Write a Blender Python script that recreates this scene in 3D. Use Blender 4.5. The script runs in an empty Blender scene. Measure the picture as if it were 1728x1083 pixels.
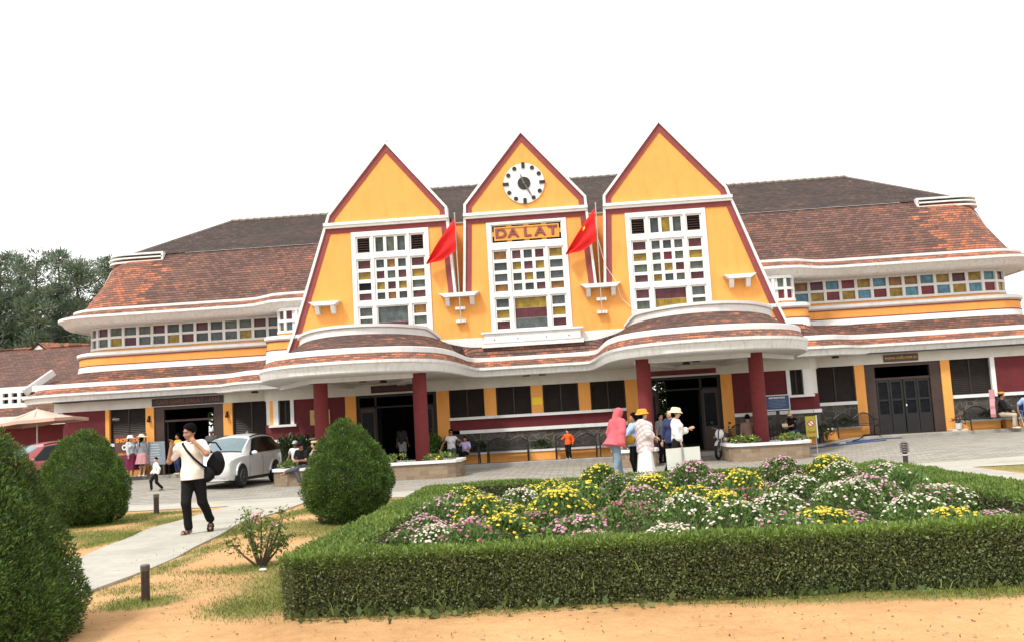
import bpy, bmesh, math, random
import numpy as np
from mathutils import Vector, Matrix, geometry
R = math.radians
random.seed(7)
rng = np.random.default_rng(11)
SC = bpy.context.scene
COL = SC.collection

# ---------------------------------------------------------------- camera
CAM = dict(f=1600.0, loc=(1.530, -36.364, 1.55), yaw=-0.06292, pitch=0.10351, roll=-0.05746)
def make_camera():
    y, p, r = CAM['yaw'], CAM['pitch'], CAM['roll']
    f = Vector((math.sin(y)*math.cos(p), math.cos(y)*math.cos(p), math.sin(p)))
    rt = Vector((math.cos(y), -math.sin(y), 0)); up = rt.cross(f)
    r2 = math.cos(r)*rt + math.sin(r)*up; u2 = -math.sin(r)*rt + math.cos(r)*up
    m = Matrix((( r2.x, u2.x, -f.x, CAM['loc'][0]), (r2.y, u2.y, -f.y, CAM['loc'][1]),
                (r2.z, u2.z, -f.z, CAM['loc'][2]), (0, 0, 0, 1)))
    cd = bpy.data.cameras.new('camera'); co = bpy.data.objects.new('camera', cd)
    COL.objects.link(co); co.matrix_world = m
    cd.sensor_fit = 'HORIZONTAL'; cd.sensor_width = 36; cd.lens = CAM['f']/1728*36
    cd.clip_start = 0.1; cd.clip_end = 2000
    SC.camera = co
make_camera()

# ---------------------------------------------------------------- sky, sun, exposure
SUN_DIR = Vector((-0.42, -0.62, 1.08)).normalized()      # from the ground towards the sun
w = bpy.data.worlds.new('World'); SC.world = w; w.use_nodes = True
nt = w.node_tree; nt.nodes.clear()
sky = nt.nodes.new('ShaderNodeTexSky'); sky.sky_type = 'NISHITA'; sky.sun_disc = False
sky.sun_elevation = math.asin(SUN_DIR.z); sky.sun_rotation = math.atan2(SUN_DIR.x, SUN_DIR.y)
sky.air_density = 1.0; sky.dust_density = 6.0; sky.ozone_density = 1.0; sky.altitude = 1500
hs = nt.nodes.new('ShaderNodeHueSaturation'); hs.inputs['Saturation'].default_value = 0.12
bg = nt.nodes.new('ShaderNodeBackground'); bg.inputs['Strength'].default_value = 0.125
out = nt.nodes.new('ShaderNodeOutputWorld')
nt.links.new(sky.outputs[0], hs.inputs['Color'])
cl = nt.nodes.new('ShaderNodeMix'); cl.data_type = 'RGBA'; cl.inputs[0].default_value = 0.75      # an even overcast veil over the clear sky
cl.inputs[7].default_value = (9.0, 8.95, 8.85, 1)
nt.links.new(hs.outputs[0], cl.inputs[6]); nt.links.new(cl.outputs[2], bg.inputs['Color'])
nt.links.new(bg.outputs[0], out.inputs[0])
sd = bpy.data.lights.new('sun', 'SUN'); sd.energy = 2.0; sd.angle = R(8); sd.color = (1.0, 0.955, 0.88)
so = bpy.data.objects.new('sun', sd); COL.objects.link(so)
so.rotation_euler = (-SUN_DIR).to_track_quat('-Z', 'Y').to_euler()
SC.view_settings.view_transform = 'Standard'; SC.view_settings.look = 'None'
SC.view_settings.gamma = 1; SC.view_settings.exposure = 0.80
SC.render.engine = 'CYCLES'
SC.cycles.max_bounces = 6; SC.cycles.diffuse_bounces = 3; SC.cycles.glossy_bounces = 3
SC.cycles.transparent_max_bounces = 6; SC.cycles.caustics_reflective = False; SC.cycles.caustics_refractive = False
try: SC.cycles.use_denoising = True
except Exception: pass

# ---------------------------------------------------------------- materials
MATS = {}
def _nodes(name, rough, metal=0.0, spec=0.5):
    m = bpy.data.materials.new(name); m.use_nodes = True
    n = m.node_tree; b = n.nodes['Principled BSDF']
    b.inputs['Roughness'].default_value = rough; b.inputs['Metallic'].default_value = metal
    b.inputs['Specular IOR Level'].default_value = spec
    MATS[name] = m
    return m, n, b
def N(n, t, **kw):
    x = n.nodes.new(t)
    for k, v in kw.items(): setattr(x, k, v)
    return x
def L(n, a, b): n.links.new(a, b)
def mathn(n, op, a, b=None, c=None):
    x = N(n, 'ShaderNodeMath', operation=op)
    for i, v in enumerate((a, b, c)):
        if v is None: continue
        if isinstance(v, (int, float)): x.inputs[i].default_value = v
        else: L(n, v, x.inputs[i])
    return x.outputs[0]
def mixc(n, f, a, b, mode='MIX'):
    x = N(n, 'ShaderNodeMix', data_type='RGBA', blend_type=mode)
    for s, v in ((x.inputs[0], f), (x.inputs[6], a), (x.inputs[7], b)):
        if isinstance(v, (int, float)): s.default_value = v
        elif isinstance(v, tuple): s.default_value = (*v, 1)
        else: L(n, v, s)
    return x.outputs[2]
def ramp(n, f, stops):
    x = N(n, 'ShaderNodeValToRGB'); e = x.color_ramp.elements
    while len(e) < len(stops): e.new(0.5)
    for i, (p, c) in enumerate(stops):
        e[i].position = p; e[i].color = (*c, 1) if isinstance(c, tuple) else (c, c, c, 1)
    L(n, f, x.inputs[0]); return x.outputs[0]
def noise(n, vec, scale, detail=4, rough=0.55):
    x = N(n, 'ShaderNodeTexNoise'); x.inputs['Scale'].default_value = scale
    x.inputs['Detail'].default_value = detail; x.inputs['Roughness'].default_value = rough
    if vec is not None: L(n, vec, x.inputs['Vector'])
    return x.outputs[0]
def pos(n, s=(1, 1, 1), kind='Object'):
    t = N(n, 'ShaderNodeTexCoord'); m = N(n, 'ShaderNodeMapping'); m.inputs['Scale'].default_value = s
    L(n, t.outputs[kind], m.inputs['Vector']); return m.outputs[0]
def bump(n, b, h, strength=0.3, dist=0.02):
    x = N(n, 'ShaderNodeBump'); x.inputs['Strength'].default_value = strength; x.inputs['Distance'].default_value = dist
    L(n, h, x.inputs['Height']); L(n, x.outputs[0], b.inputs['Normal'])
def flat(name, c, rough=0.7, var=0.12, scale=6.0, metal=0.0, spec=0.4, bmp=0.0, stretch=(1, 1, 1), dirt=None, fine=40.0):
    """painted or plain surface with irregular tone, optional dirt in streaks, and fine bump"""
    m, n, b = _nodes(name, rough, metal, spec)
    p = pos(n, stretch)
    f = noise(n, p, scale, 5)
    d = tuple(max(0, x*(1-var)) for x in c); u = tuple(min(1, x*(1+var*0.6)) for x in c)
    col = mixc(n, ramp(n, f, [(0.3, 0.0), (0.7, 1.0)]), d, u)
    if dirt:
        g = noise(n, pos(n, dirt.get('stretch', (3, 3, 0.5))), dirt.get('scale', 2.0), 6, 0.65)
        col = mixc(n, ramp(n, g, [(dirt.get('lo', 0.52), 0.0), (dirt.get('hi', 0.75), dirt.get('amt', 0.5))]), col, dirt['c'])
    L(n, col, b.inputs['Base Color'])
    if bmp: bump(n, b, noise(n, pos(n), fine, 3), bmp, 0.01)
    return m
def leafmat(name, stops, rough=0.55, trans=0.25, ns=1.3):
    m, n, b = _nodes(name, rough, 0, 0.3)
    g = N(n, 'ShaderNodeNewGeometry')
    k = noise(n, pos(n), ns, 3)
    f = mathn(n, 'ADD', mathn(n, 'MULTIPLY', g.outputs['Random Per Island'], 0.5), mathn(n, 'MULTIPLY', mathn(n, 'SUBTRACT', k, 0.22), 0.85))
    col = ramp(n, f, stops); L(n, col, b.inputs['Base Color'])
    if trans:
        tr = N(n, 'ShaderNodeBsdfTranslucent'); L(n, col, tr.inputs[0]); mx = N(n, 'ShaderNodeMixShader'); mx.inputs[0].default_value = trans
        o = n.nodes['Material Output']; L(n, b.outputs[0], mx.inputs[1]); L(n, tr.outputs[0], mx.inputs[2]); L(n, mx.outputs[0], o.inputs[0])
    return m
def tilemat(name, orange, dark, share, newx=None, row=0.16, colw=0.22, mid=None):
    """courses of small clay tiles laid in UV metres: u along the eave, v up the slope; share = part of the tiles that stayed orange"""
    m, n, b = _nodes(name, 0.85, 0, 0.2)
    t = N(n, 'ShaderNodeTexCoord'); s = N(n, 'ShaderNodeSeparateXYZ'); L(n, t.outputs['UV'], s.inputs[0])
    wob = mathn(n, 'MULTIPLY', mathn(n, 'SUBTRACT', noise(n, pos(n), 1.1, 2), 0.5), 0.05)
    v = mathn(n, 'DIVIDE', mathn(n, 'ADD', s.outputs[1], wob), row); rr = mathn(n, 'FLOOR', v); fv = mathn(n, 'FRACT', v)
    u = mathn(n, 'ADD', mathn(n, 'DIVIDE', s.outputs[0], colw), mathn(n, 'MULTIPLY', rr, 0.5)); cc = mathn(n, 'FLOOR', u); fu = mathn(n, 'FRACT', u)
    cv = N(n, 'ShaderNodeCombineXYZ'); L(n, rr, cv.inputs[0]); L(n, cc, cv.inputs[1])
    wn = N(n, 'ShaderNodeTexWhiteNoise', noise_dimensions='2D'); L(n, cv.outputs[0], wn.inputs[0])
    cv2 = N(n, 'ShaderNodeCombineXYZ'); L(n, rr, cv2.inputs[0]); L(n, mathn(n, 'FLOOR', mathn(n, 'MULTIPLY', u, .37)), cv2.inputs[1])
    wn2 = N(n, 'ShaderNodeTexWhiteNoise', noise_dimensions='2D'); L(n, cv2.outputs[0], wn2.inputs[0])
    big = noise(n, pos(n), 0.45, 5, 0.62)
    f = mathn(n, 'ADD', mathn(n, 'MULTIPLY', wn.outputs[0], 0.42), mathn(n, 'ADD', mathn(n, 'MULTIPLY', big, 0.75), mathn(n, 'MULTIPLY', wn2.outputs[0], 0.25)))
    f = mathn(n, 'ADD', mathn(n, 'SUBTRACT', f, 0.84), share)
    if newx:
        so_ = N(n, 'ShaderNodeSeparateXYZ'); L(n, pos(n), so_.inputs[0])
        ax = mathn(n, 'ABSOLUTE', so_.outputs[0])
        st = mathn(n, 'MULTIPLY', mathn(n, 'GREATER_THAN', mathn(n, 'ADD', ax, mathn(n, 'MULTIPLY', mathn(n, 'SUBTRACT', wn2.outputs[0], 0.5), 0.9)), newx), 0.33)
        f = mathn(n, 'ADD', f, st)
    mid = mid or tuple(0.72*a+0.28*o for a, o in zip(dark, orange))
    col = ramp(n, f, [(0.0, tuple(.65*x for x in dark)), (0.22, dark), (0.42, mid), (0.56, orange), (0.9, tuple(min(1, x*1.4) for x in orange))])
    edge = mathn(n, 'GREATER_THAN', fv, 0.24)
    e = mathn(n, 'MULTIPLY', edge, mathn(n, 'GREATER_THAN', fu, 0.05))
    col = mixc(n, mathn(n, 'MULTIPLY', mathn(n, 'SUBTRACT', 1.0, e), 0.85), col, tuple(x*0.22 for x in dark))
    L(n, col, b.inputs['Base Color'])
    h = mathn(n, 'ADD', mathn(n, 'SUBTRACT', 1.0, fv), mathn(n, 'MULTIPLY', wn.outputs[0], 0.5))
    bump(n, b, mathn(n, 'MULTIPLY', h, e), 0.9, 0.04)
    return m

white_dirt = dict(c=(0.34, 0.33, 0.31), scale=1.7, stretch=(2.2, 2.2, 0.45), lo=0.52, hi=0.85, amt=0.45)
flat('white_paint', (0.68, 0.675, 0.66), 0.7, 0.06, 3, dirt=white_dirt, bmp=0.15)
flat('white_fascia', (0.68, 0.675, 0.65), 0.75, 0.07, 3, dirt=dict(c=(0.22, 0.21, 0.19), scale=3.5, stretch=(2.6, 2.6, 0.35), lo=0.5, hi=0.8, amt=0.5), bmp=0.2)
flat('cream_plaster', (0.62, 0.60, 0.54), 0.8, 0.07, 2, dirt=dict(c=(0.3, 0.29, 0.26), scale=1.5, stretch=(1, 1, 1), lo=0.5, hi=0.8, amt=0.35))
flat('yellow_stucco', (0.76, 0.335, 0.078), 0.8, 0.06, 1.6, dirt=dict(c=(0.42, 0.18, 0.035), scale=1.4, stretch=(2.0, 2.0, 0.5), lo=0.5, hi=0.85, amt=0.5), bmp=0.25)
flat('red_stripe', (0.235, 0.052, 0.052), 0.75, 0.12, 3, bmp=0.2)
flat('maroon_wall', (0.115, 0.014, 0.018), 0.85, 0.16, 4, bmp=0.35, fine=70)
flat('column_red', (0.155, 0.023, 0.025), 0.9, 0.16, 12, bmp=0.6, fine=55)
flat('dark_shutter', (0.022, 0.016, 0.013), 0.55, 0.3, 4)
flat('black_door', (0.011, 0.010, 0.010), 0.6, 0.3, 4)
flat('interior_shade', (0.03, 0.028, 0.027), 0.9, 0.3, 1)  # near-black colour puts the gloom of unlit rooms and hollows into the paint
flat('brown_frame', (0.05, 0.028, 0.022), 0.6, 0.2, 4)
flat('black_metal', (0.014, 0.013, 0.012), 0.45, 0.3, 10)
flat('black_rubber', (0.012, 0.012, 0.012), 0.8, 0.2, 8)
flat('grey_metal', (0.42, 0.42, 0.41), 0.4, 0.1, 8, metal=0.7)
flat('steel_pale', (0.62, 0.62, 0.6), 0.45, 0.1, 8, metal=0.3)
flat('concrete', (0.42, 0.40, 0.36), 0.85, 0.12, 2.5, bmp=0.25)
flat('soil', (0.05, 0.03, 0.02), 0.95, 0.3, 8, bmp=0.6)
tilemat('tile_main', (0.33, 0.115, 0.062), (0.145, 0.08, 0.064), 0.30, newx=16.4)
tilemat('tile_upper', (0.15, 0.080, 0.06), (0.062, 0.041, 0.034), 0.30)
tilemat('tile_lower', (0.36, 0.13, 0.068), (0.135, 0.078, 0.064), 0.42)
tilemat('tile_strip', (0.42, 0.155, 0.08), (0.16, 0.09, 0.072), 0.52, row=.13)
tilemat('tile_portico', (0.42, 0.15, 0.08), (0.10, 0.062, 0.052), 0.36)
for nm, c in dict(teal=(0.075, 0.095, 0.09), slate=(0.12, 0.14, 0.14), maroon=(0.13, 0.026, 0.034), mustard=(0.42, 0.27, 0.025), amber=(0.36, 0.17, 0.035),
                  sky=(0.13, 0.33, 0.45), dark=(0.012, 0.014, 0.018), rose=(0.17, 0.05, 0.06), sage=(0.14, 0.17, 0.13), red=(0.25, 0.015, 0.03)).items():
    flat('glass_'+nm, tuple(x*.66 for x in c), 0.22, 0.45, 5.0, spec=0.3)
MATS['glass_dark'].node_tree.nodes['Principled BSDF'].inputs['Specular IOR Level'].default_value = 0.08
GLASS = {k[6:]: v for k, v in MATS.items() if k.startswith('glass_')}

# ---------------------------------------------------------------- mesh builder
class MB:
    def __init__(s): s.v = []; s.f = []; s.m = []; s.uv = []
    def add(s, vs, fs, m=0, uvs=None):
        o = len(s.v); s.v.extend([tuple(map(float, p)) for p in vs])
        for i, f in enumerate(fs):
            s.f.append(tuple(o+j for j in f)); s.m.append(m if isinstance(m, int) else m[i])
            s.uv.append(uvs[i] if uvs else None)
        return s
    def box(s, x0, x1, y0, y1, z0, z1, m=0, M=None):
        vs = [(x, y, z) for z in (z0, z1) for y in (y0, y1) for x in (x0, x1)]
        if M is not None: vs = [tuple(M @ Vector(p)) for p in vs]
        return s.add(vs, [(0, 2, 3, 1), (4, 5, 7, 6), (0, 1, 5, 4), (2, 6, 7, 3), (0, 4, 6, 2), (1, 3, 7, 5)], m)
    def bar(s, a, b, w, h, m=0):
        """square bar from a to b"""
        a, b = Vector(a), Vector(b); d = (b-a); l = d.length; q = d.to_track_quat('Y', 'Z').to_matrix().to_4x4()
        return s.box(-w/2, w/2, 0, l, -h/2, h/2, m, Matrix.Translation(a) @ q)
    def tube(s, pts, r, n=8, m=0, cap=True):
        pts = [Vector(p) for p in pts]; rs = r if isinstance(r, (list, tuple)) else [r]*len(pts)
        rings = []; up = Vector((0, 0, 1)); prev = None
        for i, p in enumerate(pts):
            d = (pts[min(i+1, len(pts)-1)]-pts[max(i-1, 0)]).normalized()
            if prev is None:
                a = d.cross(up if abs(d.z) < 0.95 else Vector((1, 0, 0))).normalized()
            else:
                a = (prev - d*prev.dot(d)).normalized()
            prev = a; b = d.cross(a)
            rings.append([p+rs[i]*(a*math.cos(t)+b*math.sin(t)) for t in [2*math.pi*k/n for k in range(n)]])
        return s.loft(rings, True, m, cap)
    def loft(s, rings, closed=False, m=0, cap=False, uv=False, flip=False, u0=0.0, v0=0.0, even=False):
        n = len(rings[0]); vs = [p for r in rings for p in r]; fs = []; us = []; ms = []
        if uv:
            U = [[0]*n for _ in rings]; V = [[0]*n for _ in rings]
            for i, r in enumerate(rings):
                for j in range(n):
                    if i: V[i][j] = V[i-1][j]+(Vector(r[j])-Vector(rings[i-1][j])).length
            if even: V = [[sorted(v)[len(v)//2]]*n for v in V]                # level courses
            base = rings[uv-1] if isinstance(uv, int) and uv > 1 else rings[0]
            acc = 0
            for j in range(n):
                if j: acc += (Vector(base[j])-Vector(base[j-1])).length
                for i in range(len(rings)): U[i][j] = acc
        for i in range(len(rings)-1):
            for j in range(n if closed else n-1):
                k = (j+1) % n
                q = [(i, j), (i, k), (i+1, k), (i+1, j)]
                if flip: q = q[::-1]
                fs.append(tuple(a*n+b for a, b in q)); ms.append(m if isinstance(m, int) else m[i])
                us.append([(u0+U[a][b], v0+V[a][b]) for a, b in q] if uv else None)
        if cap:
            fs.append(tuple(range(n))[::-1]); fs.append(tuple((len(rings)-1)*n+j for j in range(n))); us += [None, None]
            k = m if isinstance(m, int) else m[0]; ms += [k, k]
        return s.add(vs, fs, ms, us)
    def plate(s, outer, holes=(), y0=0.0, y1=0.1, m=0):
        """polygon in the xz plane with holes, from y0 (front, towards the viewer) to y1"""
        loops = [list(outer)]+[list(h) for h in holes]
        def area(l): return sum(l[i][0]*l[(i+1) % len(l)][1]-l[(i+1) % len(l)][0]*l[i][1] for i in range(len(l)))
        loops = [l if (area(l) > 0) == (i == 0) else l[::-1] for i, l in enumerate(loops)]
        tri = geometry.tessellate_polygon([[Vector((a, b, 0)) for a, b in l] for l in loops])
        flatp = [p for l in loops for p in l]
        nn = len(flatp); vs = [(a, y0, b) for a, b in flatp]+[(a, y1, b) for a, b in flatp]; fs = []
        for t in tri:
            a, b, c = [flatp[i] for i in t]
            ccw = (b[0]-a[0])*(c[1]-a[1])-(c[0]-a[0])*(b[1]-a[1]) > 0
            t = t if ccw else t[::-1]
            fs.append(tuple(t)); fs.append(tuple(nn+i for i in t[::-1]))
        o = 0
        for l in loops:
            for i in range(len(l)):
                a, b = o+i, o+(i+1) % len(l); fs.append((a, nn+a, nn+b, b)[::1])
            o += len(l)
        return s.add(vs, fs, m)
    def prism(s, poly, z0, z1, m=0):
        n = len(poly)
        a = sum(poly[i][0]*poly[(i+1) % n][1]-poly[(i+1) % n][0]*poly[i][1] for i in range(n))
        if a < 0: poly = poly[::-1]
        vs = [(x, y, z0) for x, y in poly]+[(x, y, z1) for x, y in poly]
        return s.add(vs, [tuple(range(n))[::-1], tuple(range(n, 2*n))]+[(i, (i+1) % n, n+(i+1) % n, n+i) for i in range(n)], m)
    def ell(s, c, r, n=12, k=8, m=0, M=None):
        vs = [(0, 0, -1)]+[(math.sin(math.pi*j/k)*math.cos(2*math.pi*i/n), math.sin(math.pi*j/k)*math.sin(2*math.pi*i/n), -math.cos(math.pi*j/k)) for j in range(1, k) for i in range(n)]+[(0, 0, 1)]
        vs = [Vector((p[0]*r[0], p[1]*r[1], p[2]*r[2])) for p in vs]
        if M is not None: vs = [M @ p for p in vs]
        vs = [p+Vector(c) for p in vs]; e = len(vs)-1
        fs = [(0, 1+(i+1) % n, 1+i) for i in range(n)]
        for j in range(k-2): fs += [(1+j*n+i, 1+j*n+(i+1) % n, 1+(j+1)*n+(i+1) % n, 1+(j+1)*n+i) for i in range(n)]
        fs += [(e, 1+(k-2)*n+i, 1+(k-2)*n+(i+1) % n) for i in range(n)]
        return s.add(vs, fs, m)
    def lathe(s, prof, c=(0, 0, 0), n=16, m=0):
        rings = [[(c[0]+r*math.cos(2*math.pi*i/n), c[1]+r*math.sin(2*math.pi*i/n), c[2]+z) for i in range(n)] for r, z in prof]
        return s.loft(rings, True, m, True)
    def build(s, name, mats, parent=None, smooth=None, loc=None):
        return mkobj(name, s.v, s.f, mats, parent, s.m, s.uv, smooth, loc)

def mkobj(name, v, f, mats, parent=None, mi=None, uv=None, smooth=None, loc=None):
    me = bpy.data.meshes.new(name)
    if isinstance(v, np.ndarray):
        nf, k = f.shape
        me.vertices.add(len(v)); me.vertices.foreach_set('co', np.ascontiguousarray(v, np.float32).ravel())
        me.loops.add(nf*k); me.loops.foreach_set('vertex_index', np.ascontiguousarray(f, np.int32).ravel())
        me.polygons.add(nf); me.polygons.foreach_set('loop_start', np.arange(0, nf*k, k, dtype=np.int32))
        me.update(calc_edges=True)
    else:
        me.from_pydata(v, [], f)
    mats = mats if isinstance(mats, (list, tuple)) else [mats]
    for m in mats: me.materials.append(MATS[m] if isinstance(m, str) else m)
    if mi is not None and len(mats) > 1: me.polygons.foreach_set('material_index', np.array(mi, np.int32))
    if uv and any(u is not None for u in uv):
        l = me.uv_layers.new(name='UVMap'); arr = []
        for p, u in zip(me.polygons, uv):
            for j in range(p.loop_total): arr += list(u[j]) if u is not None else [0.0, 0.0]
        l.data.foreach_set('uv', np.array(arr, np.float32))
    if smooth is not None:
        me.polygons.foreach_set('use_smooth', np.ones(len(me.polygons), bool))
        if smooth < 180: me.set_sharp_from_angle(angle=R(smooth))
    me.validate(clean_customdata=False); me.update()
    o = bpy.data.objects.new(name, me); COL.objects.link(o)
    if parent is not None: o.parent = parent
    if loc is not None: o.location = loc
    return o
def tag(o, label=None, cat=None, group=None, kind=None):
    if label: o['label'] = label
    if cat: o['category'] = cat
    if group: o['group'] = group
    if kind: o['kind'] = kind
    return o
def thing(name, label, cat, loc=(0, 0, 0), rz=0.0, group=None):
    o = bpy.data.objects.new(name, None); COL.objects.link(o); o.empty_display_size = 0.3
    o.location = loc; o.rotation_euler = (0, 0, rz); return tag(o, label, cat, group)
def copy_tree(o, parent=None):
    c = o.copy(); COL.objects.link(c); c.parent = parent
    for ch in o.children: copy_tree(ch, c)
    return c
def rect(x0, x1, z0, z1): return [(x0, z0), (x1, z0), (x1, z1), (x0, z1)]
def offset_line(p, d):
    """offset an open polyline to its left by d with mitres"""
    out = []
    for i in range(len(p)):
        a = Vector(p[max(i-1, 0)]); b = Vector(p[i]); c = Vector(p[min(i+1, len(p)-1)])
        n1 = (b-a).normalized() if i else None; n2 = (c-b).normalized() if i < len(p)-1 else None
        l1 = Vector((-n1.y, n1.x)) if n1 else None; l2 = Vector((-n2.y, n2.x)) if n2 else None
        if l1 is None: o = l2*d
        elif l2 is None: o = l1*d
        else:
            mm = (l1+l2).normalized(); o = mm*(d/max(0.3, mm.dot(l1)))
        out.append((b.x+o.x, b.y+o.y))
    return out
def ribbon(mb, p, d0, d1, y0, y1, m=0):
    """flat moulding that follows polyline p (xz), between offsets d0 and d1"""
    a = offset_line(p, d0); b = offset_line(p, d1); n = len(p)
    for i in range(n-1):
        mb.plate([a[i], a[i+1], b[i+1], b[i]], (), y0, y1, m)
def catmull(P, k=4):
    P = [np.array(p, float) for p in P]; out = []
    for i in range(len(P)-1):
        p0, p1, p2, p3 = P[max(i-1, 0)], P[i], P[i+1], P[min(i+2, len(P)-1)]
        for j in range(k):
            t = j/k; out.append(0.5*((2*p1)+(p2-p0)*t+(2*p0-5*p1+4*p2-p3)*t*t+(3*p1-p0-3*p2+p3)*t**3))
    out.append(P[-1]); return out
def text_obj(name, body, size, mat, parent, loc, rot=(R(90), 0, 0), align='CENTER', ext=0.008, sx=1.0, bold=0.0):
    cu = bpy.data.curves.new(name, 'FONT'); cu.body = body; cu.size = size; cu.align_x = align; cu.align_y = 'CENTER'
    cu.extrude = ext; cu.offset = bold; cu.resolution_u = 3
    t = bpy.data.objects.new(name, cu); COL.objects.link(t)
    dg = bpy.context.evaluated_depsgraph_get(); me = bpy.data.meshes.new_from_object(t.evaluated_get(dg))
    bpy.data.objects.remove(t); me.materials.clear(); me.materials.append(MATS[mat] if isinstance(mat, str) else mat); me.name = name
    o = bpy.data.objects.new(name, me); COL.objects.link(o); o.parent = parent; o.location = loc; o.rotation_euler = rot; o.scale = (sx, 1, 1)
    return o
# ================================================================ STATION BUILDING
B = thing('station_building', 'yellow railway station with three pointed gables, red tile roofs and two curved porches', 'building', (0, 0, 0))
random.seed(3)
# ---- gables -----------------------------------------------------
GL = [(-9.75, 4.3), (-9.36, 5.3), (-7.93, 9.52), (-7.78, 9.97), (-5.39, 12.78), (-3.09, 9.97), (-3.07, 9.52), (-2.9, 6.56), (-2.72, 6.56), (-2.72, 4.3)]
GC = [(-2.72, 4.3), (-2.72, 6.56), (-2.55, 6.56), (-2.38, 9.52), (-2.36, 10.0), (0, 12.8), (2.36, 10.0), (2.38, 9.52), (2.55, 6.56), (2.72, 6.56), (2.72, 4.3)]
def mirror(p): return [(-x, z) for x, z in p][::-1]
WIN = dict(L=(-6.92, -3.84, 4.72, 9.22), C=(-1.56, 1.56, 4.95, 9.22), R=(3.84, 6.92, 4.72, 9.22))
for k, poly in (('L', GL), ('C', GC), ('R', mirror(GL))):
    x0, x1, z0, z1 = WIN[k]
    MB().plate(poly, [rect(x0, x1, z0, z1)], 0.0, 0.35).build('gable_wall', 'yellow_stucco', B)
    if k == 'C': lines = [GC[2:9]]; slope = GC[3:8]
    elif k == 'L': lines = [GL[0:8]]; slope = GL[2:7]
    else: g = mirror(GL); lines = [g[2:10]]; slope = g[3:8]
    t = MB(); s = MB()
    for l in lines:
        l = l[::-1]                                   # left of the reversed line is the inside
        ins = 1 if k else 1
        if offset_line(l, 0.1)[len(l)//2][1] > l[len(l)//2][1]: ins = -1
        ribbon(t, l, -0.04*ins, 0.055*ins, -0.11, 0.32)
        ribbon(s, l, 0.055*ins, 0.27*ins, -0.035, 0.0)
    cx = {'L': -5.5, 'C': 0, 'R': 5.5}[k]; hw = 2.42 if k != 'C' else 2.37
    xa, xb = cx-hw, cx+hw
    t.box(xa-0.06, xb+0.06, -0.20, -0.002, 9.52, 9.63); t.box(xa-0.02, xb+0.02, -0.15, -0.001, 9.42, 9.52)
    s.box(xa+0.16, xb-0.16, -0.030, 0.0, 9.225, 9.42)
    t.build('gable_trim', 'white_paint', B); s.build('red_stripe', 'red_stripe', B)
    # the roof block behind each pointed front
    inner = [(x, z) for x, z in poly if z > 6.4]
    c = Vector((cx, 9.0))
    sh = [((x-cx)*0.965+cx, 9.0+(z-9.0)*0.965 if z > 9 else z) for x, z in inner]
    rf = MB(); n = len(sh)
    for i in range(n-1):
        a, b = sh[i], sh[i+1]; ln = (Vector(a)-Vector(b)).length
        rf.add([(a[0], .35, a[1]), (b[0], .35, b[1]), (b[0], 8.5, b[1]), (a[0], 8.5, a[1])], [(0, 1, 2, 3)], 0 if max(a[1], b[1]) > 9.9 else 1, [[(0, 0), (0, ln), (8, ln), (8, 0)]])
    rf.build('gable_roof', ['tile_upper', 'yellow_stucco'], B)
# finials on the three points
fn = MB()
for x in (-5.39, 0, 5.39): fn.ell((x, 0.1, 12.86), (.09, .12, .09), 8, 6)
fn.build('gable_cap', 'white_paint', B, 180)
# recessed yellow wall in the two slots between the gables, with the parapet it ends in
for sx in (-1, 1):
    q = MB(); a, b = sorted((sx*2.2, sx*3.25)); q.box(a, b, 1.05, 1.3, 6.4, 9.5); q.build('slot_wall', 'yellow_stucco', B)
    q = MB(); q.box(a, b, 1.0, 1.35, 9.5, 9.56); q.build('slot_coping', 'concrete', B)

# ---- the three tall windows ------------------------------------
pal = {'t': 'teal', 's': 'slate', 'm': 'maroon', 'y': 'mustard', 'a': 'amber', 'd': 'dark', 'r': 'rose', 'g': 'sage', 'b': 'sky', 'R': 'red'}
gl_names = ['glass_'+pal[k] for k in pal]; gl_idx = {k: i for i, k in enumerate(pal)}
ROWS = [(7.75, 8.07), (7.32, 7.62), (6.89, 7.18), (6.50, 6.77)]
LOW = [(5.88, 6.21), (5.46, 5.78), (5.04, 5.35)]
SPEC = {
 'L': dict(top='tgt', l='mydr', r='mygr', c=['tat', 'mgr', 'ymy', 'tat'], lowl='sgm', lowr='agm', big='sm'),
 'C': dict(top=None, l='atsa', r='yssa', c=['rtm', 'yry', 'tyt', 'gtr'], lowl='tym', lowr='sym', big='yms'),
 'R': dict(top='tyt', l='mygr', r='mygm', c=['sts', 'sRg', 'sym', 'ytg'], lowl='rgs', lowr='sgm', big='mys')}
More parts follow.
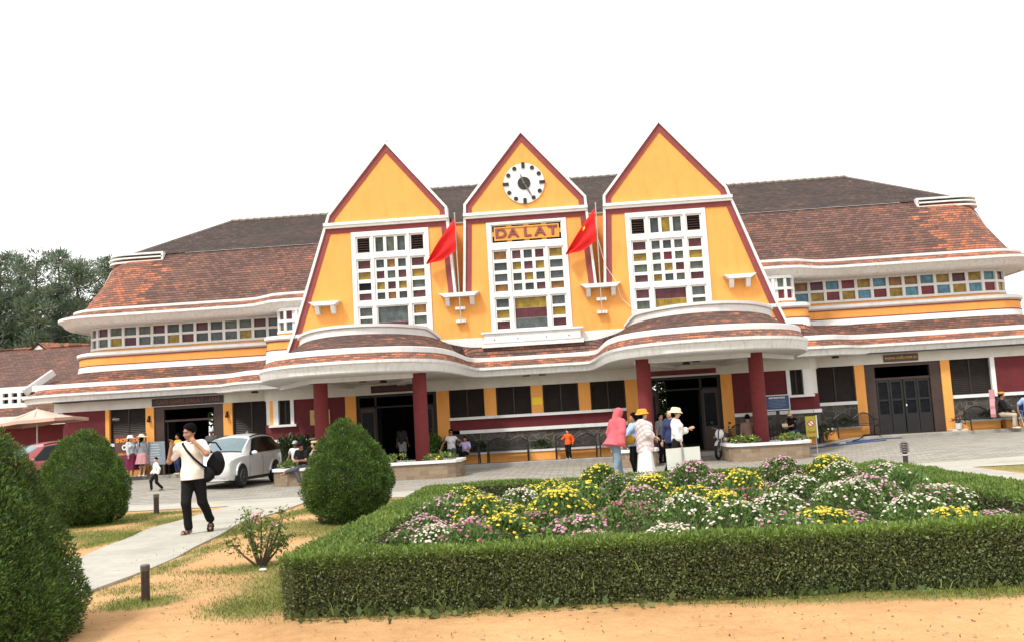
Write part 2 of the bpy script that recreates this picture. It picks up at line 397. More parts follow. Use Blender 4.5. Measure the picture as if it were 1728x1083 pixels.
def big_window(k):
    x0, x1, z0, z1 = WIN[k]; S = SPEC[k]
    wn = thing('window', None, None, (x0, 0, z0)); wn.parent = B
    holes = []; groups = []; panes = MB()
    def pane(xa, xb, za, zb, ch): panes.box(xa-x0-.02, xb-x0+.02, .10, .115, za-z0-.02, zb-z0+.02, gl_idx[ch])
    cl, cr, c0, c1 = (x0+.23, x0+.72), (x1-.72, x1-.23), x0+.95, x1-.95
    cw = (c1-c0-0.24)/3; cols = [(c0+i*(cw+.12), c0+i*(cw+.12)+cw) for i in range(3)]
    for i, (za, zb) in enumerate(ROWS):
        for (xa, xb), ch in ((cl, S['l'][i]), (cr, S['r'][i]), (cols[0], S['c'][i][0]), (cols[1], S['c'][i][1]), (cols[2], S['c'][i][2])):
            holes.append((xa, xb, za, zb)); pane(xa, xb, za, zb, ch)
    for i, (za, zb) in enumerate(LOW):
        za = max(za, z0+.1)
        for (xa, xb), ch in ((cl, S['lowl'][i]), (cr, S['lowr'][i])):
            holes.append((xa, xb, za, zb)); pane(xa, xb, za, zb, ch)
    holes.append((c0, c1, 5.04, 6.21)); nb = len(S['big'])
    for i, ch in enumerate(S['big']):
        zb = 6.21-i*1.17/nb; pane(c0-.02, c1+.02, zb-1.17/nb+.022, zb-.022 if i else zb, ch)
    groups = [(cl[0]-.06, cl[1]+.06, 6.44, 8.13), (cr[0]-.06, cr[1]+.06, 6.44, 8.13), (c0-.08, c1+.08, 6.42, 8.15),
              (cl[0]-.06, cl[1]+.06, 4.98, 6.27), (cr[0]-.06, cr[1]+.06, 4.98, 6.27), (c0-.05, c1+.05, 4.98, 6.26)]
    lou = MB()
    if S['top']:
        for i, (xa, xb) in enumerate(cols):
            holes.append((xa, xb, 8.39, 8.97)); pane(xa, xb, 8.39, 8.97, S['top'][i])
        for xa, xb in (cl, cr):
            holes.append((xa, xb, 8.39, 8.97)); lou = MB()
            for j in range(6):
                z = 8.41+j*.095; lou.add([(p[0]-x0, p[1], p[2]-z0) for p in ((xa, .02, z), (xb, .02, z), (xb, .12, z+.075), (xa, .12, z+.075))], [(0, 1, 2, 3)])
            panes.box(xa-x0, xb-x0, .13, .14, 8.37-z0, 8.99-z0, gl_idx['d']); lou.build('louvre', 'brown_frame', wn)
        groups += [(cl[0]-.06, cl[1]+.06, 8.33, 9.03), (cr[0]-.06, cr[1]+.06, 8.33, 9.03), (c0-.08, c1+.08, 8.33, 9.03)]
    else:
        holes.append((x0+.22, x1-.22, 8.42, 9.08)); groups.append((x0+.18, x1-.18, 8.38, 9.12))
        panes.box(.2, x1-x0-.2, .10, .115, 8.40-z0, 9.10-z0, gl_idx['d'])
    o = rect(0, x1-x0, 0, z1-z0)
    f = MB().plate(o, [rect(a-x0, b-x0, c-z0, d-z0) for a, b, c, d in holes], 0.0, 0.09)
    f.plate(o, [rect(a-x0, b-x0, c-z0, d-z0) for a, b, c, d in groups], -0.05, -0.002)
    f.build('frame', 'white_paint', wn)
    panes.build('pane', gl_names, wn)
for k in 'LCR': big_window(k)

# ---- white shelves on brackets ---------------------------------
def shelf(x0, x1, z, flag):
    m = MB(); w = x1-x0
    m.plate([(x0, z), (x1, z), (x1-.12, z-.09), (x1-.2, z-.15), (x0+.2, z-.15), (x0+.12, z-.09)], (), -0.42, -0.001)
    for bx in (x0+.3, x1-.3):
        m.add([(bx-.08, 0, z-.15), (bx+.08, 0, z-.15), (bx+.08, -.34, z-.15), (bx-.08, -.34, z-.15), (bx-.08, 0, z-.5), (bx+.08, 0, z-.5), (bx+.08, -.18, z-.46), (bx-.08, -.18, z-.46), (bx-.08, -.30, z-.26), (bx+.08, -.30, z-.26)],
              [(4, 5, 6, 7), (7, 6, 9, 8), (8, 9, 2, 3), (0, 4, 7, 8, 3), (1, 2, 9, 6, 5)])
    if flag:
        for zz in (z-.58, z-1.08):
            MB().box((x0+x1)/2-.19, (x0+x1)/2+.19, -.2, -.001, zz-.055, zz+.055).build('pole_cleat', 'white_paint', B)
    m.build('shelf', 'white_paint', B)
shelf(-3.5, -1.95, 6.52, True); shelf(1.95, 3.5, 6.52, True); shelf(-8.62, -7.40, 6.52, False); shelf(7.38, 8.6, 6.52, False)

# ---- roofs of the long wings -----------------------------------
NXE = (8.8, 9.1, 9.4, 9.9, 10.4, 10.8, 11.3, 12, 13, 14.5, 16)
NXR = (6.8, 7.9, 8.74, 9.9, 10.4, 10.8, 11.3, 12, 13, 14.5, 16)
def ringpath(Lh, yf, r, bay=None, nx=NXE):
    xs = [min(x, Lh-r) for x in nx]+[Lh-r]; P = [(x, yf) for x in xs]
    if bay:
        for i in range(len(xs)):
            if nx[min(i, len(nx)-1)] <= 12: P[i] = (P[i][0], yf+np.interp(nx[min(i, len(nx)-1)], [9.9, 10.4, 10.8, 11.3, 12], [bay, bay*.86, bay*.5, bay*.12, 0]))
    for k in range(1, 9):
        t = math.pi/2*k/8; P.append((Lh-r+r*math.sin(t), yf+r-r*math.cos(t)))
    for y in np.linspace(yf+r, 9.0, 5)[1:]: P.append((Lh, float(y)))
    return P
def side(P, sx, z): return [(sx*x, y, z) for x, y in P]
for sx in (-1, 1):
    fl = sx > 0
    RG = [(20.0, 1.62, 2.3, 6.98, -0.95), (19.85, 1.75, 2.2, 7.10, -0.92), (19.62, 2.1, 2.0, 7.42, -0.2), (19.4, 2.6, 1.8, 7.95, 0), (19.2, 3.1, 1.6, 8.45, 0), (19.05, 3.75, 1.3, 9.1, 0), (18.9, 4.5, 1.0, 9.8, 0)]
    m = MB(); m.loft([side([(x, max(y_, .4) if x < 9 else y_) for x, y_ in ringpath(l, y, r, b or None, NXR)], sx, z) for l, y, r, z, b in RG[1:]], uv=True, flip=not fl, even=True)
    m.build('roof_slope', 'tile_main', B, 40)
    brk = ringpath(18.9, 4.5, 1.0, None, NXR); rid = [(min(x, 15.0), 9.0) for x, y in brk]
    m = MB(); m.loft([side(ringpath(18.97, 4.42, 1.0, None, NXR), sx, 9.79), side(rid, sx, 12.12)], uv=True, flip=not fl); m.build('upper_roof', 'tile_upper', B)
    # eave: fascia, tile strip, white band
    fp = [(19.9, 1.62, 2.0, 6.38, -0.95), (20.15, 1.4, 2.2, 6.40, -0.95), (20.28, 1.26, 2.3, 6.48, -0.95), (20.36, 1.18, 2.3, 6.62, -0.95), (20.5, 1.04, 2.4, 6.70, -0.95), (20.5, 1.04, 2.4, 6.80, -0.95), (20.38, 1.2, 2.3, 6.81, -0.95)]
    m = MB(); m.loft([side(ringpath(l, y, r, b), sx, z) for l, y, r, z, b in fp], flip=not fl); m.build('fascia', 'white_fascia', B, 35)
    m = MB(); m.loft([side(ringpath(l, y, r, b), sx, z) for l, y, r, z, b in ((20.4, 1.17, 2.3, 6.815, -0.95), (20.05, 1.55, 2.3, 7.035, -0.95))], uv=True, flip=not fl); m.build('tile_strip', 'tile_strip', B, 35)
    m = MB(); m.loft([side(ringpath(l, y, r, b), sx, z) for l, y, r, z, b in ((20.06, 1.54, 2.3, 7.0, -0.95), (20.06, 1.54, 2.3, 7.13, -0.95), (19.83, 1.77, 2.2, 7.14, -0.92))], flip=not fl); m.build('gutter_band', 'white_paint', B, 35)
    m = MB(); m.loft([side(ringpath(19.9, 1.63, 2.0, -0.95), sx, 6.40), side(ringpath(18.6, 3.2, 1.6, -0.95), sx, 6.44)], flip=fl); m.build('soffit', 'white_paint', B)
    # white caps along hips and ridge
    h = ringpath(18.9, 4.5, 1.0); c = h[12+3]
    m = MB(); m.tube([(sx*(c[0]+.05), c[1]-.05, 9.84), (sx*15.0, 9, 12.18)], .06, 6); m.build('hip_cap', 'white_paint', B)
    m = MB()
    for i in range(22):
        a = 6.8+i*(8.2/22); m.tube([(sx*a, 9, 12.15), (sx*(a+.36), 9, 12.19)], .085, 6)
    m.build('ridge_tile', 'concrete', B)
    m = MB()
    for l0, y0, r0, z0, l1, y1, r1, z1 in ((18.92, 4.47, 1.0, 9.78, 19.1, 3.72, 1.3, 9.15), (19.1, 3.72, 1.3, 9.15, 19.25, 3.06, 1.6, 8.45), (19.25, 3.06, 1.6, 8.45, 19.45, 2.56, 1.8, 7.95), (19.45, 2.56, 1.8, 7.95, 19.66, 2.06, 2.0, 7.42), (19.66, 2.06, 2, 7.42, 19.9, 1.7, 2.2, 7.12)):
        a = ringpath(l0, y0, r0)[12+6]; b = ringpath(l1, y1, r1)[12+6]; m.tube([(sx*a[0], a[1], z0+.02), (sx*b[0], b[1], z1+.02)], .03, 5)
    m.build('corner_line', 'concrete', B)
    # louvred vent that wraps the break of the roof
    def vp(o, z): return [(sx*x, y, z) for x, y in ringpath(19.08+o, 4.3-o, 1.0, None, (16.45, 16.6, 16.8, 16.9))]
    m = MB()
    for o, za, zb, dp in ((.14, 9.44, 9.52, .30), (.12, 9.635, 9.70, .22), (.10, 9.80, 9.88, .34)):
        m.loft([vp(o-dp, za), vp(o, za), vp(o, zb), vp(o-dp, zb)], flip=not fl)
    xs = sx*16.4; m.box(min(xs, xs+sx*.09), max(xs, xs+sx*.09), 4.18, 4.45, 9.44, 9.88)
    vt = m.build('roof_vent', 'white_paint', B, 30)
    m = MB(); m.loft([vp(-.06, 9.50), vp(-.06, 9.82)], flip=not fl); m.build('vent_shade_sheet', 'interior_shade', vt)  # dark sheet standing in for the shade between the louvres
# roof of the middle block between and behind the gables
m = MB(); m.loft([[(-8.1, 1.2, 9.54), (8.1, 1.2, 9.54)], [(-7.2, 9, 13.0), (7.2, 9, 13.0)]], uv=True); m.build('upper_roof', 'tile_upper', B)
m = MB()
for i in range(38):
    a = -7.2+i*.38; m.tube([(a, 9, 13.03), (a+.4, 9, 13.07)], .085, 6)
m.build('ridge_tile', 'concrete', B)
m = MB()
for dx, h in ((0, 1.1), (.25, .7)): m.tube([(-2.62+dx, 8.9, 12.9), (-2.62+dx, 8.9, 13.2+h)], .012, 4)
m.box(-2.75, -2.49, 8.89, 8.91, 13.9, 13.92); m.build('aerial', 'grey_metal', B)

# ---- upper storey of the wings: bands and coloured windows ------
W0 = [(8.7, .03), (9.4, .03), (10.0, .05), (10.4, .18), (10.6, .5), (10.67, .95), (10.72, 1.75), (11.0, 2.0), (12, 2.0), (14, 2.0), (16.5, 2.0), (18.3, 2.0), (19.0, 2.25), (19.55, 2.8), (19.8, 3.6), (19.8, 5), (19.8, 8.8)]
W1 = [(8.7, .33), (9.3, .33), (9.75, .35), (10.02, .45), (10.18, .72), (10.22, 1.1), (10.3, 2.25), (10.62, 2.3), (12, 2.3), (14, 2.3), (16.5, 2.3), (17.9, 2.3), (18.6, 2.5), (19.1, 3.0), (19.3, 3.8), (19.3, 5), (19.3, 8.8)]
def wpath(P, off, k=3):
    c = catmull(P, k); o = offset_line([tuple(p) for p in c], -off); return o
def band(name, P, prof, mat, sx):
    m = MB(); m.loft([side(wpath(P, o), sx, z) for o, z in prof], flip=sx < 0); return m.build(name, mat, B, 40)
for sx in (-1, 1):
    band('wall_base', W0, [(0.0, 4.35), (.06, 4.35), (.06, 4.62), (.03, 4.68), (.03, 4.77), (0, 4.78)], 'white_paint', sx)
    band('red_line', W0, [(0, 4.78), (.035, 4.78), (.035, 4.815), (0, 4.815)], 'red_stripe', sx)
    band('yellow_band', W0, [(0, 4.815), (0, 5.115)], 'yellow_stucco', sx)
    band('red_line', W0, [(0, 5.115), (.03, 5.115), (.03, 5.15), (0, 5.15)], 'red_stripe', sx)
    band('ledge', W0, [(0, 5.15), (.05, 5.17), (.10, 5.22), (.10, 5.33), (.02, 5.36), (-.5, 5.37)], 'white_paint', sx)
    band('yellow_band', W1, [(0.0, 5.35), (0.0, 5.47)], 'yellow_stucco', sx)
    # the ribbon window: frame swept with rails and posts, panes between
    wn = thing('ribbon_window', None, None, (0, 0, 0)); wn.parent = B
    path = wpath(W1, 0, 6); pv = [Vector(p) for p in path]
    acc = [0]
    for i in range(1, len(pv)): acc.append(acc[-1]+(pv[i]-pv[i-1]).length)
    def at(s):
        x = np.interp(s, acc, [p.x for p in pv]); y = np.interp(s, acc, [p.y for p in pv])
        a = np.interp(s+.02, acc, [p.x for p in pv])-np.interp(s-.02, acc, [p.x for p in pv]); b = np.interp(s+.02, acc, [p.y for p in pv])-np.interp(s-.02, acc, [p.y for p in pv])
        return x, y, math.atan2(b, a)
    s_start = next(s for s, p in zip(acc, pv) if p.x > 10.5 and p.y > 2.2)
    fr = MB(); pn = MB()
    for o0, o1, z0, z1 in ((.05, -.1, 5.47, 5.565), (.03, -.1, 5.905, 6.005), (.05, -.1, 6.345, 6.46)):
        a = [(sx*x, y) for x, y in wpath(W1, o0, 4)]; b = [(sx*x, y) for x, y in wpath(W1, o1, 4)]
        fr.loft([[(*p, z0) for p in b], [(*p, z0) for p in a], [(*p, z1) for p in a], [(*p, z1) for p in b]], flip=sx < 0)
    cu = {-1: ['sm', 'gy', 'ts', 'sm', 'Ra', 'gs', 'sy', 'mt', 'sm', 'ts', 'my', 'ts', 'sm', 'gs', 'my'], 1: ['ab', 'my', 'bR', 'Ry', 'yb', 'bR', 'ay', 'ab', 'bR', 'yb', 'my', 'yb', 'bR', 'my', 'yb', 'ab']}[sx]
    if sx < 0: cu = ['ss', 'mt', 'gy', 'gs', 'ts', 'mt', 'tm', 'ty', 'ms', 'gs', 'sm', 'gy', 'ms', 'ss', 'yt', 'sm']
    def panel(s0, s1, top, botm):
        for ch, z0, z1 in ((top, 6.0, 6.36), (botm, 5.55, 5.92)):
            p0 = at(s0); p1 = at(s1); inn = .05
            v = []
            for (x, y, t), z in ((p0, z0), (p1, z0), (p1, z1), (p0, z1)): v.append((sx*(x-inn*math.sin(t)), y+inn*math.cos(t), z))
            pn.add(v, [(0, 1, 2, 3)], gl_idx[ch])
    def post(s, wd=.115):
        x, y, t = at(s); M = Matrix.Translation((sx*x, y, 0)) @ Matrix.Rotation(sx*t, 4, 'Z')
        fr.box(-wd/2, wd/2, -.035, .09, 5.5, 6.44, 0, M)
    s = s_start+.02; k = 0
    x_end = acc[-1]-1.0
    while s < x_end:
        panel(s+.05, s+.62-.05, *(cu[k % len(cu)])); post(s); s += .62; k += 1
    post(s)
    sb = 0.62
    for j, s in enumerate((.62, 1.08, 1.5)):
        post(s, .1)
        if j < 2: panel(s+.04, (1.08, 1.5)[j]-.04, 'g' if sx > 0 else 'm', 'R' if sx > 0 else 's')
    fr.build('frame', 'white_paint', wn); pn.build('pane', gl_names, wn)
    m = MB(); m.loft([side(wpath(W1, -.12), sx, 5.4), side(wpath(W1, -.12), sx, 6.5)], flip=sx < 0); m.build('wall_inner', 'interior_shade', B)
    # blank white wall of the block corner beside the little bay window
    m = MB(); a, b = sorted((sx*8.3, sx*9.5)); m.box(a, b, .36, .6, 5.3, 6.45); m.build('corner_wall', 'white_paint', B)

# ---- lower roof: porches, centre eave and wing eaves in one sweep -
#        Ox     Oy     Ix    Iy     fb    ft    st    wt    top
RST = [(0, -1, 0, -0.16, 3.20, 3.54, 3.81, 3.94, 4.40), (1.2, -1, 1.2, -0.16, 3.20, 3.54, 3.81, 3.94, 4.40), (1.85, -1.0, 1.95, -0.16, 3.20, 3.54, 3.81, 3.95, 4.41), (2.12, -1.12, 2.5, -0.16, 3.21, 3.55, 3.82, 3.96, 4.44), (2.28, -1.75, 2.95, -0.17, 3.22, 3.57, 3.84, 3.98, 4.52), (2.42, -2.9, 3.28, -0.2, 3.24, 3.60, 3.87, 4.02, 4.62), (2.62, -4.4, 3.55, -0.5, 3.26, 3.63, 3.9, 4.07, 4.74), (3.0, -5.75, 3.82, -1.3, 3.28, 3.65, 3.92, 4.09, 4.81), (3.7, -6.65, 4.28, -2.35, 3.28, 3.66, 3.93, 4.1, 4.83), (4.6, -7.15, 4.92, -3.2, 3.28, 3.66, 3.93, 4.1, 4.83), (5.7, -7.35, 5.65, -3.62, 3.28, 3.66, 3.93, 4.1, 4.83), (6.8, -7.2, 6.4, -3.68, 3.28, 3.66, 3.93, 4.1, 4.83), (7.6, -6.85, 7.1, -3.42, 3.28, 3.66, 3.93, 4.1, 4.83), (8.3, -6.25, 7.8, -2.8, 3.28, 3.66, 3.93, 4.1, 4.83), (8.9, -5.3, 8.38, -1.9, 3.28, 3.66, 3.93, 4.1, 4.83), (9.3, -4.2, 8.78, -1.05, 3.28, 3.66, 3.93, 4.1, 4.83), (9.5, -3.2, 8.98, -0.45, 3.28, 3.65, 3.92, 4.09, 4.78), (9.58, -2.3, 9.1, -0.2, 3.27, 3.64, 3.91, 4.08, 4.70),
       (9.62, -1.4, 9.3, -.08, 3.26, 3.63, 3.9, 4.06, 4.62), (9.85, -.8, 9.7, -.04, 3.25, 3.62, 3.89, 4.05, 4.56),
       (10.6, -.72, 10.35, .1, 3.25, 3.6, 3.88, 4.04, 4.55), (11.4, -.6, 10.7, .7, 3.25, 3.6, 3.88, 4.04, 4.55), (11.95, -.1, 11.0, 1.5, 3.25, 3.6, 3.88, 4.04, 4.55), (12.4, .32, 11.9, 1.92, 3.26, 3.6, 3.88, 4.04, 4.55),
       (13.2, .48, 13.0, 1.95, 3.27, 3.61, 3.88, 4.04, 4.55), (14.6, .5, 14.5, 1.95, 3.27, 3.61, 3.88, 4.04, 4.55), (16.5, .5, 16.3, 1.95, 3.28, 3.61, 3.88, 4.04, 4.55), (18.6, .5, 18.2, 1.95, 3.28, 3.62, 3.88, 4.04, 4.55), (20.2, .8, 19.0, 2.2, 3.28, 3.62, 3.88, 4.04, 4.55), (21.2, 1.6, 19.55, 2.75, 3.28, 3.62, 3.88, 4.04, 4.55), (21.8, 2.9, 19.85, 3.55, 3.28, 3.62, 3.88, 4.04, 4.55), (22.0, 4.8, 19.88, 5.0, 3.28, 3.62, 3.88, 4.04, 4.55), (22.0, 8.8, 19.88, 8.8, 3.28, 3.62, 3.88, 4.04, 4.55)]
ST = catmull(RST, 4)
full = [(-s[0], s[1], -s[2], *s[3:]) for s in ST[:0:-1]]+[tuple(s) for s in ST]
def eave(fn): return [fn(*s) for s in full]
def P(o, z):
    def f(Ox, Oy, Ix, Iy, fb, ft, st, wt, top):
        d = Vector((Ix-Ox, Iy-Oy)); d.normalize(); zz = dict(fb=fb, ft=ft, st=st, wt=wt, top=top)
        return (Ox+d.x*o, Oy+d.y*o, eval(z, {}, zz))
    return f
def I(dz): return lambda Ox, Oy, Ix, Iy, fb, ft, st, wt, top: (Ix, Iy, top+dz)
m = MB(); m.loft([eave(P(.16, 'fb-.01')), eave(P(.03, 'fb')), eave(P(0, 'fb+.03')), eave(P(-.02, 'fb+.17')), eave(P(-.06, 'fb+.22')), eave(P(-.07, 'ft-.13')), eave(P(-.13, 'ft-.09')), eave(P(-.13, 'ft')), eave(P(.02, 'ft+.01'))]); m.build('fascia', 'white_fascia', B, 35)
m = MB(); m.loft([eave(P(0, 'ft+.012')), eave(P(.2, 'ft+(st-ft)*.42')), eave(P(.43, 'st'))], uv=True); m.build('tile_strip', 'tile_strip', B, 30)
m = MB(); m.loft([eave(P(.41, 'st-.03')), eave(P(.41, 'wt-.02')), eave(P(.45, 'wt')), eave(P(.60, 'wt+.005'))]); m.build('gutter_band', 'white_paint', B, 40)
def sweep(a, b, name, mat):
    seg = [s for s in full if a <= s[0] <= b]; mm = MB()
    def fr(t): 
        o = []
        for Ox, Oy, Ix, Iy, fb, ft, st, wt, top in seg:
            d = Vector((Ix-Ox, Iy-Oy)); l = d.length; d.normalize(); x, y = Ox+d.x*.58, Oy+d.y*.58
            o.append((x+(Ix-x)*t, y+(Iy-y)*t, wt-.02+(top-wt+.02)*(t-.12*math.sin(math.pi*t))))
        return o
    mm.loft([fr(t) for t in (0, .25, .5, .75, 1)], uv=True); return mm.build(name, mat, B, 40)
sweep(-99, -9.6, 'lower_roof', 'tile_lower'); sweep(-9.75, -2.2, 'porch_roof', 'tile_portico'); sweep(-2.4, 2.4, 'lower_roof', 'tile_lower'); sweep(2.2, 9.75, 'porch_roof', 'tile_portico'); sweep(9.6, 99, 'lower_roof', 'tile_lower')
# soffits
m = MB(); m.loft([eave(P(.15, 'fb-.012')), eave(lambda Ox, Oy, Ix, Iy, *z: (Ix if abs(Ix) < 10.3 or abs(Ix) > 17 else math.copysign(max(abs(Ix), 10.4), Ix), (0.15 if abs(Ox) < 10.7 else max(min(Iy, 1.2), .6)) if abs(Ox) < 19 else Iy, 3.24))], flip=True); m.build('soffit', 'white_paint', B)
# shallow beams under each porch ceiling
for sx in (-1, 1):
    m = MB()
    for pth in ([(sx*3.62, -5.1, 3.2), (sx*5.2, -.02, 3.2)], [(sx*7.2, -5.3, 3.2), (sx*7.2, -.02, 3.2)], [(sx*7.2, -5.2, 3.2), (sx*9.2, -2.0, 3.2)], [(sx*3.65, -5.2, 3.2), (sx*7.2, -5.3, 3.2)]):
        m.bar(pth[0], pth[1], .3, .16)
    m.build('porch_beam', 'white_paint', B)
    # parapet that rings the top of the porch roof
    pp = [tuple(s[2:4]) for s in ST if 3.5 <= s[2] <= 9.06 and s[1] < -1.2 and s[0] < 9.6]
    inn = offset_line(pp, .16); m = MB(); zt = 5.2
    ht = [np.interp(i, [0, 5, len(pp)-4, len(pp)-1], [4.86, 5.18, 5.2, 5.2]) for i in range(len(pp))]
    A = [(sx*x, y, 4.55) for x, y in pp]; A2 = [(sx*x, y, h-.14) for (x, y), h in zip(pp, ht)]
    o2 = offset_line(pp, -.07); C = [(sx*x, y, h-.10) for (x, y), h in zip(o2, ht)]; D = [(sx*x, y, h) for (x, y), h in zip(o2, ht)]; E_ = [(sx*x, y, h+.01) for (x, y), h in zip(inn, ht)]; F = [(sx*x, y, 4.55) for x, y in inn]
    m.loft([A, A2, C, D, E_, F], flip=sx < 0); m.build('porch_parapet', 'white_paint', B, 35)
    m = MB(); m.loft([E_, [(p[0], 0.0, p[2]-.02) for p in E_]], flip=sx < 0); m.build('porch_deck', 'concrete', B)
# white sill mouldings under the middle window
m = MB(); m.box(-3.95, 3.95, -.17, -.002, 4.36, 4.70); m.box(-3.95, 3.95, -.10, -.003, 4.70, 4.76); m.build('sill_band', 'white_paint', B)
m = MB(); m.box(-1.85, 1.85, -.36, -.171, 4.50, 4.86); m.box(-1.95, 1.95, -.42, -.10, 4.86, 4.93); m.box(-1.95, 1.95, -.34, -.171, 4.34, 4.50); m.build('window_sill', 'white_paint', B)
m = MB()
for x in (-1.45, -.55, .55, 1.4): m.ell((x, -.362, 4.62), (.025, .01, .025), 8, 6)
m.build('drain_hole', 'interior_shade', B)

# ---- ground floor ------------------------------------------------
PT = 3.24
def pbox(name, mat, x0, x1, y0, y1, z0, z1, parent=B): return MB().box(x0, x1, y0, y1, z0, z1).build(name, mat, parent)
def shutter(x0, x1, z0, z1, y):
    m = MB(); n = int((z1-z0)/.07)
    m.box(x0-.02, x1+.02, y+.05, y+.08, z0-.02, z1+.02)
    for i in range(n):
        z = z0+(z1-z0)*i/n; m.add([(x0, y, z), (x1, y, z), (x1, y+.045, z+.062), (x0, y+.045, z+.062)], [(0, 1, 2, 3)])
    for x in (x0, (x0+x1)/2-.02, x1-.05): m.box(x, x+.05, y-.012, y+.05, z0, z1)
    m.build('shutter', 'dark_shutter', B)
# middle range between the two doors
pbox('beam', 'cream_plaster', -10.32, 10.32, -.012, .40, 2.82, PT)
for a, b in ((-2.0, -1.55), (-.2, .25), (1.62, 2.07), (-3.85, -3.37), (3.40, 3.87)): pbox('pillar', 'yellow_stucco', a, b, 0, .4, .02 if abs(a) > 3.2 else 1.76, 2.82)
for a, b in ((-3.37, -2.0), (-1.55, -.2), (.25, 1.62), (2.07, 3.40)): shutter(a, b, 1.765, 2.82, .16)
pbox('window_sill', 'white_paint', -3.37, 3.40, -.10, .3, 1.655, 1.76); pbox('maroon_panel', 'maroon_wall', -3.37, 3.40, 0, .3, 1.255, 1.655); pbox('stone_cap', 'white_paint', -3.0, 3.40, -.07, .3, 1.125, 1.255)
STONE = 'crazy_stone'
mm_, n_, b_ = _nodes(STONE, 0.9, 0, 0.2)
vo = N(n_, 'ShaderNodeTexVoronoi', feature='DISTANCE_TO_EDGE'); vo.inputs['Scale'].default_value = 3.0; L(n_, pos(n_, (1, 1, 1.2)), vo.inputs['Vector'])
vc = N(n_, 'ShaderNodeTexVoronoi'); vc.inputs['Scale'].default_value = 3.0; L(n_, pos(n_, (1, 1, 1.2)), vc.inputs['Vector'])
sc_ = N(n_, 'ShaderNodeSeparateColor'); L(n_, vc.outputs['Color'], sc_.inputs[0])
c_ = ramp(n_, sc_.outputs[0], [(0, (.05, .043, .037)), (.5, (.07, .061, .052)), (1, (.10, .085, .07))])
c_ = mixc(n_, ramp(n_, vo.outputs['Distance'], [(.0, 1.0), (.035, 0.0)]), c_, (.17, .155, .135)); L(n_, c_, b_.inputs['Base Color']); bump(n_, b_, vo.outputs['Distance'], .5, .03)
pbox('stone_base', STONE, -3.37, 3.40, 0, .3, .02, 1.125)
pbox('planting_ledge', 'yellow_stucco', -3.3, 3.3, -.38, -.002, .0, .33); pbox('ledge_cap', 'white_paint', -3.32, 3.32, -.42, -.003, .33, .40)
# porch doors, red walls and slit windows; mirrored
def porch_side(sx):
    def X(a, b): return sorted((sx*a, sx*b))
    a, b = X(7.0, 7.42); pbox('pillar', 'yellow_stucco', a, b, 0, .4, .02, 2.82)
    a, b = X(7.42, 9.44); pbox('red_wall', 'maroon_wall', a, b, .02, .4, 1.31 if sx > 0 else 1.31, 2.82)
    a, b = X(9.44, 10.40); pbox('red_wall', 'maroon_wall', a, b, .02, .4, 1.31, 1.79)
    a, b = X(7.42, 10.32); pbox('stone_cap', 'white_paint', a, b, -.05, .4, 1.18, 1.31); pbox('stone_base', STONE, a, b, 0, .4, .02, 1.18)
    a, b = X(9.34, 10.42); pbox('window_sill', 'white_paint', a, b, -.12, .3, 1.79, 1.88)
    a, b = X(9.44, 9.58); pbox('window_post', 'white_paint', a, b, -.03, .4, 1.88, 2.82)
    a, b = X(10.06, 10.26); pbox('window_post', 'white_paint', a, b, -.03, .4, 1.88, 2.82)
    a, b = X(9.58, 10.06); shutter(a, b, 1.885, 2.82, .16)
    a, b = X(10.26, 10.4); pbox('pillar', 'yellow_stucco' if sx < 0 else 'white_paint', a, b, 0, .4, 1.88, 2.82)
    # rounded corner back to the wing
    cv = [(10.32, .02), (10.5, .06), (10.62, .16), (10.68, .32), (10.69, .95)]
    for nm, mt, z0, z1, o in (('red_wall', 'maroon_wall', 1.31, 1.9, 0), ('stone_cap', 'white_paint', 1.18, 1.31, .06), ('stone_base', STONE, .02, 1.18, .0), ('beam', 'cream_plaster', 2.82, PT, .02), ('red_wall', 'cream_plaster', 1.9, 2.82, -.03)):
        q = offset_line(cv, -o) if o else cv; m = MB(); m.loft([[(sx*x, y+.3, z0) for x, y in q], [(sx*x, y, z0) for x, y in q], [(sx*x, y, z1) for x, y in q], [(sx*x, y+.3, z1) for x, y in q]], flip=sx < 0); m.build(nm, mt, B, 60)
    # door frame and open leaves
    a, b = X(3.87, 7.0); d = thing('door', None, None, ((a+b)/2, 0, 0)); d.parent = B; w2 = (b-a)/2
    m = MB()
    for x in (-w2+.06, w2-.06): m.box(x-.06, x+.06, .1, .3, .02, 2.82)
    m.box(-w2+.12, w2-.12, .1, .3, 2.72, 2.82); m.box(-w2+.12, w2-.12, .12, .22, 2.30, 2.36)
    for x in (-w2+.75, w2-.75): m.box(x-.04, x+.04, .12, .22, .02, 2.72)
    m.build('frame', 'black_door', d)
    for s in (-1, 1):
        m = MB(); hx = s*(w2-.75)
        m.box(hx-.03, hx+.03, .24, 1.0, .03, 2.28); m.build('leaf', 'black_door', d)
    for s in (-1, 1):
        m = MB(); m.plate(rect(s*(w2-.43)-.31, s*(w2-.43)+.31, .02, 2.3), [rect(s*(w2-.43)-.22, s*(w2-.43)+.22, .9, 2.15)], .14, .19); m.build('side_leaf', 'brown_frame', d)
        m = MB(); m.box(s*(w2-.43)-.22, s*(w2-.43)+.22, .165, .17, .9, 2.15); m.build('pane', 'glass_dark', d)
porch_side(-1); porch_side(1)
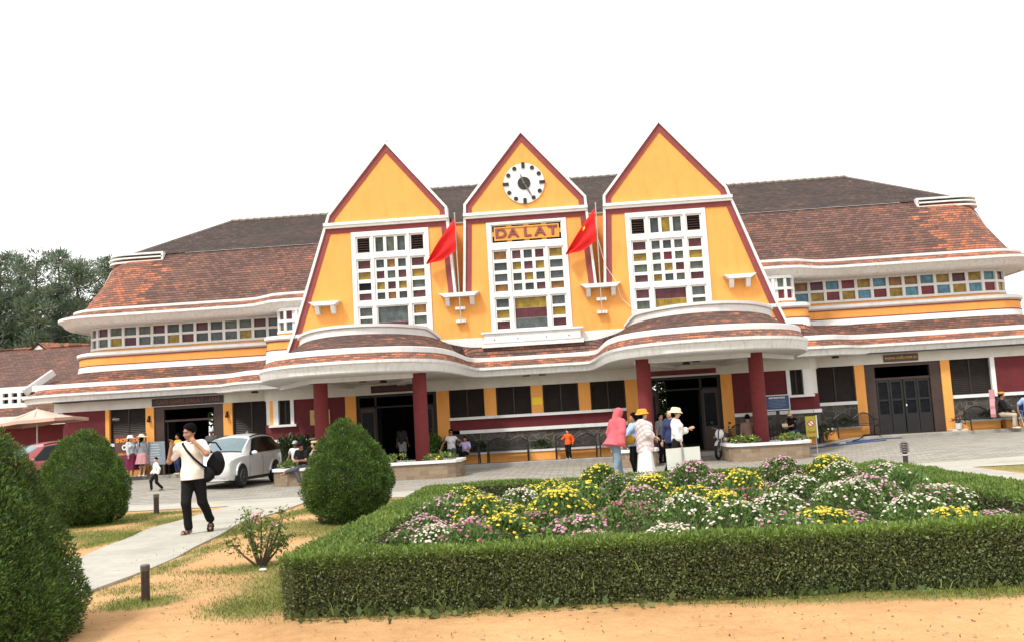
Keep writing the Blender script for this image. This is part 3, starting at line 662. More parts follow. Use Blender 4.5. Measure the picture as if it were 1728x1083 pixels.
# wings
def wing_side(sx):
    F0, Y = .2, .9
    def X(a, b): return sorted((sx*a, sx*b))
    a, b = X(10.70, 19.6); pbox('beam', 'cream_plaster', a, b, Y-.02, 1.3, 2.88, 3.25)
    for p, q in ((12.23, 12.60), (15.46, 15.80)): a, b = X(p, q); pbox('pillar', 'yellow_stucco', a, b, Y, 1.3, F0, 2.88)
    for p, q in ((10.72, 12.23), (15.80, 17.30)): a, b = X(p, q); shutter(a, b, 1.53, 2.88, Y+.12); pbox('window_sill', 'white_paint', a, b, Y-.08, 1.2, 1.40, 1.525); pbox('stone_base', STONE, a, b, Y, 1.2, F0-.1, 1.40)
    a, b = X(17.30, 17.46); pbox('window_post', 'white_paint' if sx > 0 else 'yellow_stucco', a, b, Y-.02, 1.3, 1.53 if sx > 0 else F0, 2.88)
    if sx > 0: a, b = X(17.30, 17.46); pbox('window_sill', 'white_paint', a, b, Y-.08, 1.2, 1.40, 1.525); pbox('stone_base', STONE, a, b, Y, 1.2, F0-.1, 1.40)
    a, b = X(17.46, 18.7)
    if sx > 0: pbox('red_wall', 'maroon_wall', a, b, Y, 1.3, 1.53, 2.88); pbox('stone_cap', 'white_paint', a, b, Y-.08, 1.3, 1.40, 1.525); pbox('stone_base', STONE, a, b, Y, 1.3, F0-.1, 1.40)
    else: pbox('red_wall', 'maroon_wall', a, b, Y, 1.3, F0-.1, 2.88)
    cv = [(18.7, Y), (19.2, Y+.1), (19.5, Y+.45), (19.6, Y+1), (19.6, 8.8)]
    m = MB(); m.loft([[(sx*x, y, F0-.1) for x, y in cv], [(sx*x, y, 2.9) for x, y in cv]], flip=sx < 0); m.build('red_wall', 'maroon_wall', B, 60)
    m = MB(); m.loft([[(sx*x, y, 2.9) for x, y in cv], [(sx*x, y, 3.3) for x, y in cv]], flip=sx < 0); m.build('beam', 'cream_plaster', B, 60)
    a, b = X(12.60, 15.46); d = thing('door', None, None, ((a+b)/2, Y, F0)); d.parent = B; w2 = (b-a)/2; h = 2.88-F0
    m = MB()
    for s in (-1, 1): m.box(s*(w2-.2)-.2, s*(w2-.2)+.2, .06, .24, 0, h)
    m.box(-w2+.4, w2-.4, .06, .24, h-.12, h); m.box(-w2+.4, w2-.4, .10, .2, h-.62, h-.54)
    m.build('frame', 'brown_frame', d)
    if sx > 0:
        m = MB()
        for s in (-1, 1):
            for x in (.02, .52): m.plate(rect(min(s*x, s*(x+.48)), max(s*x, s*(x+.48)), 0, h-.62), [rect(min(s*(x+.07), s*(x+.41)), max(s*(x+.07), s*(x+.41)), z0, z1) for z0, z1 in ((.75, 1.25), (1.32, h-.72))], .11, .17)
        m.build('leaf', 'black_door', d)
        m = MB(); m.box(-1.0, 1.0, .145, .15, .72, h-.66); m.build('pane', 'glass_dark', d)
        m = MB(); m.ell((.06, .09, 1.05), (.03, .03, .05), 8, 6); m.build('handle', 'steel_pale', d)
    else:
        for x in (-.95, .95):
            m = MB(); m.box(x-.03, x+.03, .2, .9, 0, h-.62); m.build('leaf', 'black_door', d)
wing_side(-1); wing_side(1)
# interior shell: hall coloured near black for its unlit gloom, with openings to the platform side
m = MB(); m.box(-19.4, 19.4, .41, 8.4, 3.26, 3.3); m.build('ceiling', 'interior_shade', B)
m = MB(); m.box(-19.4, 19.4, .45, 8.4, -.05, .012); m.build('hall_floor', 'interior_shade', B)
m = MB(); m.plate(rect(-19.4, 19.4, .012, 3.26), [rect(4.35, 5.75, .9, 2.9), rect(-16.2, -14.0, 1.5, 2.75), rect(-19, -18.4, .1, .2)], 8.4, 8.5); m.build('hall_wall', 'interior_shade', B)
m = MB()
for x in (4.35, 5.0, 5.75): m.box(x-.05, x+.05, 8.3, 8.39, .9, 2.9)
for x in (-16.2, -15.5, -14.8, -14.0): m.box(x-.04, x+.04, 8.3, 8.39, 1.5, 2.75)
m.box(-16.2, -14, 8.3, 8.385, 2.1, 2.16); m.build('hall_window_frame', 'black_door', B)
# porch columns
for x, y in ((-6.95, -5.2), (-3.62, -5.2), (3.76, -5.2), (7.38, -5.2)):
    m = MB(); m.tube([(x, y, .05), (x, y, 3.3)], .235, 24); m.build('column', 'column_red', B, 60)
# ceiling lamps
for x, y in ((-5.9, -3.5), (5.7, -3.5), (-10.9, -.2), (11.3, -.1), (-5.4, -2.4), (5.5, -2.3), (-.3, -.55), (.3, -.55)): MB().lathe([(.0, -.02), (.13, -.03), (.15, .02), (.06, .06)], (x, y, 3.19), 12).build('ceiling_lamp', 'black_metal', B, 60)
for x in (-15.63, -12.42):
    m = MB(); m.box(x-.03, x+.03, .84, .899, 2.3, 2.55); m.lathe([(.02, 0), (.075, -.16), (.05, -.2)], (x, .78, 2.5), 8); m.box(x-.02, x+.02, .77, .85, 2.5, 2.53); m.build('wall_lantern', 'black_metal', B)
# ================================================================ GROUND, PATHS
def sstep(a, b, x): t = min(1, max(0, (x-a)/(b-a))); return t*t*(3-2*t)
def zroad(x): return -0.13+0.19*sstep(8, 13, abs(x))
def gz(x, y): return zroad(x)*sstep(-15.6, -9.0, y)
def zpave(x): return 0.01+0.18*sstep(9.8, 12.5, abs(x))
GRASS = [(-2.2, -26.4, 1.0, .7, .35), (-1.5, -27.5, .55, .8, .8), (-1.6, -25.5, .55, 2.4, .8), (-1.7, -23, .6, 1.6, .7), (-2.4, -20.4, 1.5, 1.2, .8), (-2.9, -21.9, .8, .6, .5), (-3.3, -18.0, .9, .7, .55), (-2.7, -16.2, 1.2, .6, .6), (-1.4, -18, 1.2, 2.4, .6),
         (-7.4, -20.6, 1.9, 1.2, .75), (-8.6, -18.0, 1.9, 1.3, .8), (-7.5, -16.5, 1.0, .6, .7), (-6.5, -18.2, .45, 1.4, .7), (-6.1, -21.2, .35, 1.2, .8), (-9.5, -16.6, 2.0, .6, .7), (-10.5, -18.5, 1.5, 2.0, .7),
         (-2.8, -27.2, .45, .42, 1.0), (-3.3, -26.4, .5, .35, .5), (-3.6, -24.6, .22, 1.2, .7), (-4.15, -20.5, .3, 1.9, .75), (-3.75, -23, .25, 1, .6), (-4.0, -17.6, .3, 1.2, .7), (-2.3, -25.2, .6, .5, .8), (-2.9, -25.3, .5, .4, .35),
         (4.2, -28.45, 1.7, .32, .9), (6.5, -28.5, 1.5, .6, .9), (2.3, -28.4, 1.2, .16, .6), (.3, -28.42, 1.4, .14, .6), (11.4, -16.5, 1.7, 4.0, 1.0), (12.4, -21, 2.2, 4.0, 1.0)]
def grassd(x, y):
    d = 0.0
    for cx, cy, rx, ry, a in GRASS:
        q = ((x-cx)/rx)**2+((y-cy)/ry)**2
        d = np.maximum(d, a*np.clip(1.35-q, 0, 1)) if not np.isscalar(d) or True else d
    return d
def lines(a, b, fine0, fine1, fs, n): return np.unique(np.round(np.concatenate([np.linspace(a, fine0, n)[:-1], np.arange(fine0, fine1, fs), np.linspace(fine1, b, n)]), 3))
gx = lines(-400, 400, -14, 14, .2, 14); gy = lines(-80, 500, -34, -8, .2, 14)
GX, GY = np.meshgrid(gx, gy, indexing='ij')
GZ = np.vectorize(gz)(GX, GY)
inroad = ((GY > -15.5) | ((GX > 6.7) & (GX < 9.9) & (GY > -33)))
relief = 0.018*np.sin(GX*2.1+GY*1.3)*np.sin(GX*.9-GY*1.9)
GZ = np.where(GY > -15.1, GZ-.06, np.where((GX > 6.9) & (GX < 9.7), GZ-.03, GZ+np.where(GY < -15.8, relief*.6-.004, .0)))
pathL = lambda y: np.interp(y, [-31, -23.1, -19.9, -15.9], [-4.6, -5.49, -6.12, -6.31]); pathR = lambda y: np.interp(y, [-31, -26.5, -23.9, -19.85, -15.9], [-3.35, -3.70, -3.84, -4.53, -4.53])
GZ = np.where((GX > pathL(GY)+.05) & (GX < pathR(GY)-.05) & (GY < -15.4), -.03, GZ)
nx, ny = GX.shape
V = np.stack([GX, GY, GZ], -1).reshape(-1, 3); ii = np.arange(nx*ny).reshape(nx, ny)
F = np.stack([ii[:-1, :-1], ii[1:, :-1], ii[1:, 1:], ii[:-1, 1:]], -1).reshape(-1, 4)
m, n, b = _nodes('dirt', 0.95, 0, 0.1)
at_ = N(n, 'ShaderNodeAttribute'); at_.attribute_name = 'turf'
p1 = noise(n, pos(n), 0.7, 6, 0.6); p2 = noise(n, pos(n), 5, 6, 0.7); p3 = noise(n, pos(n), 45, 3, 0.7)
f = mathn(n, 'ADD', mathn(n, 'MULTIPLY', p1, .55), mathn(n, 'ADD', mathn(n, 'MULTIPLY', p2, .35), mathn(n, 'MULTIPLY', p3, .2)))
c = ramp(n, f, [(.33, (.27, .145, .065)), (.48, (.42, .24, .11)), (.62, (.50, .30, .145)), (.78, (.60, .39, .21))])
vo = N(n, 'ShaderNodeTexVoronoi', feature='DISTANCE_TO_EDGE'); vo.inputs['Scale'].default_value = 3.2; L(n, pos(n), vo.inputs['Vector'])
c = mixc(n, mathn(n, 'MULTIPLY', ramp(n, vo.outputs[0], [(0, 1.0), (.02, 0.0)]), mathn(n, 'MULTIPLY', p2, .35)), c, (.22, .115, .05))
g2 = mathn(n, 'ADD', at_.outputs['Fac'], mathn(n, 'MULTIPLY', mathn(n, 'SUBTRACT', p2, .5), 1.2))
c = mixc(n, ramp(n, g2, [(.25, 0.0), (.75, .85)]), c, (.17, .165, .05))
L(n, c, b.inputs['Base Color'])
bump(n, b, mathn(n, 'ADD', p2, mathn(n, 'MULTIPLY', p3, .6)), .7, .03)
gr = tag(mkobj('ground', V, F, 'dirt', smooth=180), kind='structure')
att = gr.data.attributes.new('turf', 'FLOAT', 'POINT'); att.data.foreach_set('value', np.clip(grassd(GX, GY), 0, 1).astype(np.float32).ravel())
# cobbled road
m, n, b = _nodes('cobbles', 0.85, 0, 0.25)
br = N(n, 'ShaderNodeTexBrick'); br.inputs['Scale'].default_value = 1.0; br.inputs['Brick Width'].default_value = .46; br.inputs['Row Height'].default_value = .27; br.inputs['Mortar Size'].default_value = .018; br.inputs['Mortar Smooth'].default_value = .4
pw = N(n, 'ShaderNodeVectorMath', operation='ADD'); L(n, pos(n), pw.inputs[0]); nv = N(n, 'ShaderNodeTexNoise'); nv.inputs['Scale'].default_value = 1.6; L(n, pos(n), nv.inputs['Vector'])
sv = N(n, 'ShaderNodeVectorMath', operation='SCALE'); sv.inputs['Scale'].default_value = .16; L(n, nv.outputs['Color'], sv.inputs[0]); L(n, sv.outputs[0], pw.inputs[1]); L(n, pw.outputs[0], br.inputs['Vector'])
br.inputs['Color1'].default_value = (.20, .185, .16, 1); br.inputs['Color2'].default_value = (.33, .31, .265, 1); br.inputs['Mortar'].default_value = (.085, .075, .06, 1)
big = noise(n, pos(n), .5, 6, .65); c = mixc(n, ramp(n, big, [(.35, .45), (.65, 0.0)]), br.outputs['Color'], (.19, .175, .15))
c = mixc(n, mathn(n, 'MULTIPLY', noise(n, pos(n), 14, 4, .7), .4), c, (.38, .35, .30))
L(n, c, b.inputs['Base Color']); bump(n, b, mathn(n, 'SUBTRACT', mathn(n, 'MULTIPLY', noise(n, pos(n), 5, 3), .6), br.outputs['Fac']), .8, .03)
def sheet(name, xs, ys, dz, mat, zf=gz):
    X, Y = np.meshgrid(xs, ys, indexing='ij'); Z = np.vectorize(zf)(X, Y)+dz; a, q = X.shape
    i = np.arange(a*q).reshape(a, q)
    return tag(mkobj(name, np.stack([X, Y, Z], -1).reshape(-1, 3), np.stack([i[:-1, :-1], i[1:, :-1], i[1:, 1:], i[:-1, 1:]], -1).reshape(-1, 4), mat, smooth=180), kind='structure')
sheet('road', np.arange(-45, 45.1, 1.0), np.concatenate([np.arange(-13.1, 0.4, .5), [0.6, 1.2]]), 0.0, 'cobbles')
# concrete apron strip, path to the viewer, path beside the bed
m, n, b = _nodes('path_concrete', 0.88, 0, 0.2)
a1 = noise(n, pos(n), .8, 6, .65); a2 = noise(n, pos(n), 9, 5, .7)
c = ramp(n, mathn(n, 'ADD', mathn(n, 'MULTIPLY', a1, .7), mathn(n, 'MULTIPLY', a2, .35)), [(.35, (.27, .255, .215)), (.55, (.37, .35, .30)), (.75, (.44, .415, .36))])
sx_ = N(n, 'ShaderNodeSeparateXYZ'); L(n, pos(n), sx_.inputs[0])
j = mathn(n, 'LESS_THAN', mathn(n, 'FRACT', mathn(n, 'DIVIDE', mathn(n, 'ADD', sx_.outputs[1], mathn(n, 'MULTIPLY', sx_.outputs[0], .12)), 1.5)), .012)
c = mixc(n, mathn(n, 'MULTIPLY', j, .55), c, (.16, .15, .125))
L(n, c, b.inputs['Base Color']); bump(n, b, a2, .25, .015)
sheet('pavement', np.arange(-45, 45.1, 1.0), np.arange(-15.5, -12.9, .4), .012, 'path_concrete')
ys = np.arange(-33, -15.3, .5); pv = [(float(pathL(y)+.03*math.sin(y*2.3)), y) for y in ys]+[(float(pathR(y)+.03*math.sin(y*1.7)), y) for y in ys[::-1]]
m = MB(); k = len(ys)
m.loft([[(x, y, .016) for x, y in pv[:k]], [(x, y, .016) for x, y in pv[k:][::-1]]])
m.loft([[(x, y, -.05) for x, y in pv[k:][::-1]], [(x, y, .016) for x, y in pv[k:][::-1]]]); m.loft([[(x, y, -.05) for x, y in pv[:k]], [(x, y, .016) for x, y in pv[:k]]])
tag(m.build('path', 'path_concrete'), kind='structure')
m = MB(); m.add([(6.85, -34, .016), (9.75, -34, .016), (9.75, -15.3, .016), (6.85, -15.3, .016)], [(0, 1, 2, 3)]); tag(m.build('path', 'path_concrete'), kind='structure')
# raised pavement with its kerb in front of the station
flat('kerb_stone', (.30, .28, .25), .85, .25, 3, bmp=.4); flat('pavement_tile', (.24, .17, .13), .55, .2, 4)
KP = [(-26, .1), (-19.5, .15), (-12.4, .15), (-11.4, -.1), (-10.4, -1.0), (-9.4, -1.3), (9.4, -1.3), (10.4, -1.0), (11.4, -.1), (12.4, .15), (19.5, .15), (26, .1)]
kp = catmull(KP, 5)
m = MB(); off = offset_line([tuple(p) for p in kp], .28)
m.loft([[(x, y, gz(x, y)-.1) for x, y in kp], [(x, y, zpave(x)-.02) for x, y in kp], [(x, y+.02, zpave(x)) for x, y in kp], [(x, y, zpave(x)) for x, y in off]])
tag(m.build('kerb', 'kerb_stone'), kind='structure')
m = MB(); m.loft([[(x, y, zpave(x)-.003) for x, y in off], [(x, 1.4, zpave(x)-.003) for x, y in off]]); tag(m.build('pavement', 'pavement_tile'), kind='structure')

# ================================================================ VEGETATION
leafmat('leaf_cone', [(.15, (.028, .05, .013)), (.42, (.062, .115, .022)), (.68, (.125, .22, .04)), (.97, (.26, .38, .08))], ns=8)
leafmat('leaf_conifer', [(.15, (.026, .044, .014)), (.42, (.06, .108, .025)), (.68, (.12, .205, .042)), (.97, (.24, .35, .08))], ns=7)
leafmat('leaf_hedge', [(.1, (.10, .105, .048)), (.35, (.135, .16, .062)), (.7, (.175, .215, .082)), (1, (.24, .275, .11))])
leafmat('leaf_hedge_top', [(.1, (.07, .12, .022)), (.5, (.14, .215, .04)), (.8, (.21, .29, .06)), (1, (.31, .38, .10))])
leafmat('leaf_flower', [(.1, (.05, .10, .03)), (.45, (.13, .215, .06)), (.75, (.20, .31, .085)), (1, (.30, .40, .13))])
leafmat('leaf_shrub', [(.1, (.014, .028, .010)), (.5, (.035, .062, .02)), (.8, (.065, .105, .03)), (1, (.12, .165, .05))], .4)
leafmat('leaf_azalea', [(.1, (.07, .11, .025)), (.5, (.13, .18, .045)), (.8, (.20, .24, .06)), (1, (.29, .3, .1))])
leafmat('leaf_pine', [(.1, (.075, .105, .075)), (.45, (.12, .165, .11)), (.75, (.17, .225, .14)), (1, (.23, .285, .18))])  # distant haze is put into these pale greyed greens
leafmat('leaf_light', [(.1, (.03, .08, .01)), (.5, (.08, .18, .02)), (1, (.2, .32, .05))])
leafmat('grass_blade', [(.1, (.08, .10, .02)), (.4, (.14, .18, .035)), (.7, (.21, .25, .05)), (1, (.34, .31, .11))])
leafmat('weed_leaf', [(.2, (.06, .10, .03)), (1, (.19, .22, .08))])
for nm, c in (('petal_yellow', [(.1, (.50, .36, .02)), (.8, (.70, .56, .06)), (1, (.78, .70, .22))]), ('petal_white', [(.1, (.38, .26, .22)), (.5, (.62, .54, .46)), (1, (.78, .74, .68))]), ('petal_pink', [(.1, (.34, .10, .17)), (.55, (.54, .29, .38)), (1, (.72, .54, .60))]), ('petal_crimson', [(.1, (.20, .05, .07)), (.6, (.34, .12, .16)), (1, (.52, .30, .33))]), ('petal_azalea', [(.1, (.7, .35, .38)), (1, (.85, .6, .6))])):
    leafmat(nm, c, .6, .15)
flat('core_green', (.035, .048, .018), .95, .3, 9); flat('bark', (.06, .042, .03), .95, .3, 9, bmp=.6); flat('twig', (.11, .08, .055), .9, .3, 9)
WD = rng.normal(size=(14, 3)); WP = rng.uniform(0, 6.28, 14)
def wob(P, sc, seed=0):
    P = np.asarray(P)*sc+seed; return np.sin(P @ WD.T+WP).sum(1)/5.3
def leaves(P, Nn, size, asp=.45, tilt=.7, up=0.0, var=.4):
    """diamond leaves: one quad per leaf, roughly along the normals"""
    k = len(P); d = Nn+rng.normal(0, tilt, (k, 3)); d[:, 2] += up; d /= np.linalg.norm(d, axis=1)[:, None]+1e-9
    s = rng.normal(size=(k, 3)); s -= (s*d).sum(1)[:, None]*d; s /= np.linalg.norm(s, axis=1)[:, None]+1e-9
    l = (size*(1+var*rng.uniform(-1, 1, k)))[:, None]; w = l*asp*.5
    n3 = np.cross(d, s); bend = n3*l*.12
    v = np.stack([P, P+d*l*.5+s*w+bend, P+d*l, P+d*l*.5-s*w+bend], 1).reshape(-1, 3)
    return v, np.arange(4*k).reshape(k, 4)
def leafobj(name, P, Nn, size, mat, parent=None, **kw):
    v, f = leaves(np.asarray(P, float), np.asarray(Nn, float), size, **kw); return mkobj(name, v, f, mat, parent)
def revolve_pts(prof, n, amp, sc, seed, depth=.12, spray=.09):
    """points scattered in the outer shell of a clipped round shrub"""
    zs = np.array([p[0] for p in prof]); rs = np.array([p[1] for p in prof])
    zz = np.linspace(zs[0], zs[-1], 200); rr = np.interp(zz, zs, rs); wgt = rr*np.sqrt(1+np.gradient(rr, zz)**2)+.03
    z = np.interp(rng.uniform(0, 1, n), np.cumsum(wgt)/wgt.sum(), zz); r = np.interp(z, zs, rs); t = rng.uniform(0, 2*np.pi, n)
    sl = np.interp(z, zz, np.gradient(rr, zz)); Nn = np.stack([np.cos(t), np.sin(t), -sl], 1); Nn /= np.linalg.norm(Nn, axis=1)[:, None]
    P = np.stack([r*np.cos(t), r*np.sin(t), z], 1); b = wob(P, sc, seed)*amp+wob(P, sc*2.7, seed+3)*amp*.5
    nc = n//75; g = rng.integers(0, nc, n); C = rng.permutation(n)[:nc]                # gather the leaves into sprays
    off = rng.normal(0, .62, (n, 3))*spray; P2 = P[C[g]]; N2 = Nn[C[g]]; b = b[C[g]]; off -= (off*N2).sum(1)[:, None]*N2*.75; rr_ = np.linalg.norm(off, axis=1)/spray
    out = (rng.uniform(0, 1, nc)**1.6*-depth)[g]+spray*.55*(1-rr_*rr_*.6)
    d = N2*.55+off/spray*.9; d /= np.linalg.norm(d, axis=1)[:, None]
    return P2+off+N2*(b+out)[:, None], d
def cone(name, label, loc, prof, n, size, mat, amp=.05, sc=3.2, seed=0, depth=.18, cat='shrub', nc=0):
    t = thing(name, label, cat, loc)
    P, Nn = revolve_pts(prof, n, amp, sc, seed, depth); leafobj('foliage', P, Nn, size, mat, t, asp=.3, tilt=.3, up=.4)
    m = MB(); pr = [(max(.02, r-.13-amp), z) for z, r in prof]; pr[0] = (pr[0][0]*.7, pr[0][1]); m.lathe(pr, n=20); m.build('light_block_core', 'core_green', t, 180)  # solid dark core, added inside the leaves to block light
    m = MB(); m.tube([(0, 0, -.05), (.02, 0, .3)], [.09, .06], 8); m.build('trunk', 'bark', t); return t
cone('topiary_shrub', 'smaller clipped egg-shaped conifer standing at a corner of the flower bed hedge', (-2.43, -20.33, -.02), [(.06, .32), (.28, .62), (.52, .735), (.7, .74), (1.0, .64), (1.3, .46), (1.5, .29), (1.62, .16), (1.70, .03)], 75000, .036, 'leaf_cone', .035, 3.6, 2)
cone('topiary_shrub', 'clipped egg-shaped conifer across the path from the hedge, before the coffee board', (-8.17, -18.23, -.02), [(.05, .40), (.25, .70), (.5, .82), (.78, .82), (1.1, .69), (1.4, .49), (1.62, .34), (1.76, .17), (1.86, .03)], 75000, .038, 'leaf_cone', .04, 3.4, 9)
# big conifer close to the camera: billowing lobes
t = thing('conifer_bush', 'large billowing dark conifer bush, the nearest one, beside the bollard in a grass tuft', 'bush', (-3.74, -29.05, -.02))
prof = [(0.0, .98), (.25, 1.13), (.57, 1.08), (1.0, .93), (1.35, .69), (1.66, .46), (1.9, .28), (2.1, .04)]
P, Nn = revolve_pts(prof, 200000, .11, 2.5, 5, .26, .115); leafobj('foliage', P, Nn, .034, 'leaf_conifer', t, asp=.26, tilt=.3, up=.5)
m = MB(); m.lathe([(max(.02, r-.24), z) for z, r in prof], n=24); m.build('light_block_core', 'core_green', t, 180)  # added dark core again, stops light passing through the bush
m = MB(); m.tube([(0, 0, -.05), (.02, 0, .4)], [.12, .09], 8); m.build('trunk', 'bark', t)

# hedge: closed box hedge round the flower bed
HX0, HX1, HY0, HY1, HH = -1.05, 6.62, -28.35, -19.75, .5
IX0, IX1, IY0, IY1 = -.60, 5.85, -28.0, -20.15
hd = thing('box_hedge', 'low clipped box hedge enclosing the chrysanthemum bed', 'hedge', (2.8, -24, 0))
def hedge_pts():
    Ps, Ns, top = [], [], []
    def face(x0, y0, x1, y1, nx_, ny_, dens, z0=.0, z1=HH):
        ln = math.hypot(x1-x0, y1-y0); k = int(ln*(z1-z0)*dens); u = rng.uniform(0, 1, k); z = rng.uniform(z0, z1, k)
        P = np.stack([x0+(x1-x0)*u, y0+(y1-y0)*u, z], 1); b = wob(P, 2.2, 1)*.03+wob(P, 6, 4)*.025-rng.uniform(0, 1, k)**2*.10+.04*(z/HH-.5)
        P[:, 0] += nx_*b; P[:, 1] += ny_*b; Ps.append(P); Ns.append(np.tile([nx_, ny_, .25], (k, 1)))
    face(HX0, HY0, HX1, HY0, 0, -1, 12500); face(HX0, HY0, HX0, HY1, -1, 0, 6500); face(HX1, HY0, HX1, HY1, 1, 0, 1800); face(HX0, HY1, HX1, HY1, 0, 1, 1200)
    face(IX0, IY0, IX0, IY1, 1, 0, 2500); face(IX1, IY0, IX1, IY1, -1, 0, 3000); face(IX0, IY1, IX1, IY1, 0, -1, 3000); face(IX0, IY0, IX1, IY0, 0, 1, 600)
    A, An = np.concatenate(Ps), np.concatenate(Ns)
    Ps, Ns = [], []
    for x0, x1, y0, y1, d in ((HX0, HX1, HY0, IY0, 4200), (HX0, IX0, IY0, IY1, 4200), (IX1, HX1, IY0, IY1, 3600), (HX0, HX1, IY1, HY1, 4200)):
        k = int((x1-x0)*(y1-y0)*d); P = np.stack([rng.uniform(x0, x1, k), rng.uniform(y0, y1, k), np.full(k, HH)], 1)
        P[:, 2] += wob(P, 2.0, 7)*.02+wob(P, 7, 2)*.015-rng.uniform(0, 1, k)**2*.08; Ps.append(P); Ns.append(np.tile([0, 0, 1.0], (k, 1)))
    return A, An, np.concatenate(Ps), np.concatenate(Ns)
A, An, T, Tn = hedge_pts(); o3 = np.array([2.8, -24, 0])
tp = A[:, 2] > HH-.10*rng.uniform(0, 1, len(A))**1.2
leafobj('side_foliage', A[~tp]-o3, An[~tp], .026, 'leaf_hedge', hd, asp=.55, tilt=.8, up=.2)
T = np.concatenate([T, A[tp]]); Tn = np.concatenate([Tn, An[tp]])
leafobj('top_foliage', T-o3, Tn, .038, 'leaf_hedge_top', hd, asp=.42, tilt=.7, up=.4)
m = MB(); d = .09
for x0, x1, y0, y1 in ((HX0+d, HX1-d, HY0+d, IY0-d), (HX0+d, IX0-d, IY0-d, IY1+d), (IX1+d, HX1-d, IY0-d, IY1+d), (HX0+d, HX1-d, IY1+d, HY1-d)): m.box(x0-2.8, x1-2.8, y0+24, y1+24, 0, HH-.05)
m.build('light_block_core', 'core_green', hd)  # added dark boxes that block light and view through the hedge
m = MB(); m.add([(IX0-.1, IY0-.1, .03), (IX1+.1, IY0-.1, .03), (IX1+.1, IY1+.1, .03), (IX0-.1, IY1+.1, .03)], [(0, 1, 2, 3)]); tag(m.build('ground', 'soil'), kind='structure')
# tall grass blades growing out of the hedge and the lawn patches
def blades(P, h, w, mat, name, parent=None, lean=.45):
    k = len(P); d = rng.normal(0, lean, (k, 3)); d[:, 2] = 1; d /= np.linalg.norm(d, axis=1)[:, None]
    t = rng.uniform(0, 2*np.pi, k); s = np.stack([np.cos(t), np.sin(t), 0*t], 1)*w; hh = (h*rng.uniform(.4, 1.2, k))[:, None]
    dr = np.stack([d[:, 0], d[:, 1], -.35*np.abs(d[:, 0])-.1], 1)*.5
    v = np.stack([P-s, P+s, P+d*hh*.55+s*.7, P+d*hh*.55-s*.7, P+d*hh+dr*hh, P+d*hh+dr*hh+s*.08], 1).reshape(-1, 3)
    b_ = np.arange(k)[:, None]*6; f = np.concatenate([b_+np.array([[0, 1, 2, 3]]), b_+np.array([[3, 2, 5, 4]])]); return mkobj(name, v, f, mat, parent)
Gp = []
for cx, cy, rx, ry, a in GRASS:
    if cx > 9: k = int(900*rx*ry)
    else: k = int(7500*rx*ry*a)
    q = rng.normal(0, .55, (k, 2)); q = q[(q**2).sum(1) < 1.4]; Gp.append(np.stack([cx+q[:, 0]*rx, cy+q[:, 1]*ry, np.zeros(len(q))-.01], 1))
Gp = np.concatenate(Gp); keep = ~((Gp[:, 0] > pathL(Gp[:, 1])+.08) & (Gp[:, 0] < pathR(Gp[:, 1])-.08)) & (Gp[:, 1] < -15.5) & ~((Gp[:, 0] > HX0) & (Gp[:, 0] < HX1) & (Gp[:, 1] > HY0)) & ~((Gp[:, 0] > 6.8) & (Gp[:, 0] < 9.75))
tag(blades(Gp[keep], .048, .0032, 'grass_blade', 'grass'), kind='stuff')
# a few taller wild blades on top of and in front of the hedge
k = 900; q = np.stack([rng.uniform(HX0, HX1, k), np.where(rng.uniform(0, 1, k) < .5, rng.uniform(HY0, IY0, k), rng.uniform(IY1, HY1, k)), np.full(k, HH-.05)], 1)
k2 = 500; q2 = np.stack([rng.uniform(HX0, IX0, k2), rng.uniform(IY0, IY1, k2), np.full(k2, HH-.05)], 1); k3 = 500; q3 = np.stack([rng.uniform(IX1, HX1, k3), rng.uniform(IY0, IY1, k3), np.full(k3, HH-.05)], 1)
k4 = 110; q4 = np.stack([rng.uniform(-.9, 6.6, k4), rng.uniform(HY0-.12, HY0+.0, k4), rng.uniform(0, .3, k4)], 1)
tag(blades(np.concatenate([q, q2, q3, q4]), .15, .0045, 'grass_blade', 'wild_grass', lean=.5), kind='stuff')
k = 260; wx = np.concatenate([rng.uniform(-1.0, .6, 120), rng.uniform(.6, 6.4, k-120)]); P = np.stack([wx, HY0-.05-np.abs(rng.normal(0, .09, k)), np.full(k, .02)], 1)
tag(leafobj('weeds', P, np.tile([0, -.5, .7], (k, 1)), .075, 'weed_leaf', asp=.6, tilt=.6), kind='stuff')
# dry leaves and pebbles on the bare earth
k = 420; P = np.stack([rng.uniform(-3.2, 6, k), rng.uniform(-31.5, -28.4, k), np.full(k, .012)], 1)
k2 = 700; P2 = np.stack([rng.uniform(-4.4, -1.1, k2), rng.uniform(-28.5, -18, k2), np.full(k2, .012)], 1)
flat('dry_leaf', (.16, .09, .045), .9, .4, 30)
tag(leafobj('leaf_litter', np.concatenate([P, P2]), np.tile([.3, .2, .05], (k+k2, 1)), .022, 'dry_leaf', asp=.5, tilt=.5), kind='stuff')

flat('pebble', (.30, .21, .14), .9, .4, 40)
def stones(k, x0, x1, y0, y1, r0, r1):
    P = np.stack([rng.uniform(x0, x1, k), rng.uniform(y0, y1, k), np.zeros(k)], 1); r = rng.uniform(r0, r1, k)**1.0; o = []
    for a, b_, c_ in ((0, 0, .7), (1, 0, .1), (.3, .9, .15), (-.8, .6, .1), (-.8, -.6, .12), (.3, -.9, .1)): o.append(P+np.stack([a*r, b_*r, c_*r], 1)+rng.normal(0, .15, (k, 3))*r[:, None]*np.array([1, 1, .3]))
    v = np.stack(o, 1).reshape(-1, 3); b0 = np.arange(k)[:, None]*6; f = np.concatenate([b0+np.array([[0, i, i % 5+1]]) for i in range(1, 6)]); return v, f
va, fa = stones(900, -4, 6.5, -32, -28.45, .004, .014); vb, fb = stones(350, -4.2, -1.1, -28.4, -17, .006, .018); vc, fc = stones(250, -9.5, -6.2, -23, -16, .006, .02)
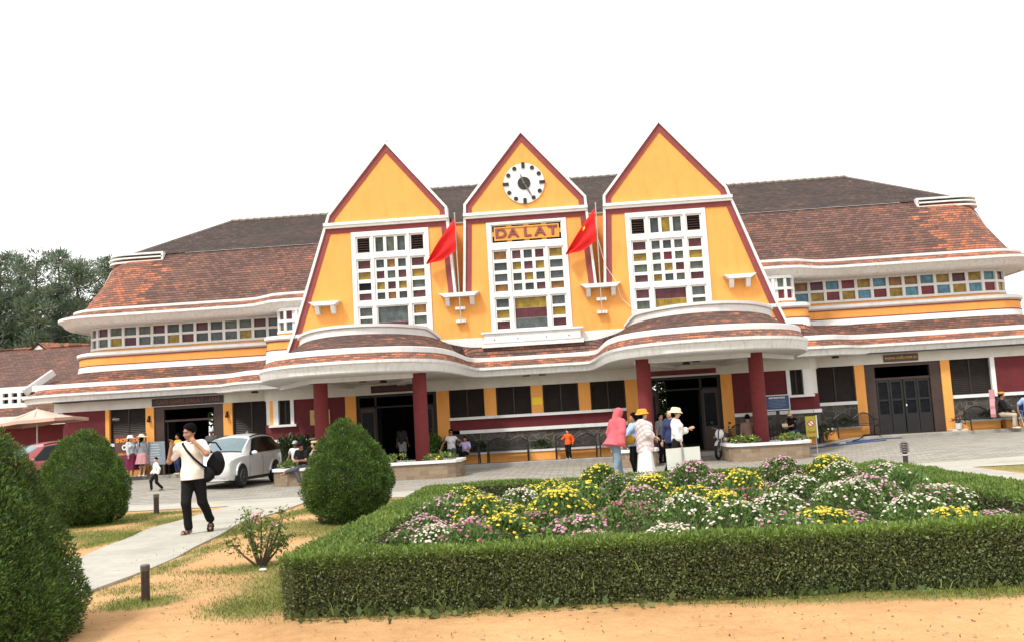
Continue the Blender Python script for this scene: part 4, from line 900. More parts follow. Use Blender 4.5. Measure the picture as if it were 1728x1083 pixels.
tag(mkobj('pebbles', np.concatenate([va, vb, vc]), np.concatenate([fa, fb+len(va), fc+len(va)+len(vb)]), 'pebble'), kind='stuff')
# chrysanthemum mounds
FL = [(-0.29,-20.57,'p'),(-0.32,-21.39,'y'),(-0.23,-22.72,'c'),(0.14,-22.15,'y'),(-0.29,-23.53,'p'),(-0.26,-24.62,'p'),(-0.31,-26.28,'p'),(-0.28,-27.55,'w'),(-0.28,-25.53,'p'),(0.35,-25.90,'p'),(0.09,-26.89,'w'),(0.34,-25.09,'y'),(0.75,-26.92,'y'),(0.32,-24.08,'p'),(0.71,-24.58,'y'),(1.02,-26.23,'c'),(0.68,-23.36,'w'),(0.81,-21.82,'y'),(1.26,-22.98,'w'),(1.05,-20.57,'y'),(1.84,-20.48,'y'),(1.65,-22.44,'p'),(1.49,-24.45,'y'),(1.27,-25.51,'y'),(1.45,-26.81,'p'),(1.91,-26.26,'c'),(1.57,-27.55,'p'),(2.10,-21.25,'p'),(2.51,-22.48,'y'),(2.24,-24.50,'p'),(2.09,-25.50,'c'),(2.30,-27.60,'w'),(2.58,-20.75,'w'),(2.60,-23.52,'g'),(0.49,-27.60,'c'),(3.24,-21.28,'p'),(3.25,-20.53,'w'),(2.90,-24.17,'y'),(3.43,-22.52,'p'),(4.03,-20.56,'y'),(4.75,-20.58,'p'),(5.54,-20.55,'y'),(4.02,-23.05,'p'),(4.57,-22.55,'w'),(5.49,-21.32,'w'),(5.56,-22.26,'p'),(4.71,-24.16,'w'),(5.49,-23.51,'w'),(5.48,-24.28,'g'),(3.59,-23.83,'y'),(3.51,-24.54,'c'),(3.78,-25.21,'p'),(4.92,-24.77,'p'),(4.48,-25.49,'w'),(5.15,-25.96,'p'),(5.54,-25.35,'w'),(2.61,-26.14,'w'),(3.07,-25.47,'y'),(3.08,-26.51,'w'),(3.59,-25.98,'w'),(3.83,-26.81,'y'),(4.26,-26.16,'p'),(4.82,-27.50,'y'),(4.75,-26.76,'w'),(5.45,-26.87,'p'),(4.05,-27.50,'g'),(3.36,-27.34,'p')]
PET = dict(y='petal_yellow', w='petal_white', p='petal_pink', c='petal_crimson', g='petal_white')
def heads(P, Nn, r):
    k = len(P); Nn = Nn/np.linalg.norm(Nn, axis=1)[:, None]; s = rng.normal(size=(k, 3)); s -= (s*Nn).sum(1)[:, None]*Nn; s /= np.linalg.norm(s, axis=1)[:, None]; q = np.cross(Nn, s)
    rr = (r*rng.uniform(.65, 1.25, k))[:, None]; v = [P+Nn*rr*.55]
    for i in range(7): a = 2*math.pi*i/7; v.append(P+(s*math.cos(a)+q*math.sin(a))*rr)
    for i in range(7): a = 2*math.pi*(i+.5)/7; v.append(P+Nn*rr*.36+(s*math.cos(a)+q*math.sin(a))*rr*.6)
    v = np.stack(v, 1).reshape(-1, 3); b_ = np.arange(k)[:, None]*15; f = []
    for i in range(7):
        j = (i+1) % 7
        f.append(b_+np.array([[1+i, 1+j, 8+i]])); f.append(b_+np.array([[1+j, 8+j, 8+i]])); f.append(b_+np.array([[8+i, 8+j, 0]]))
    return v, np.concatenate(f)
protos = {}
def mound_mesh(col, var):
    key = (col, var)
    if key in protos: return protos[key]
    k = 1400; t = rng.uniform(0, 2*np.pi, k); u = rng.uniform(0, 1, k)**.6; R_ = .42
    def dome(t, u): return np.stack([R_*u*np.cos(t), R_*u*np.sin(t), .0+.53*np.sqrt(np.clip(1-u**2.4*.995, 0, 1))], 1)
    P = dome(t, u); P += wob(P, 9, var*5)[:, None]*.03; Nn = np.stack([np.cos(t)*u, np.sin(t)*u, 1-.5*u], 1); P -= Nn*rng.uniform(0, .1, k)[:, None]
    v, f = leaves(P, Nn, .056, .42, .6, .2); a = (v, f)
    cnt = dict(y=(150, 110, 60)[var], w=(180, 140, 95)[var], p=(165, 125, 85)[var], c=(120, 95, 70)[var], g=(22, 16, 10)[var])[col]
    t = rng.uniform(0, 2*np.pi, cnt); u = rng.uniform(0, .80, cnt)**.62; P = dome(t, u); P += wob(P, 9, var*5)[:, None]*.03; Nn = np.stack([np.cos(t)*u*.8, np.sin(t)*u*.8, np.ones(cnt)], 1)+rng.normal(0, .2, (cnt, 3)); P += np.array([0, 0, .03])+rng.normal(0, .012, (cnt, 3))
    h = heads(P, Nn, .0175 if col in 'wp' else .0195); protos[key] = (a, h); return protos[key]
ORD = ['leftmost', 'second from the left', 'third from the left', 'fourth from the left', 'fifth from the left', 'sixth from the left', 'seventh from the left', 'eighth from the left', 'ninth from the left', 'tenth from the left', 'eleventh from the left', 'twelfth from the left', 'thirteenth from the left', 'fourteenth from the left']
CN = dict(y='yellow', w='white', p='pink', c='crimson', g='greenish')
RW = ['front row', 'second row', 'third row', 'fourth row', 'middle row', 'sixth row', 'seventh row', 'eighth row', 'back row']
fl = sorted(FL, key=lambda p: p[1]); per = math.ceil(len(fl)/9); first = {}
for r_ in range(9):
    rowp = sorted(fl[r_*per:(r_+1)*per])
    for i, (x, y, c) in enumerate(rowp):
        sc = float(rng.uniform(.86, 1.14)); var = int(rng.integers(0, 3)); key = (c, var)
        t = thing('chrysanthemum', '%s chrysanthemum mound, %s in the %s of the bed' % (CN[c], ORD[i], RW[r_]), 'flower', (x, y, .02+.06*math.sin(math.pi*min(1, max(0, (x+.6)/6.4)))*sstep(-28, -24, y)), float(rng.uniform(0, 6)), 'chrysanthemum mounds in the hedged bed'); t.scale = (sc*.95, sc*.95, sc*float(rng.uniform(.75, 1.15)))
        if key not in first:
            (v, f), (hv, hf) = mound_mesh(c, var); a = mkobj('foliage', v, f, 'leaf_flower', t); bb = mkobj('blossom', hv, hf, PET[c], t); bb['kind'] = 'stuff'; first[key] = t
        else:
            for ch in first[key].children: cc = ch.copy(); COL.objects.link(cc); cc.parent = t
# flowering azalea by the hedge corner
t = thing('azalea_bush', 'small sparse azalea bush with a pink bloom, on the bare earth left of the hedge', 'bush', (-2.32, -25.14, 0)); st = MB(); tips = []
for i in range(12):
    a = i*2.4+rng.uniform(-.4, .4); r_ = rng.uniform(.1, .36); h = rng.uniform(.22, .6); p = Vector((r_*math.cos(a), r_*math.sin(a)*.8, h)); mid = Vector((p.x*.6, p.y*.6, h*.5)); st.tube([(p.x*.12, p.y*.12, 0), mid, p], [.018, .012, .006], 6); tips += [(mid+p)/2, p, p+Vector((rng.normal(0, .05), rng.normal(0, .05), .02)), p+Vector((rng.normal(0, .06), rng.normal(0, .06), -.05))]
st.build('stem', 'twig', t)
P = np.concatenate([np.array(q)+rng.normal(0, .045, (22, 3)) for q in tips]); leafobj('foliage', P, rng.normal(size=P.shape)+np.array([0, 0, .6]), .055, 'leaf_azalea', t, asp=.42, tilt=.3)
P = np.concatenate([np.array(q)+rng.normal(0, .022, (16, 3)) for q in ((-.03, -.06, .6), (.0, -.08, .56))]+[np.array((.16, -.05, .47))+rng.normal(0, .014, (6, 3))]); leafobj('bloom', P, rng.normal(size=P.shape)+np.array([0, -.4, .6]), .05, 'petal_azalea', t, asp=.8, tilt=.3)
m = MB(); m.ell((0, 0, .012), (.05, .03, .018), 8, 5); tag(m.build('paper_scrap', 'white_paint', loc=(-2.17, -25.5, 0.0)), 'crumpled white paper scrap on the grass below the azalea bush', 'litter')
# ================================================================ THINGS ON AND AROUND THE STATION
for sx in (-1, 1):
    for (p, q), y, z in (((7.42, 10.25), 0, .02), ((10.75, 12.2), .9, .2), ((15.85, 17.3), .9, .2), ((17.5, 18.7), .9, .2)):
        if sx < 0 and p > 17: continue
        a, b = sorted((sx*p, sx*q)); pbox('planting_ledge', 'yellow_stucco', a, b, y-.38, y-.002, z-.1, z+.30); pbox('ledge_cap', 'white_paint', a-.02, b+.02, y-.42, y-.003, z+.30, z+.36)
# low shrubs in the planting ledges
def blob(P0, r, n): 
    d = rng.normal(size=(n, 3)); d /= np.linalg.norm(d, axis=1)[:, None]; d[:, 2] = np.where(d[:, 2] < -.5, -d[:, 2], d[:, 2]); return np.array(P0)+d*np.array(r)*(rng.uniform(.35, 1, n)**.5)[:, None], d
def shrub(label, loc, r, n, size, mat='leaf_shrub', flowers=None, fmat=None, group=None, name='shrub', lobes=5, cat='shrub'):
    t = thing(name, label, cat, loc, 0, group); Ps, Ds = [], []
    for i in range(lobes):
        a = rng.uniform(0, 6.28); c = (r[0]*.45*math.cos(a), r[1]*.4*math.sin(a), r[2]*rng.uniform(.7, 1.1)); P, d = blob(c, np.array(r)*rng.uniform(.5, .75), n//lobes); P[:, 2] = np.abs(P[:, 2]); Ps.append(P); Ds.append(d)
    leafobj('foliage', np.concatenate(Ps), np.concatenate(Ds), size, mat, t, asp=.5, tilt=.5, up=.2)
    m = MB()
    for i in range(5): a = rng.uniform(0, 6.28); m.tube([(0, 0, 0), (r[0]*.3*math.cos(a), r[1]*.3*math.sin(a), r[2]*.8)], [.025, .012], 5)
    m.build('stem', 'twig', t)
    if flowers:
        q = np.concatenate(Ps); q = q[(q[:, 2] > r[2]*.7)]; q = q[rng.integers(0, len(q), flowers)]; v, f = heads(q+np.array([0, -.03, .02]), np.tile([0, -.4, 1.0], (flowers, 1))+rng.normal(0, .3, (flowers, 3)), .032); o = mkobj('blossom', v, f, fmat or 'petal_yellow', t); o['kind'] = 'stuff'
    return t
shrub('low dark shrub behind the bench left of the orange toddler', (.05, -.25, .3), (.42, .16, .26), 260, .1)
shrub('low dark shrub on the ledge behind the seated boy in lavender', (-2.3, -.22, .3), (.5, .16, .3), 300, .1)
shrub('dark leafy shrub behind the woman in sunglasses', (-3.45, -.3, .02), (.38, .3, .62), 420, .12)
shrub('yellow-green drooping shrub against the yellow pillar behind the sunglasses woman', (-3.95, -.7, .02), (.36, .25, .75), 420, .11, 'leaf_light', lobes=6)
shrub('tall dark leafy bush against the red wall behind the white car', (-9.3, -.55, .0), (.95, .5, .86), 1300, .14, lobes=9, name='bush', cat='bush')
shrub('dark bush on the red wall right of the beret woman, behind the first column', (-7.7, -.45, .0), (.55, .35, .72), 600, .13, name='bush', cat='bush')
shrub('low row of dark plants under the shuttered window behind the car roof', (-11.4, .55, .15), (.85, .25, .62), 600, .13, name='bush', cat='bush')
shrub('small dark plant on the ledge right of the no-parking board', (10.75, .0, .15), (.45, .2, .32), 260, .1)
shrub('small green plant on the ledge at the right end behind the far bench', (17.0, .62, .5), (.4, .16, .2), 200, .09)
shrub('small dark plant behind the bench by the brown glazed door', (11.6, .62, .45), (.45, .16, .25), 260, .1)
t = shrub('flowering plant in a pale pot at the foot of the right yellow pillar', (15.75, .5, .42), (.22, .18, .18), 150, .07, flowers=14, fmat='petal_crimson', name='potted_plant', cat='plant')
m = MB(); m.lathe([(.10, -.16), (.15, .06), (.13, .05)], n=12); m.build('pot', 'white_paint', t)
pbox('pot_shelf', 'cream_plaster', 15.5, 16.05, .46, .9, .16, .25)

# stone planters at the porch columns
m, n, b = _nodes('stone_block', .9, 0, .2)
br = N(n, 'ShaderNodeTexBrick'); br.inputs['Scale'].default_value = 1; br.inputs['Brick Width'].default_value = .3; br.inputs['Row Height'].default_value = .145; br.inputs['Mortar Size'].default_value = .011
L(n, N(n, 'ShaderNodeTexCoord').outputs['UV'], br.inputs['Vector'])
br.inputs['Color1'].default_value = (.22, .155, .10, 1); br.inputs['Color2'].default_value = (.34, .255, .17, 1); br.inputs['Mortar'].default_value = (.30, .26, .20, 1)
c = mixc(n, mathn(n, 'MULTIPLY', noise(n, pos(n), 6, 5, .7), .55), br.outputs['Color'], (.17, .12, .08)); L(n, c, b.inputs['Base Color'])
bump(n, b, mathn(n, 'SUBTRACT', mathn(n, 'MULTIPLY', noise(n, pos(n), 14, 3), .5), br.outputs['Fac']), .9, .02)
for x0, x1, lab, g in ((-8.3, -6.1, 'stone block planter with white coping under the seated man in black', 0), (-5.2, -2.3, 'stone block planter with white coping in front of the woman in sunglasses', 1), (2.6, 3.95, 'short stone block planter half hidden behind the walking women', 2), (6.15, 8.65, 'stone block planter with white coping beside the motorbike', 3)):
    t = thing('planter', lab, 'planter', ((x0+x1)/2, -5.7, 0)); hw = (x1-x0)/2; yf, yb = -.85, .95
    pl = [(-hw, yb), (-hw, yf+.35), (-hw+.1, yf+.12), (-hw+.35, yf), (hw-.35, yf), (hw-.1, yf+.12), (hw, yf+.35), (hw, yb), (-hw, yb)]
    z0 = min(gz(x0, -6.5), gz(x1, -6.5))-.03
    m = MB(); m.loft([[(x, y, z0) for x, y in pl], [(x, y, .34) for x, y in pl]], uv=True); m.build('wall', 'stone_block', t)
    o1 = offset_line(pl, -.05); o2 = offset_line(pl, .17)
    m = MB(); m.loft([[(x, y, .335) for x, y in o1], [(x, y, .42) for x, y in o1], [(x, y, .425) for x, y in o2], [(x, y, .30) for x, y in o2]]); m.build('coping', 'white_paint', t)
    m = MB(); m.prism([(x, y) for x, y in offset_line(pl, .12)[:-1]], .2, .33); m.build('soil', 'soil', t)
for lab, x, y, rx in (('low marigold plants in the planter left of the second column', -4.45, -6.1, .45), ('low marigold plants in the planter right of the second column', -2.95, -6.05, .5), ('low marigold plants behind the motorbike, left of the fourth column', 6.8, -5.9, .5), ('low marigold plants in the planter right of the fourth column', 8.1, -6.0, .42), ('small green plants in the planter left of the man in black', -7.95, -5.9, .3), ('small green plants in the planter behind the orange hat woman', 3.3, -6.0, .4)):
    shrub(lab, (x, y, .31), (rx, .35, .2), 420, .085, 'leaf_flower', flowers=22 if 'marigold' in lab else None, fmat='petal_marigold' if False else 'petal_yellow', name='flowering_plant' if 'marigold' in lab else 'shrub', cat='plant')

# benches
def make_bench(label, loc, ln=1.55, rz=0):
    t = thing('bench', label, 'bench', loc, rz); h = ln/2
    m = MB()
    for i in range(4): m.box(-h, h, -.22+i*.12, -.13+i*.12, .42, .45)
    m.build('seat', 'black_metal', t)
    m = MB()                                     # arched frame of the back and its lattice
    arch = lambda c, w: [(c-w+2*w*i/14, .30, .72+.18*math.sin(math.pi*i/14)) for i in range(15)]
    for c in (-h/2, h/2): m.tube(arch(c, h/2-.02), .026, 6)
    m.tube([(-h, .30, .48), (h, .30, .48)], .016, 6)
    for c in (-h/2, h/2):
        w = h/2-.02; n = 9
        for i in range(-6, n+6):
            for s in (-1, 1):
                pts = []
                for k in range(25):
                    u = k/24; x = c-w+2*w*(i/n)+s*u*.42; z = .48+u*.42
                    if abs(x-c) <= w and z <= .72+.18*math.sin(math.pi*(x-c+w)/(2*w)): pts.append((x, .30+.006*s, z))
                if len(pts) > 2: m.bar(pts[0], pts[-1], .024, .012)
    m.build('backrest', 'black_metal', t)
    for s in (-1, 1):
        m = MB(); x = s*h
        m.tube([(x, -.26, 0), (x, -.24, .3), (x, -.22, .62), (x, .0, .66), (x, .28, .64)], .024, 6); m.tube([(x, .36, 0), (x, .28, .42), (x, .31, .86)], .024, 6); m.tube([(x, -.24, .40), (x, .29, .40)], .02, 6); m.build('leg', 'black_metal', t)
    return t
for lab, x, y in (('iron lattice bench with the woman in sunglasses and the boy', -2.98, -.75), ('empty iron lattice bench under the first and second shutters', -1.14, -.75), ('iron lattice bench behind the toddler in orange', 1.40, -.75), ('iron lattice bench partly hidden behind the pink hooded jacket', 3.05, -.72), ('iron lattice bench behind the motorbike', 7.85, -.72), ('iron lattice bench with the reading woman in a tan cap', 9.62, -.75), ('empty iron lattice bench left of the brown glazed door', 11.92, .22), ('iron bench where the man with the guitar case sits', 16.85, .22)):
    make_bench(lab, (x, y, zpave(x)), 1.5 if 'guitar' not in lab else 1.7)

# DALAT sign in the top of the middle window
flat('sign_yellow', (.62, .30, .055), .7, .08, 4); flat('sign_maroon', (.17, .02, .035), .6, .1, 4); flat('sign_brown', (.11, .05, .045), .6, .15, 5); flat('letter_white', (.8, .78, .74), .6, .05, 4); flat('letter_orange', (.72, .26, .05), .6, .05, 4); flat('letter_brown', (.18, .065, .035), .6, .05, 4); flat('letter_gold', (.50, .40, .08), .6, .05, 4); flat('plaque_gold', (.46, .33, .10), .5, .12, 4); flat('board_blue', (.025, .065, .17), .5, .1, 4); flat('board_grey', (.20, .24, .28), .6, .12, 4); flat('board_dark', (.02, .014, .012), .5, .2, 4)
flat('c_rose_dim', (.30, .10, .11), .6, .1, 4)
t = thing('sign', 'yellow station name board with maroon letters in the middle window', 'sign', (0.0, .06, 8.755))
y0, y1 = -.05, .0
m = MB(); m.box(-1.27, 1.27, y0, y1, -.265, .265)
for x in (-.68, 0, .68): m.box(x-.10, x+.10, y0+.004, y1, .265, .335); m.box(x-.10, x+.10, y0+.004, y1, -.345, -.265)
for x in (-1, 1): m.box(min(x*1.27, x*1.36), max(x*1.27, x*1.36), y0+.004, y1, -.09, .09)
m.build('board', 'sign_yellow', t)
m = MB(); m.plate(rect(-1.27, 1.27, -.265, .265), [rect(-1.21, 1.21, -.215, .215)], y0-.03, y0-.001); m.build('rim', 'sign_yellow', t)
for ch, x in zip('DALAT', (-1.0, -.52, .03, .53, 1.02)):
    text_obj('letter', ch, .52, 'sign_maroon', t, (x, -.072, 0.0), ext=.02, bold=.010, sx=1.2); text_obj('letter_inlay', ch, .52, 'c_rose_dim', t, (x, -.094, 0.0), ext=.002, bold=-.012, sx=1.2)
# clock
t = thing('clock', 'round white clock with black hour marks under the middle gable point', 'clock', (0.02, -.005, 10.69))
def disc(m, r, y0, y1, n=40, c=(0, 0)): return m.plate([(c[0]+r*math.cos(2*math.pi*i/n), c[1]+r*math.sin(2*math.pi*i/n)) for i in range(n)], (), y0, y1)
disc(MB(), .80, -.05, 0).build('dial', 'white_paint', t)
for i in range(12):
    a = math.pi/2-i*math.pi/6; m = MB()
    if i % 3 == 0:
        M = Matrix.Rotation(-(a-math.pi/2), 4, 'Y'); m.box(-.062, .062, -.09, -.051, .60, .83, 0, M)
    else: disc(m, .082, -.085, -.051, 16, (.69*math.cos(a), .69*math.sin(a)))
    m.build('hour_mark', 'black_metal', t)
disc(MB(), .25, -.08, -.051).build('hub', 'board_dark', t)
flat('rim_dark', (.10, .10, .10), .5, .2, 20)
def hand(ang, l, w, tail, y):
    M = Matrix.Rotation(ang, 4, 'Y'); m = MB(); v = [M @ Vector(p) for p in ((-w, y, -tail), (w, y, -tail), (w*1.4, y, l*.55), (0, y, l), (-w*1.4, y, l*.55))]; v2 = [p+Vector((0, .012, 0)) for p in v]
    m.add(v+v2, [(0, 1, 2, 3, 4), (9, 8, 7, 6, 5)]+[(i, (i+1) % 5, 5+(i+1) % 5, 5+i) for i in range(5)]); m.ell((0, y, 0), (.05, .015, .05), 10, 6); m.build('hand', 'rim_dark', t)
hand(R(-20), .45, .022, .1, -.105); hand(R(152), .70, .022, .12, -.12)
# flags
flat('flag_red', (.70, .012, .012), .8, .12, 3); flat('star_yellow', (.8, .6, .03), .7, .05, 3)
def flag(lab, x, star):
    t = thing('flag', lab, 'flag', (x, -.36, 5.35)); m = MB(); m.tube([(0, 0, 0), (-.03 if x < 0 else .03, -.06, 4.22)], .022, 8); m.ell((-.03 if x < 0 else .03, -.06, 4.25), (.035, .035, .04), 8, 6); m.build('pole', 'grey_metal', t)
    rows = 12; g = []
    for i in range(rows+1):
        u = i/rows; r = []
        for j in range(10):
            v = j/9                                  # v along the fly, u down the hoist; the fly hangs and folds together
            zt = 4.06-1.22*u; tx, tz = -1.22+.10*u, 2.36+.03*math.sin(u*7); zx = tx*v; sagv = .16*math.sin(math.pi*v)*(u-.15)
            yy = -.1-.16*math.sin(v*4.2+u*3.2)*v-.09*math.sin(u*11+v*2)*(.3+v*.5)
            r.append((zx-.03+.1*sagv, yy, zt+(tz-zt)*v-sagv))
        g.append(r)
    m = MB(); m.loft(g); o = m.build('cloth', 'flag_red', t, 180)
    if star:
        m = MB(); c = Vector(g[3][3]); pts = []
        for k in range(10):
            a = math.pi/2+k*math.pi/5; rr = (.15, .06)[k % 2]; ca, sa = rr*.42*math.cos(a), rr*math.sin(a); pts.append((c.x+ca*.8+sa*.35-.05, c.y-.06, c.z+sa*.8-ca*.3))
        m.add(pts+[(c.x-.05, c.y-.065, c.z)], [(k, (k+1) % 10, 10) for k in range(10)]); m.build('star', 'star_yellow', t)
flag('red flag hanging folded on the pole left of the middle gable', -2.70, False); flag('red flag showing part of its yellow star, right of the middle gable', 2.70, True)
m = MB(); m.tube([(2.72, -.4, 8.3), (2.95, -.3, 7.2), (3.3, -.25, 6.6), (3.5, -.12, 5.9), (4.1, -.1, 5.3)], .012, 5); tag(m.build('rope', 'steel_pale'), 'thin pale rope trailing from the right flagpole to the porch roof', 'rope')

# sign boards
def board(name, lab, loc, w, h, mat, items=(), cat='sign', d=.03, frame=None):
    t = thing(name, lab, cat, loc); MB().box(-w/2, w/2, -d, 0, -h/2, h/2).build('panel', mat, t)
    if frame: m = MB(); m.plate(rect(-w/2-.03, w/2+.03, -h/2-.03, h/2+.03), [rect(-w/2, w/2, -h/2, h/2)], -d-.01, 0); m.build('frame', frame, t)
    for s, size, x, z, mt, sx, bo in items: text_obj('lettering', s, size, mt, t, (x, -d-.006, z), ext=.003, sx=sx, bold=bo)
    return t
board('sign', 'dark cafe name board over the left doorway', (-14.03, .872, 3.06), 2.95, .3, 'board_dark', [('CAFE GARE DALAT - 1938', .23, 0, 0, 'letter_brown', 1.0, .003)])
board('sign', 'dark maroon board over the waiting room door under the left porch', (-5.45, -.016, 3.02), 1.85, .27, 'board_dark', [('PHÒNG KHÁCH', .19, 0, -.01, 'sign_maroon', 1.1, .004)])
board('sign', 'long maroon board over the parcel office door under the right porch', (5.6, -.016, 2.98), 2.5, .19, 'sign_maroon', [('PHÒNG GỬI VÀ NHẬN HÀNG', .14, 0, -.01, 'board_dark', 1.1, .003)])
board('sign', 'small brown board with yellow words over the glazed door at right', (14.0, .872, 3.07), 1.3, .28, 'sign_brown', [('PHÒNG CHIẾU PHIM 3D', .115, 0, 0, 'letter_gold', .95, .002)])
board('sign', 'brown coffee showroom board with orange and white words behind the two women', (-16.2, .42, 1.36), 1.3, 1.0, 'sign_brown', [('SHOWROOM', .2, 0, .26, 'letter_orange', .98, .012), ('COFFEE', .27, .04, -.02, 'letter_white', .82, .016), ('DÂU DÂY', .12, -.22, -.28, 'letter_orange', 1, .008)])
t = board('plaque', 'gold plaque with maroon letters on the red wall beside the first column', (-8.42, .012, 2.08), .78, .58, 'plaque_gold', [('NHÀ GA', .07, .05, .2, 'sign_maroon', 1, 0), ('ĐÀ LẠT', .17, .05, .05, 'sign_maroon', 1, .004)])
m = MB()
for z, w in ((-.10, .3), (-.16, .36), (-.22, .26)): m.box(.05-w/2, .05+w/2, -.034, -.0305, z-.008, z+.008)
m.build('small_print', 'sign_maroon', t)
t = board('sign', 'blue information board on a post right of the fourth column', (8.82, -1.0, 1.63), .86, .5, 'board_blue', [('INFORMATION', .085, 0, .17, 'letter_white', 1, .003)], frame='white_paint')
m = MB()
for i, w in enumerate((.6, .66, .5, .64, .58, .4)): m.box(-w/2, w/2, -.034, -.0305, .08-i*.05-.006, .08-i*.05+.006)
m.build('small_print', 'board_grey', t); m = MB(); m.box(-.06, .06, -.02, .03, -1.62, -.28); m.build('post', 'board_dark', t)
t = thing('menu_easel', 'grey-blue menu board on a wooden easel by the cafe door', 'board', (-14.95, -.02, .19))
m = MB(); m.plate([(-.36, .42), (.36, .42), (.33, 1.32), (-.33, 1.32)], (), -.02, .02); m.build('panel', 'board_grey', t)
m = MB()
for i in range(7): m.box(-.24, .1+.03*(i % 3), -.026, -.021, 1.2-i*.1, 1.212-i*.1)
m.build('writing', 'letter_white', t)
for x in (-.26, .26): m = MB(); m.bar((x, -.01, .42), (x*1.25, -.08, 0), .04, .04); m.build('leg', 'twig', t)
m = MB(); m.bar((0, .02, 1.1), (0, .4, 0), .035, .035); m.build('leg', 'twig', t)
board('paper_notice', 'plain yellow paper notice on the pillar right of the second shutter', (.03, -.004, 2.22), .36, .27, 'star_yellow', cat='notice', d=.008)
flat('board_back', (.62, .63, .55), .6, .06, 4)
t = thing('sign', 'blank pale board on a thin grey post in the back of the flower bed', 'sign', (3.19, -20.75, 0))
MB().box(-.26, .29, -.0, .012, .61, .95).build('panel', 'board_back', t); m = MB(); m.tube([(0, -.02, 0), (0, -.02, .96)], .014, 8); m.build('post', 'grey_metal', t); t.rotation_euler = (0, R(-1), R(4))
t = thing('sign', 'small yellow no-parking stand on thin white legs right of the planter', 'sign', (9.15, -4.4, gz(9.15, -4.4)))
flat('olive_yellow', (.42, .36, .04), .6, .08, 4); flat('sign_red', (.5, .03, .03), .6, .05, 4)
MB().box(-.17, .17, -.012, .012, .55, 1.22).build('panel', 'olive_yellow', t); MB().box(.171, .205, -.03, .03, .5, 1.24).build('edge', 'letter_white', t)
disc(MB(), .11, -.016, -.0125, 24, (0, .98)).build('ring', 'sign_red', t); disc(MB(), .08, -.02, -.0165, 24, (0, .98)).build('face', 'letter_white', t)
m = MB(); m.bar((-.06, -.023, 1.04), (.06, -.023, .92), .004, .03); m.build('slash', 'sign_red', t); text_obj('lettering', 'CẤM ĐỖ', .075, 'sign_red', t, (0, -.0135, .70), ext=.002, bold=.003)
for x in (-.12, .14):
    m = MB(); m.tube([(x, 0, .05), (x, 0, .55)], .012, 6); m.tube([(x-.05, -.2, .0), (x, 0, .12), (x+.05, .2, .0)], .010, 5); m.build('leg', 'steel_pale', t)
# garden bollard lamps
def bollard(lab, loc, h, r, striped=False):
    t = thing('bollard_light', lab, 'bollard', loc); m = MB(); m.lathe([(r*1.02, -.05), (r, h*.8), (r*1.02, h*.82)], n=16); m.build('post', 'bollard_brown', t, 50)
    m = MB()
    if striped:
        for k in range(4): z = h*.86+k*.055; m.lathe([(r*.75, z-.02), (r*1.9, z), (r*1.7, z+.028), (r*.75, z+.035)], n=16)
        m.lathe([(r*1.2, h*.86+.2), (r*1.5, h*.86+.22), (.01, h*.86+.27)], n=16)
    else: m.lathe([(r*1.08, h*.82), (r*1.1, h*.9), (r*1.12, h*.97), (r*.9, h), (r*.5, h*1.005)], n=16)
    m.build('cap', 'bollard_cap', t, 40)
    if striped: m = MB(); m.lathe([(r*.8, h*.55), (r*1.02, h*.56), (r*1.02, h*.68), (r*.8, h*.69)], n=16); m.build('collar', 'letter_white', t, 50)
flat('bollard_brown', (.05, .032, .026), .5, .3, 14); flat('bollard_cap', (.10, .085, .075), .45, .3, 14)
bollard('brown bollard light in a tuft of grass beside the large conifer bush', (-2.79, -27.14, 0), .35, .041); bollard('brown bollard light on the grass behind the path, below the small boy', (-7.55, -16.4, 0), .42, .055); bollard('dark bollard light with louvred round head behind the far right hedge corner', (9.5, -12.2, -.02), .28, .06, True)
# hoses on the road by the kerb
flat('hose_blue', (.03, .06, .16), .5, .2, 4)
for lab, off_, xa, xb, mt, r in (('blue hose lying along the kerb at right', -.28, 8.9, 13.7, 'hose_blue', .035), ('second blue hose beside it, nearer the road', -.42, 8.6, 13.2, 'hose_blue', .032)):
    o = offset_line([tuple(p) for p in kp], off_); o = [(x, y+.02*math.sin(x*3)) for x, y in o if xa < x < xb]; m = MB(); m.tube([(x, y, gz(x, y)+r*.6) for x, y in o], r*.62, 8); tag(m.build('hose', mt), lab, 'hose')
m = MB(); m.tube([(11.5, -.6, .08), (11.9, -.15, .12), (12.2, .3, .24), (13.2, .6, .22), (14.6, .75, .22)], .022, 6); tag(m.build('cable', 'black_rubber'), 'black cable crossing the kerb towards the brown glazed door', 'cable')
# ================================================================ BEYOND THE STATION: annex, pines, canopy
A = thing('annex_building', 'low side building with a long red tile roof and white lattice parapet', 'building', (-30, 9, 0))
def AX(p): return [(x+30, y-9, z) for x, y, z in p]
m = MB(); m.loft([AX([(-60, 8.3, 4.5), (-20.5, 8.3, 4.5)]), AX([(-60, 14, 6.95), (-20.5, 14, 6.95)])], uv=True); m.build('roof', 'tile_main', A)
m = MB()
for i in range(60): a = -45+i*.42; m.tube(AX([(a, 14, 6.97), (a+.46, 14, 7.0)]), .08, 6)
m.build('ridge_tile', 'tile_strip', A)
m = MB(); hol = []
for i in range(48):
    for z in (3.72, 4.02): hol.append(rect(-44+30+i*.45, -44+30+i*.45+.28, z, z+.19))
m.plate(rect(-60+30, 7.9, 3.5, 4.5), hol, -1.35, -1.2); m.build('lattice_parapet', 'white_paint', A)
m = MB(); m.box(-30, 7.9, -1.0, -.98, 3.4, 4.5); m.build('parapet_back', 'interior_shade', A)
m = MB(); m.loft([AX([(-60, 6.6, 3.05), (-20.6, 6.6, 3.05)]), AX([(-60, 7.6, 3.5), (-20.6, 7.6, 3.5)])], uv=True); m.build('lower_roof', 'tile_lower', A)
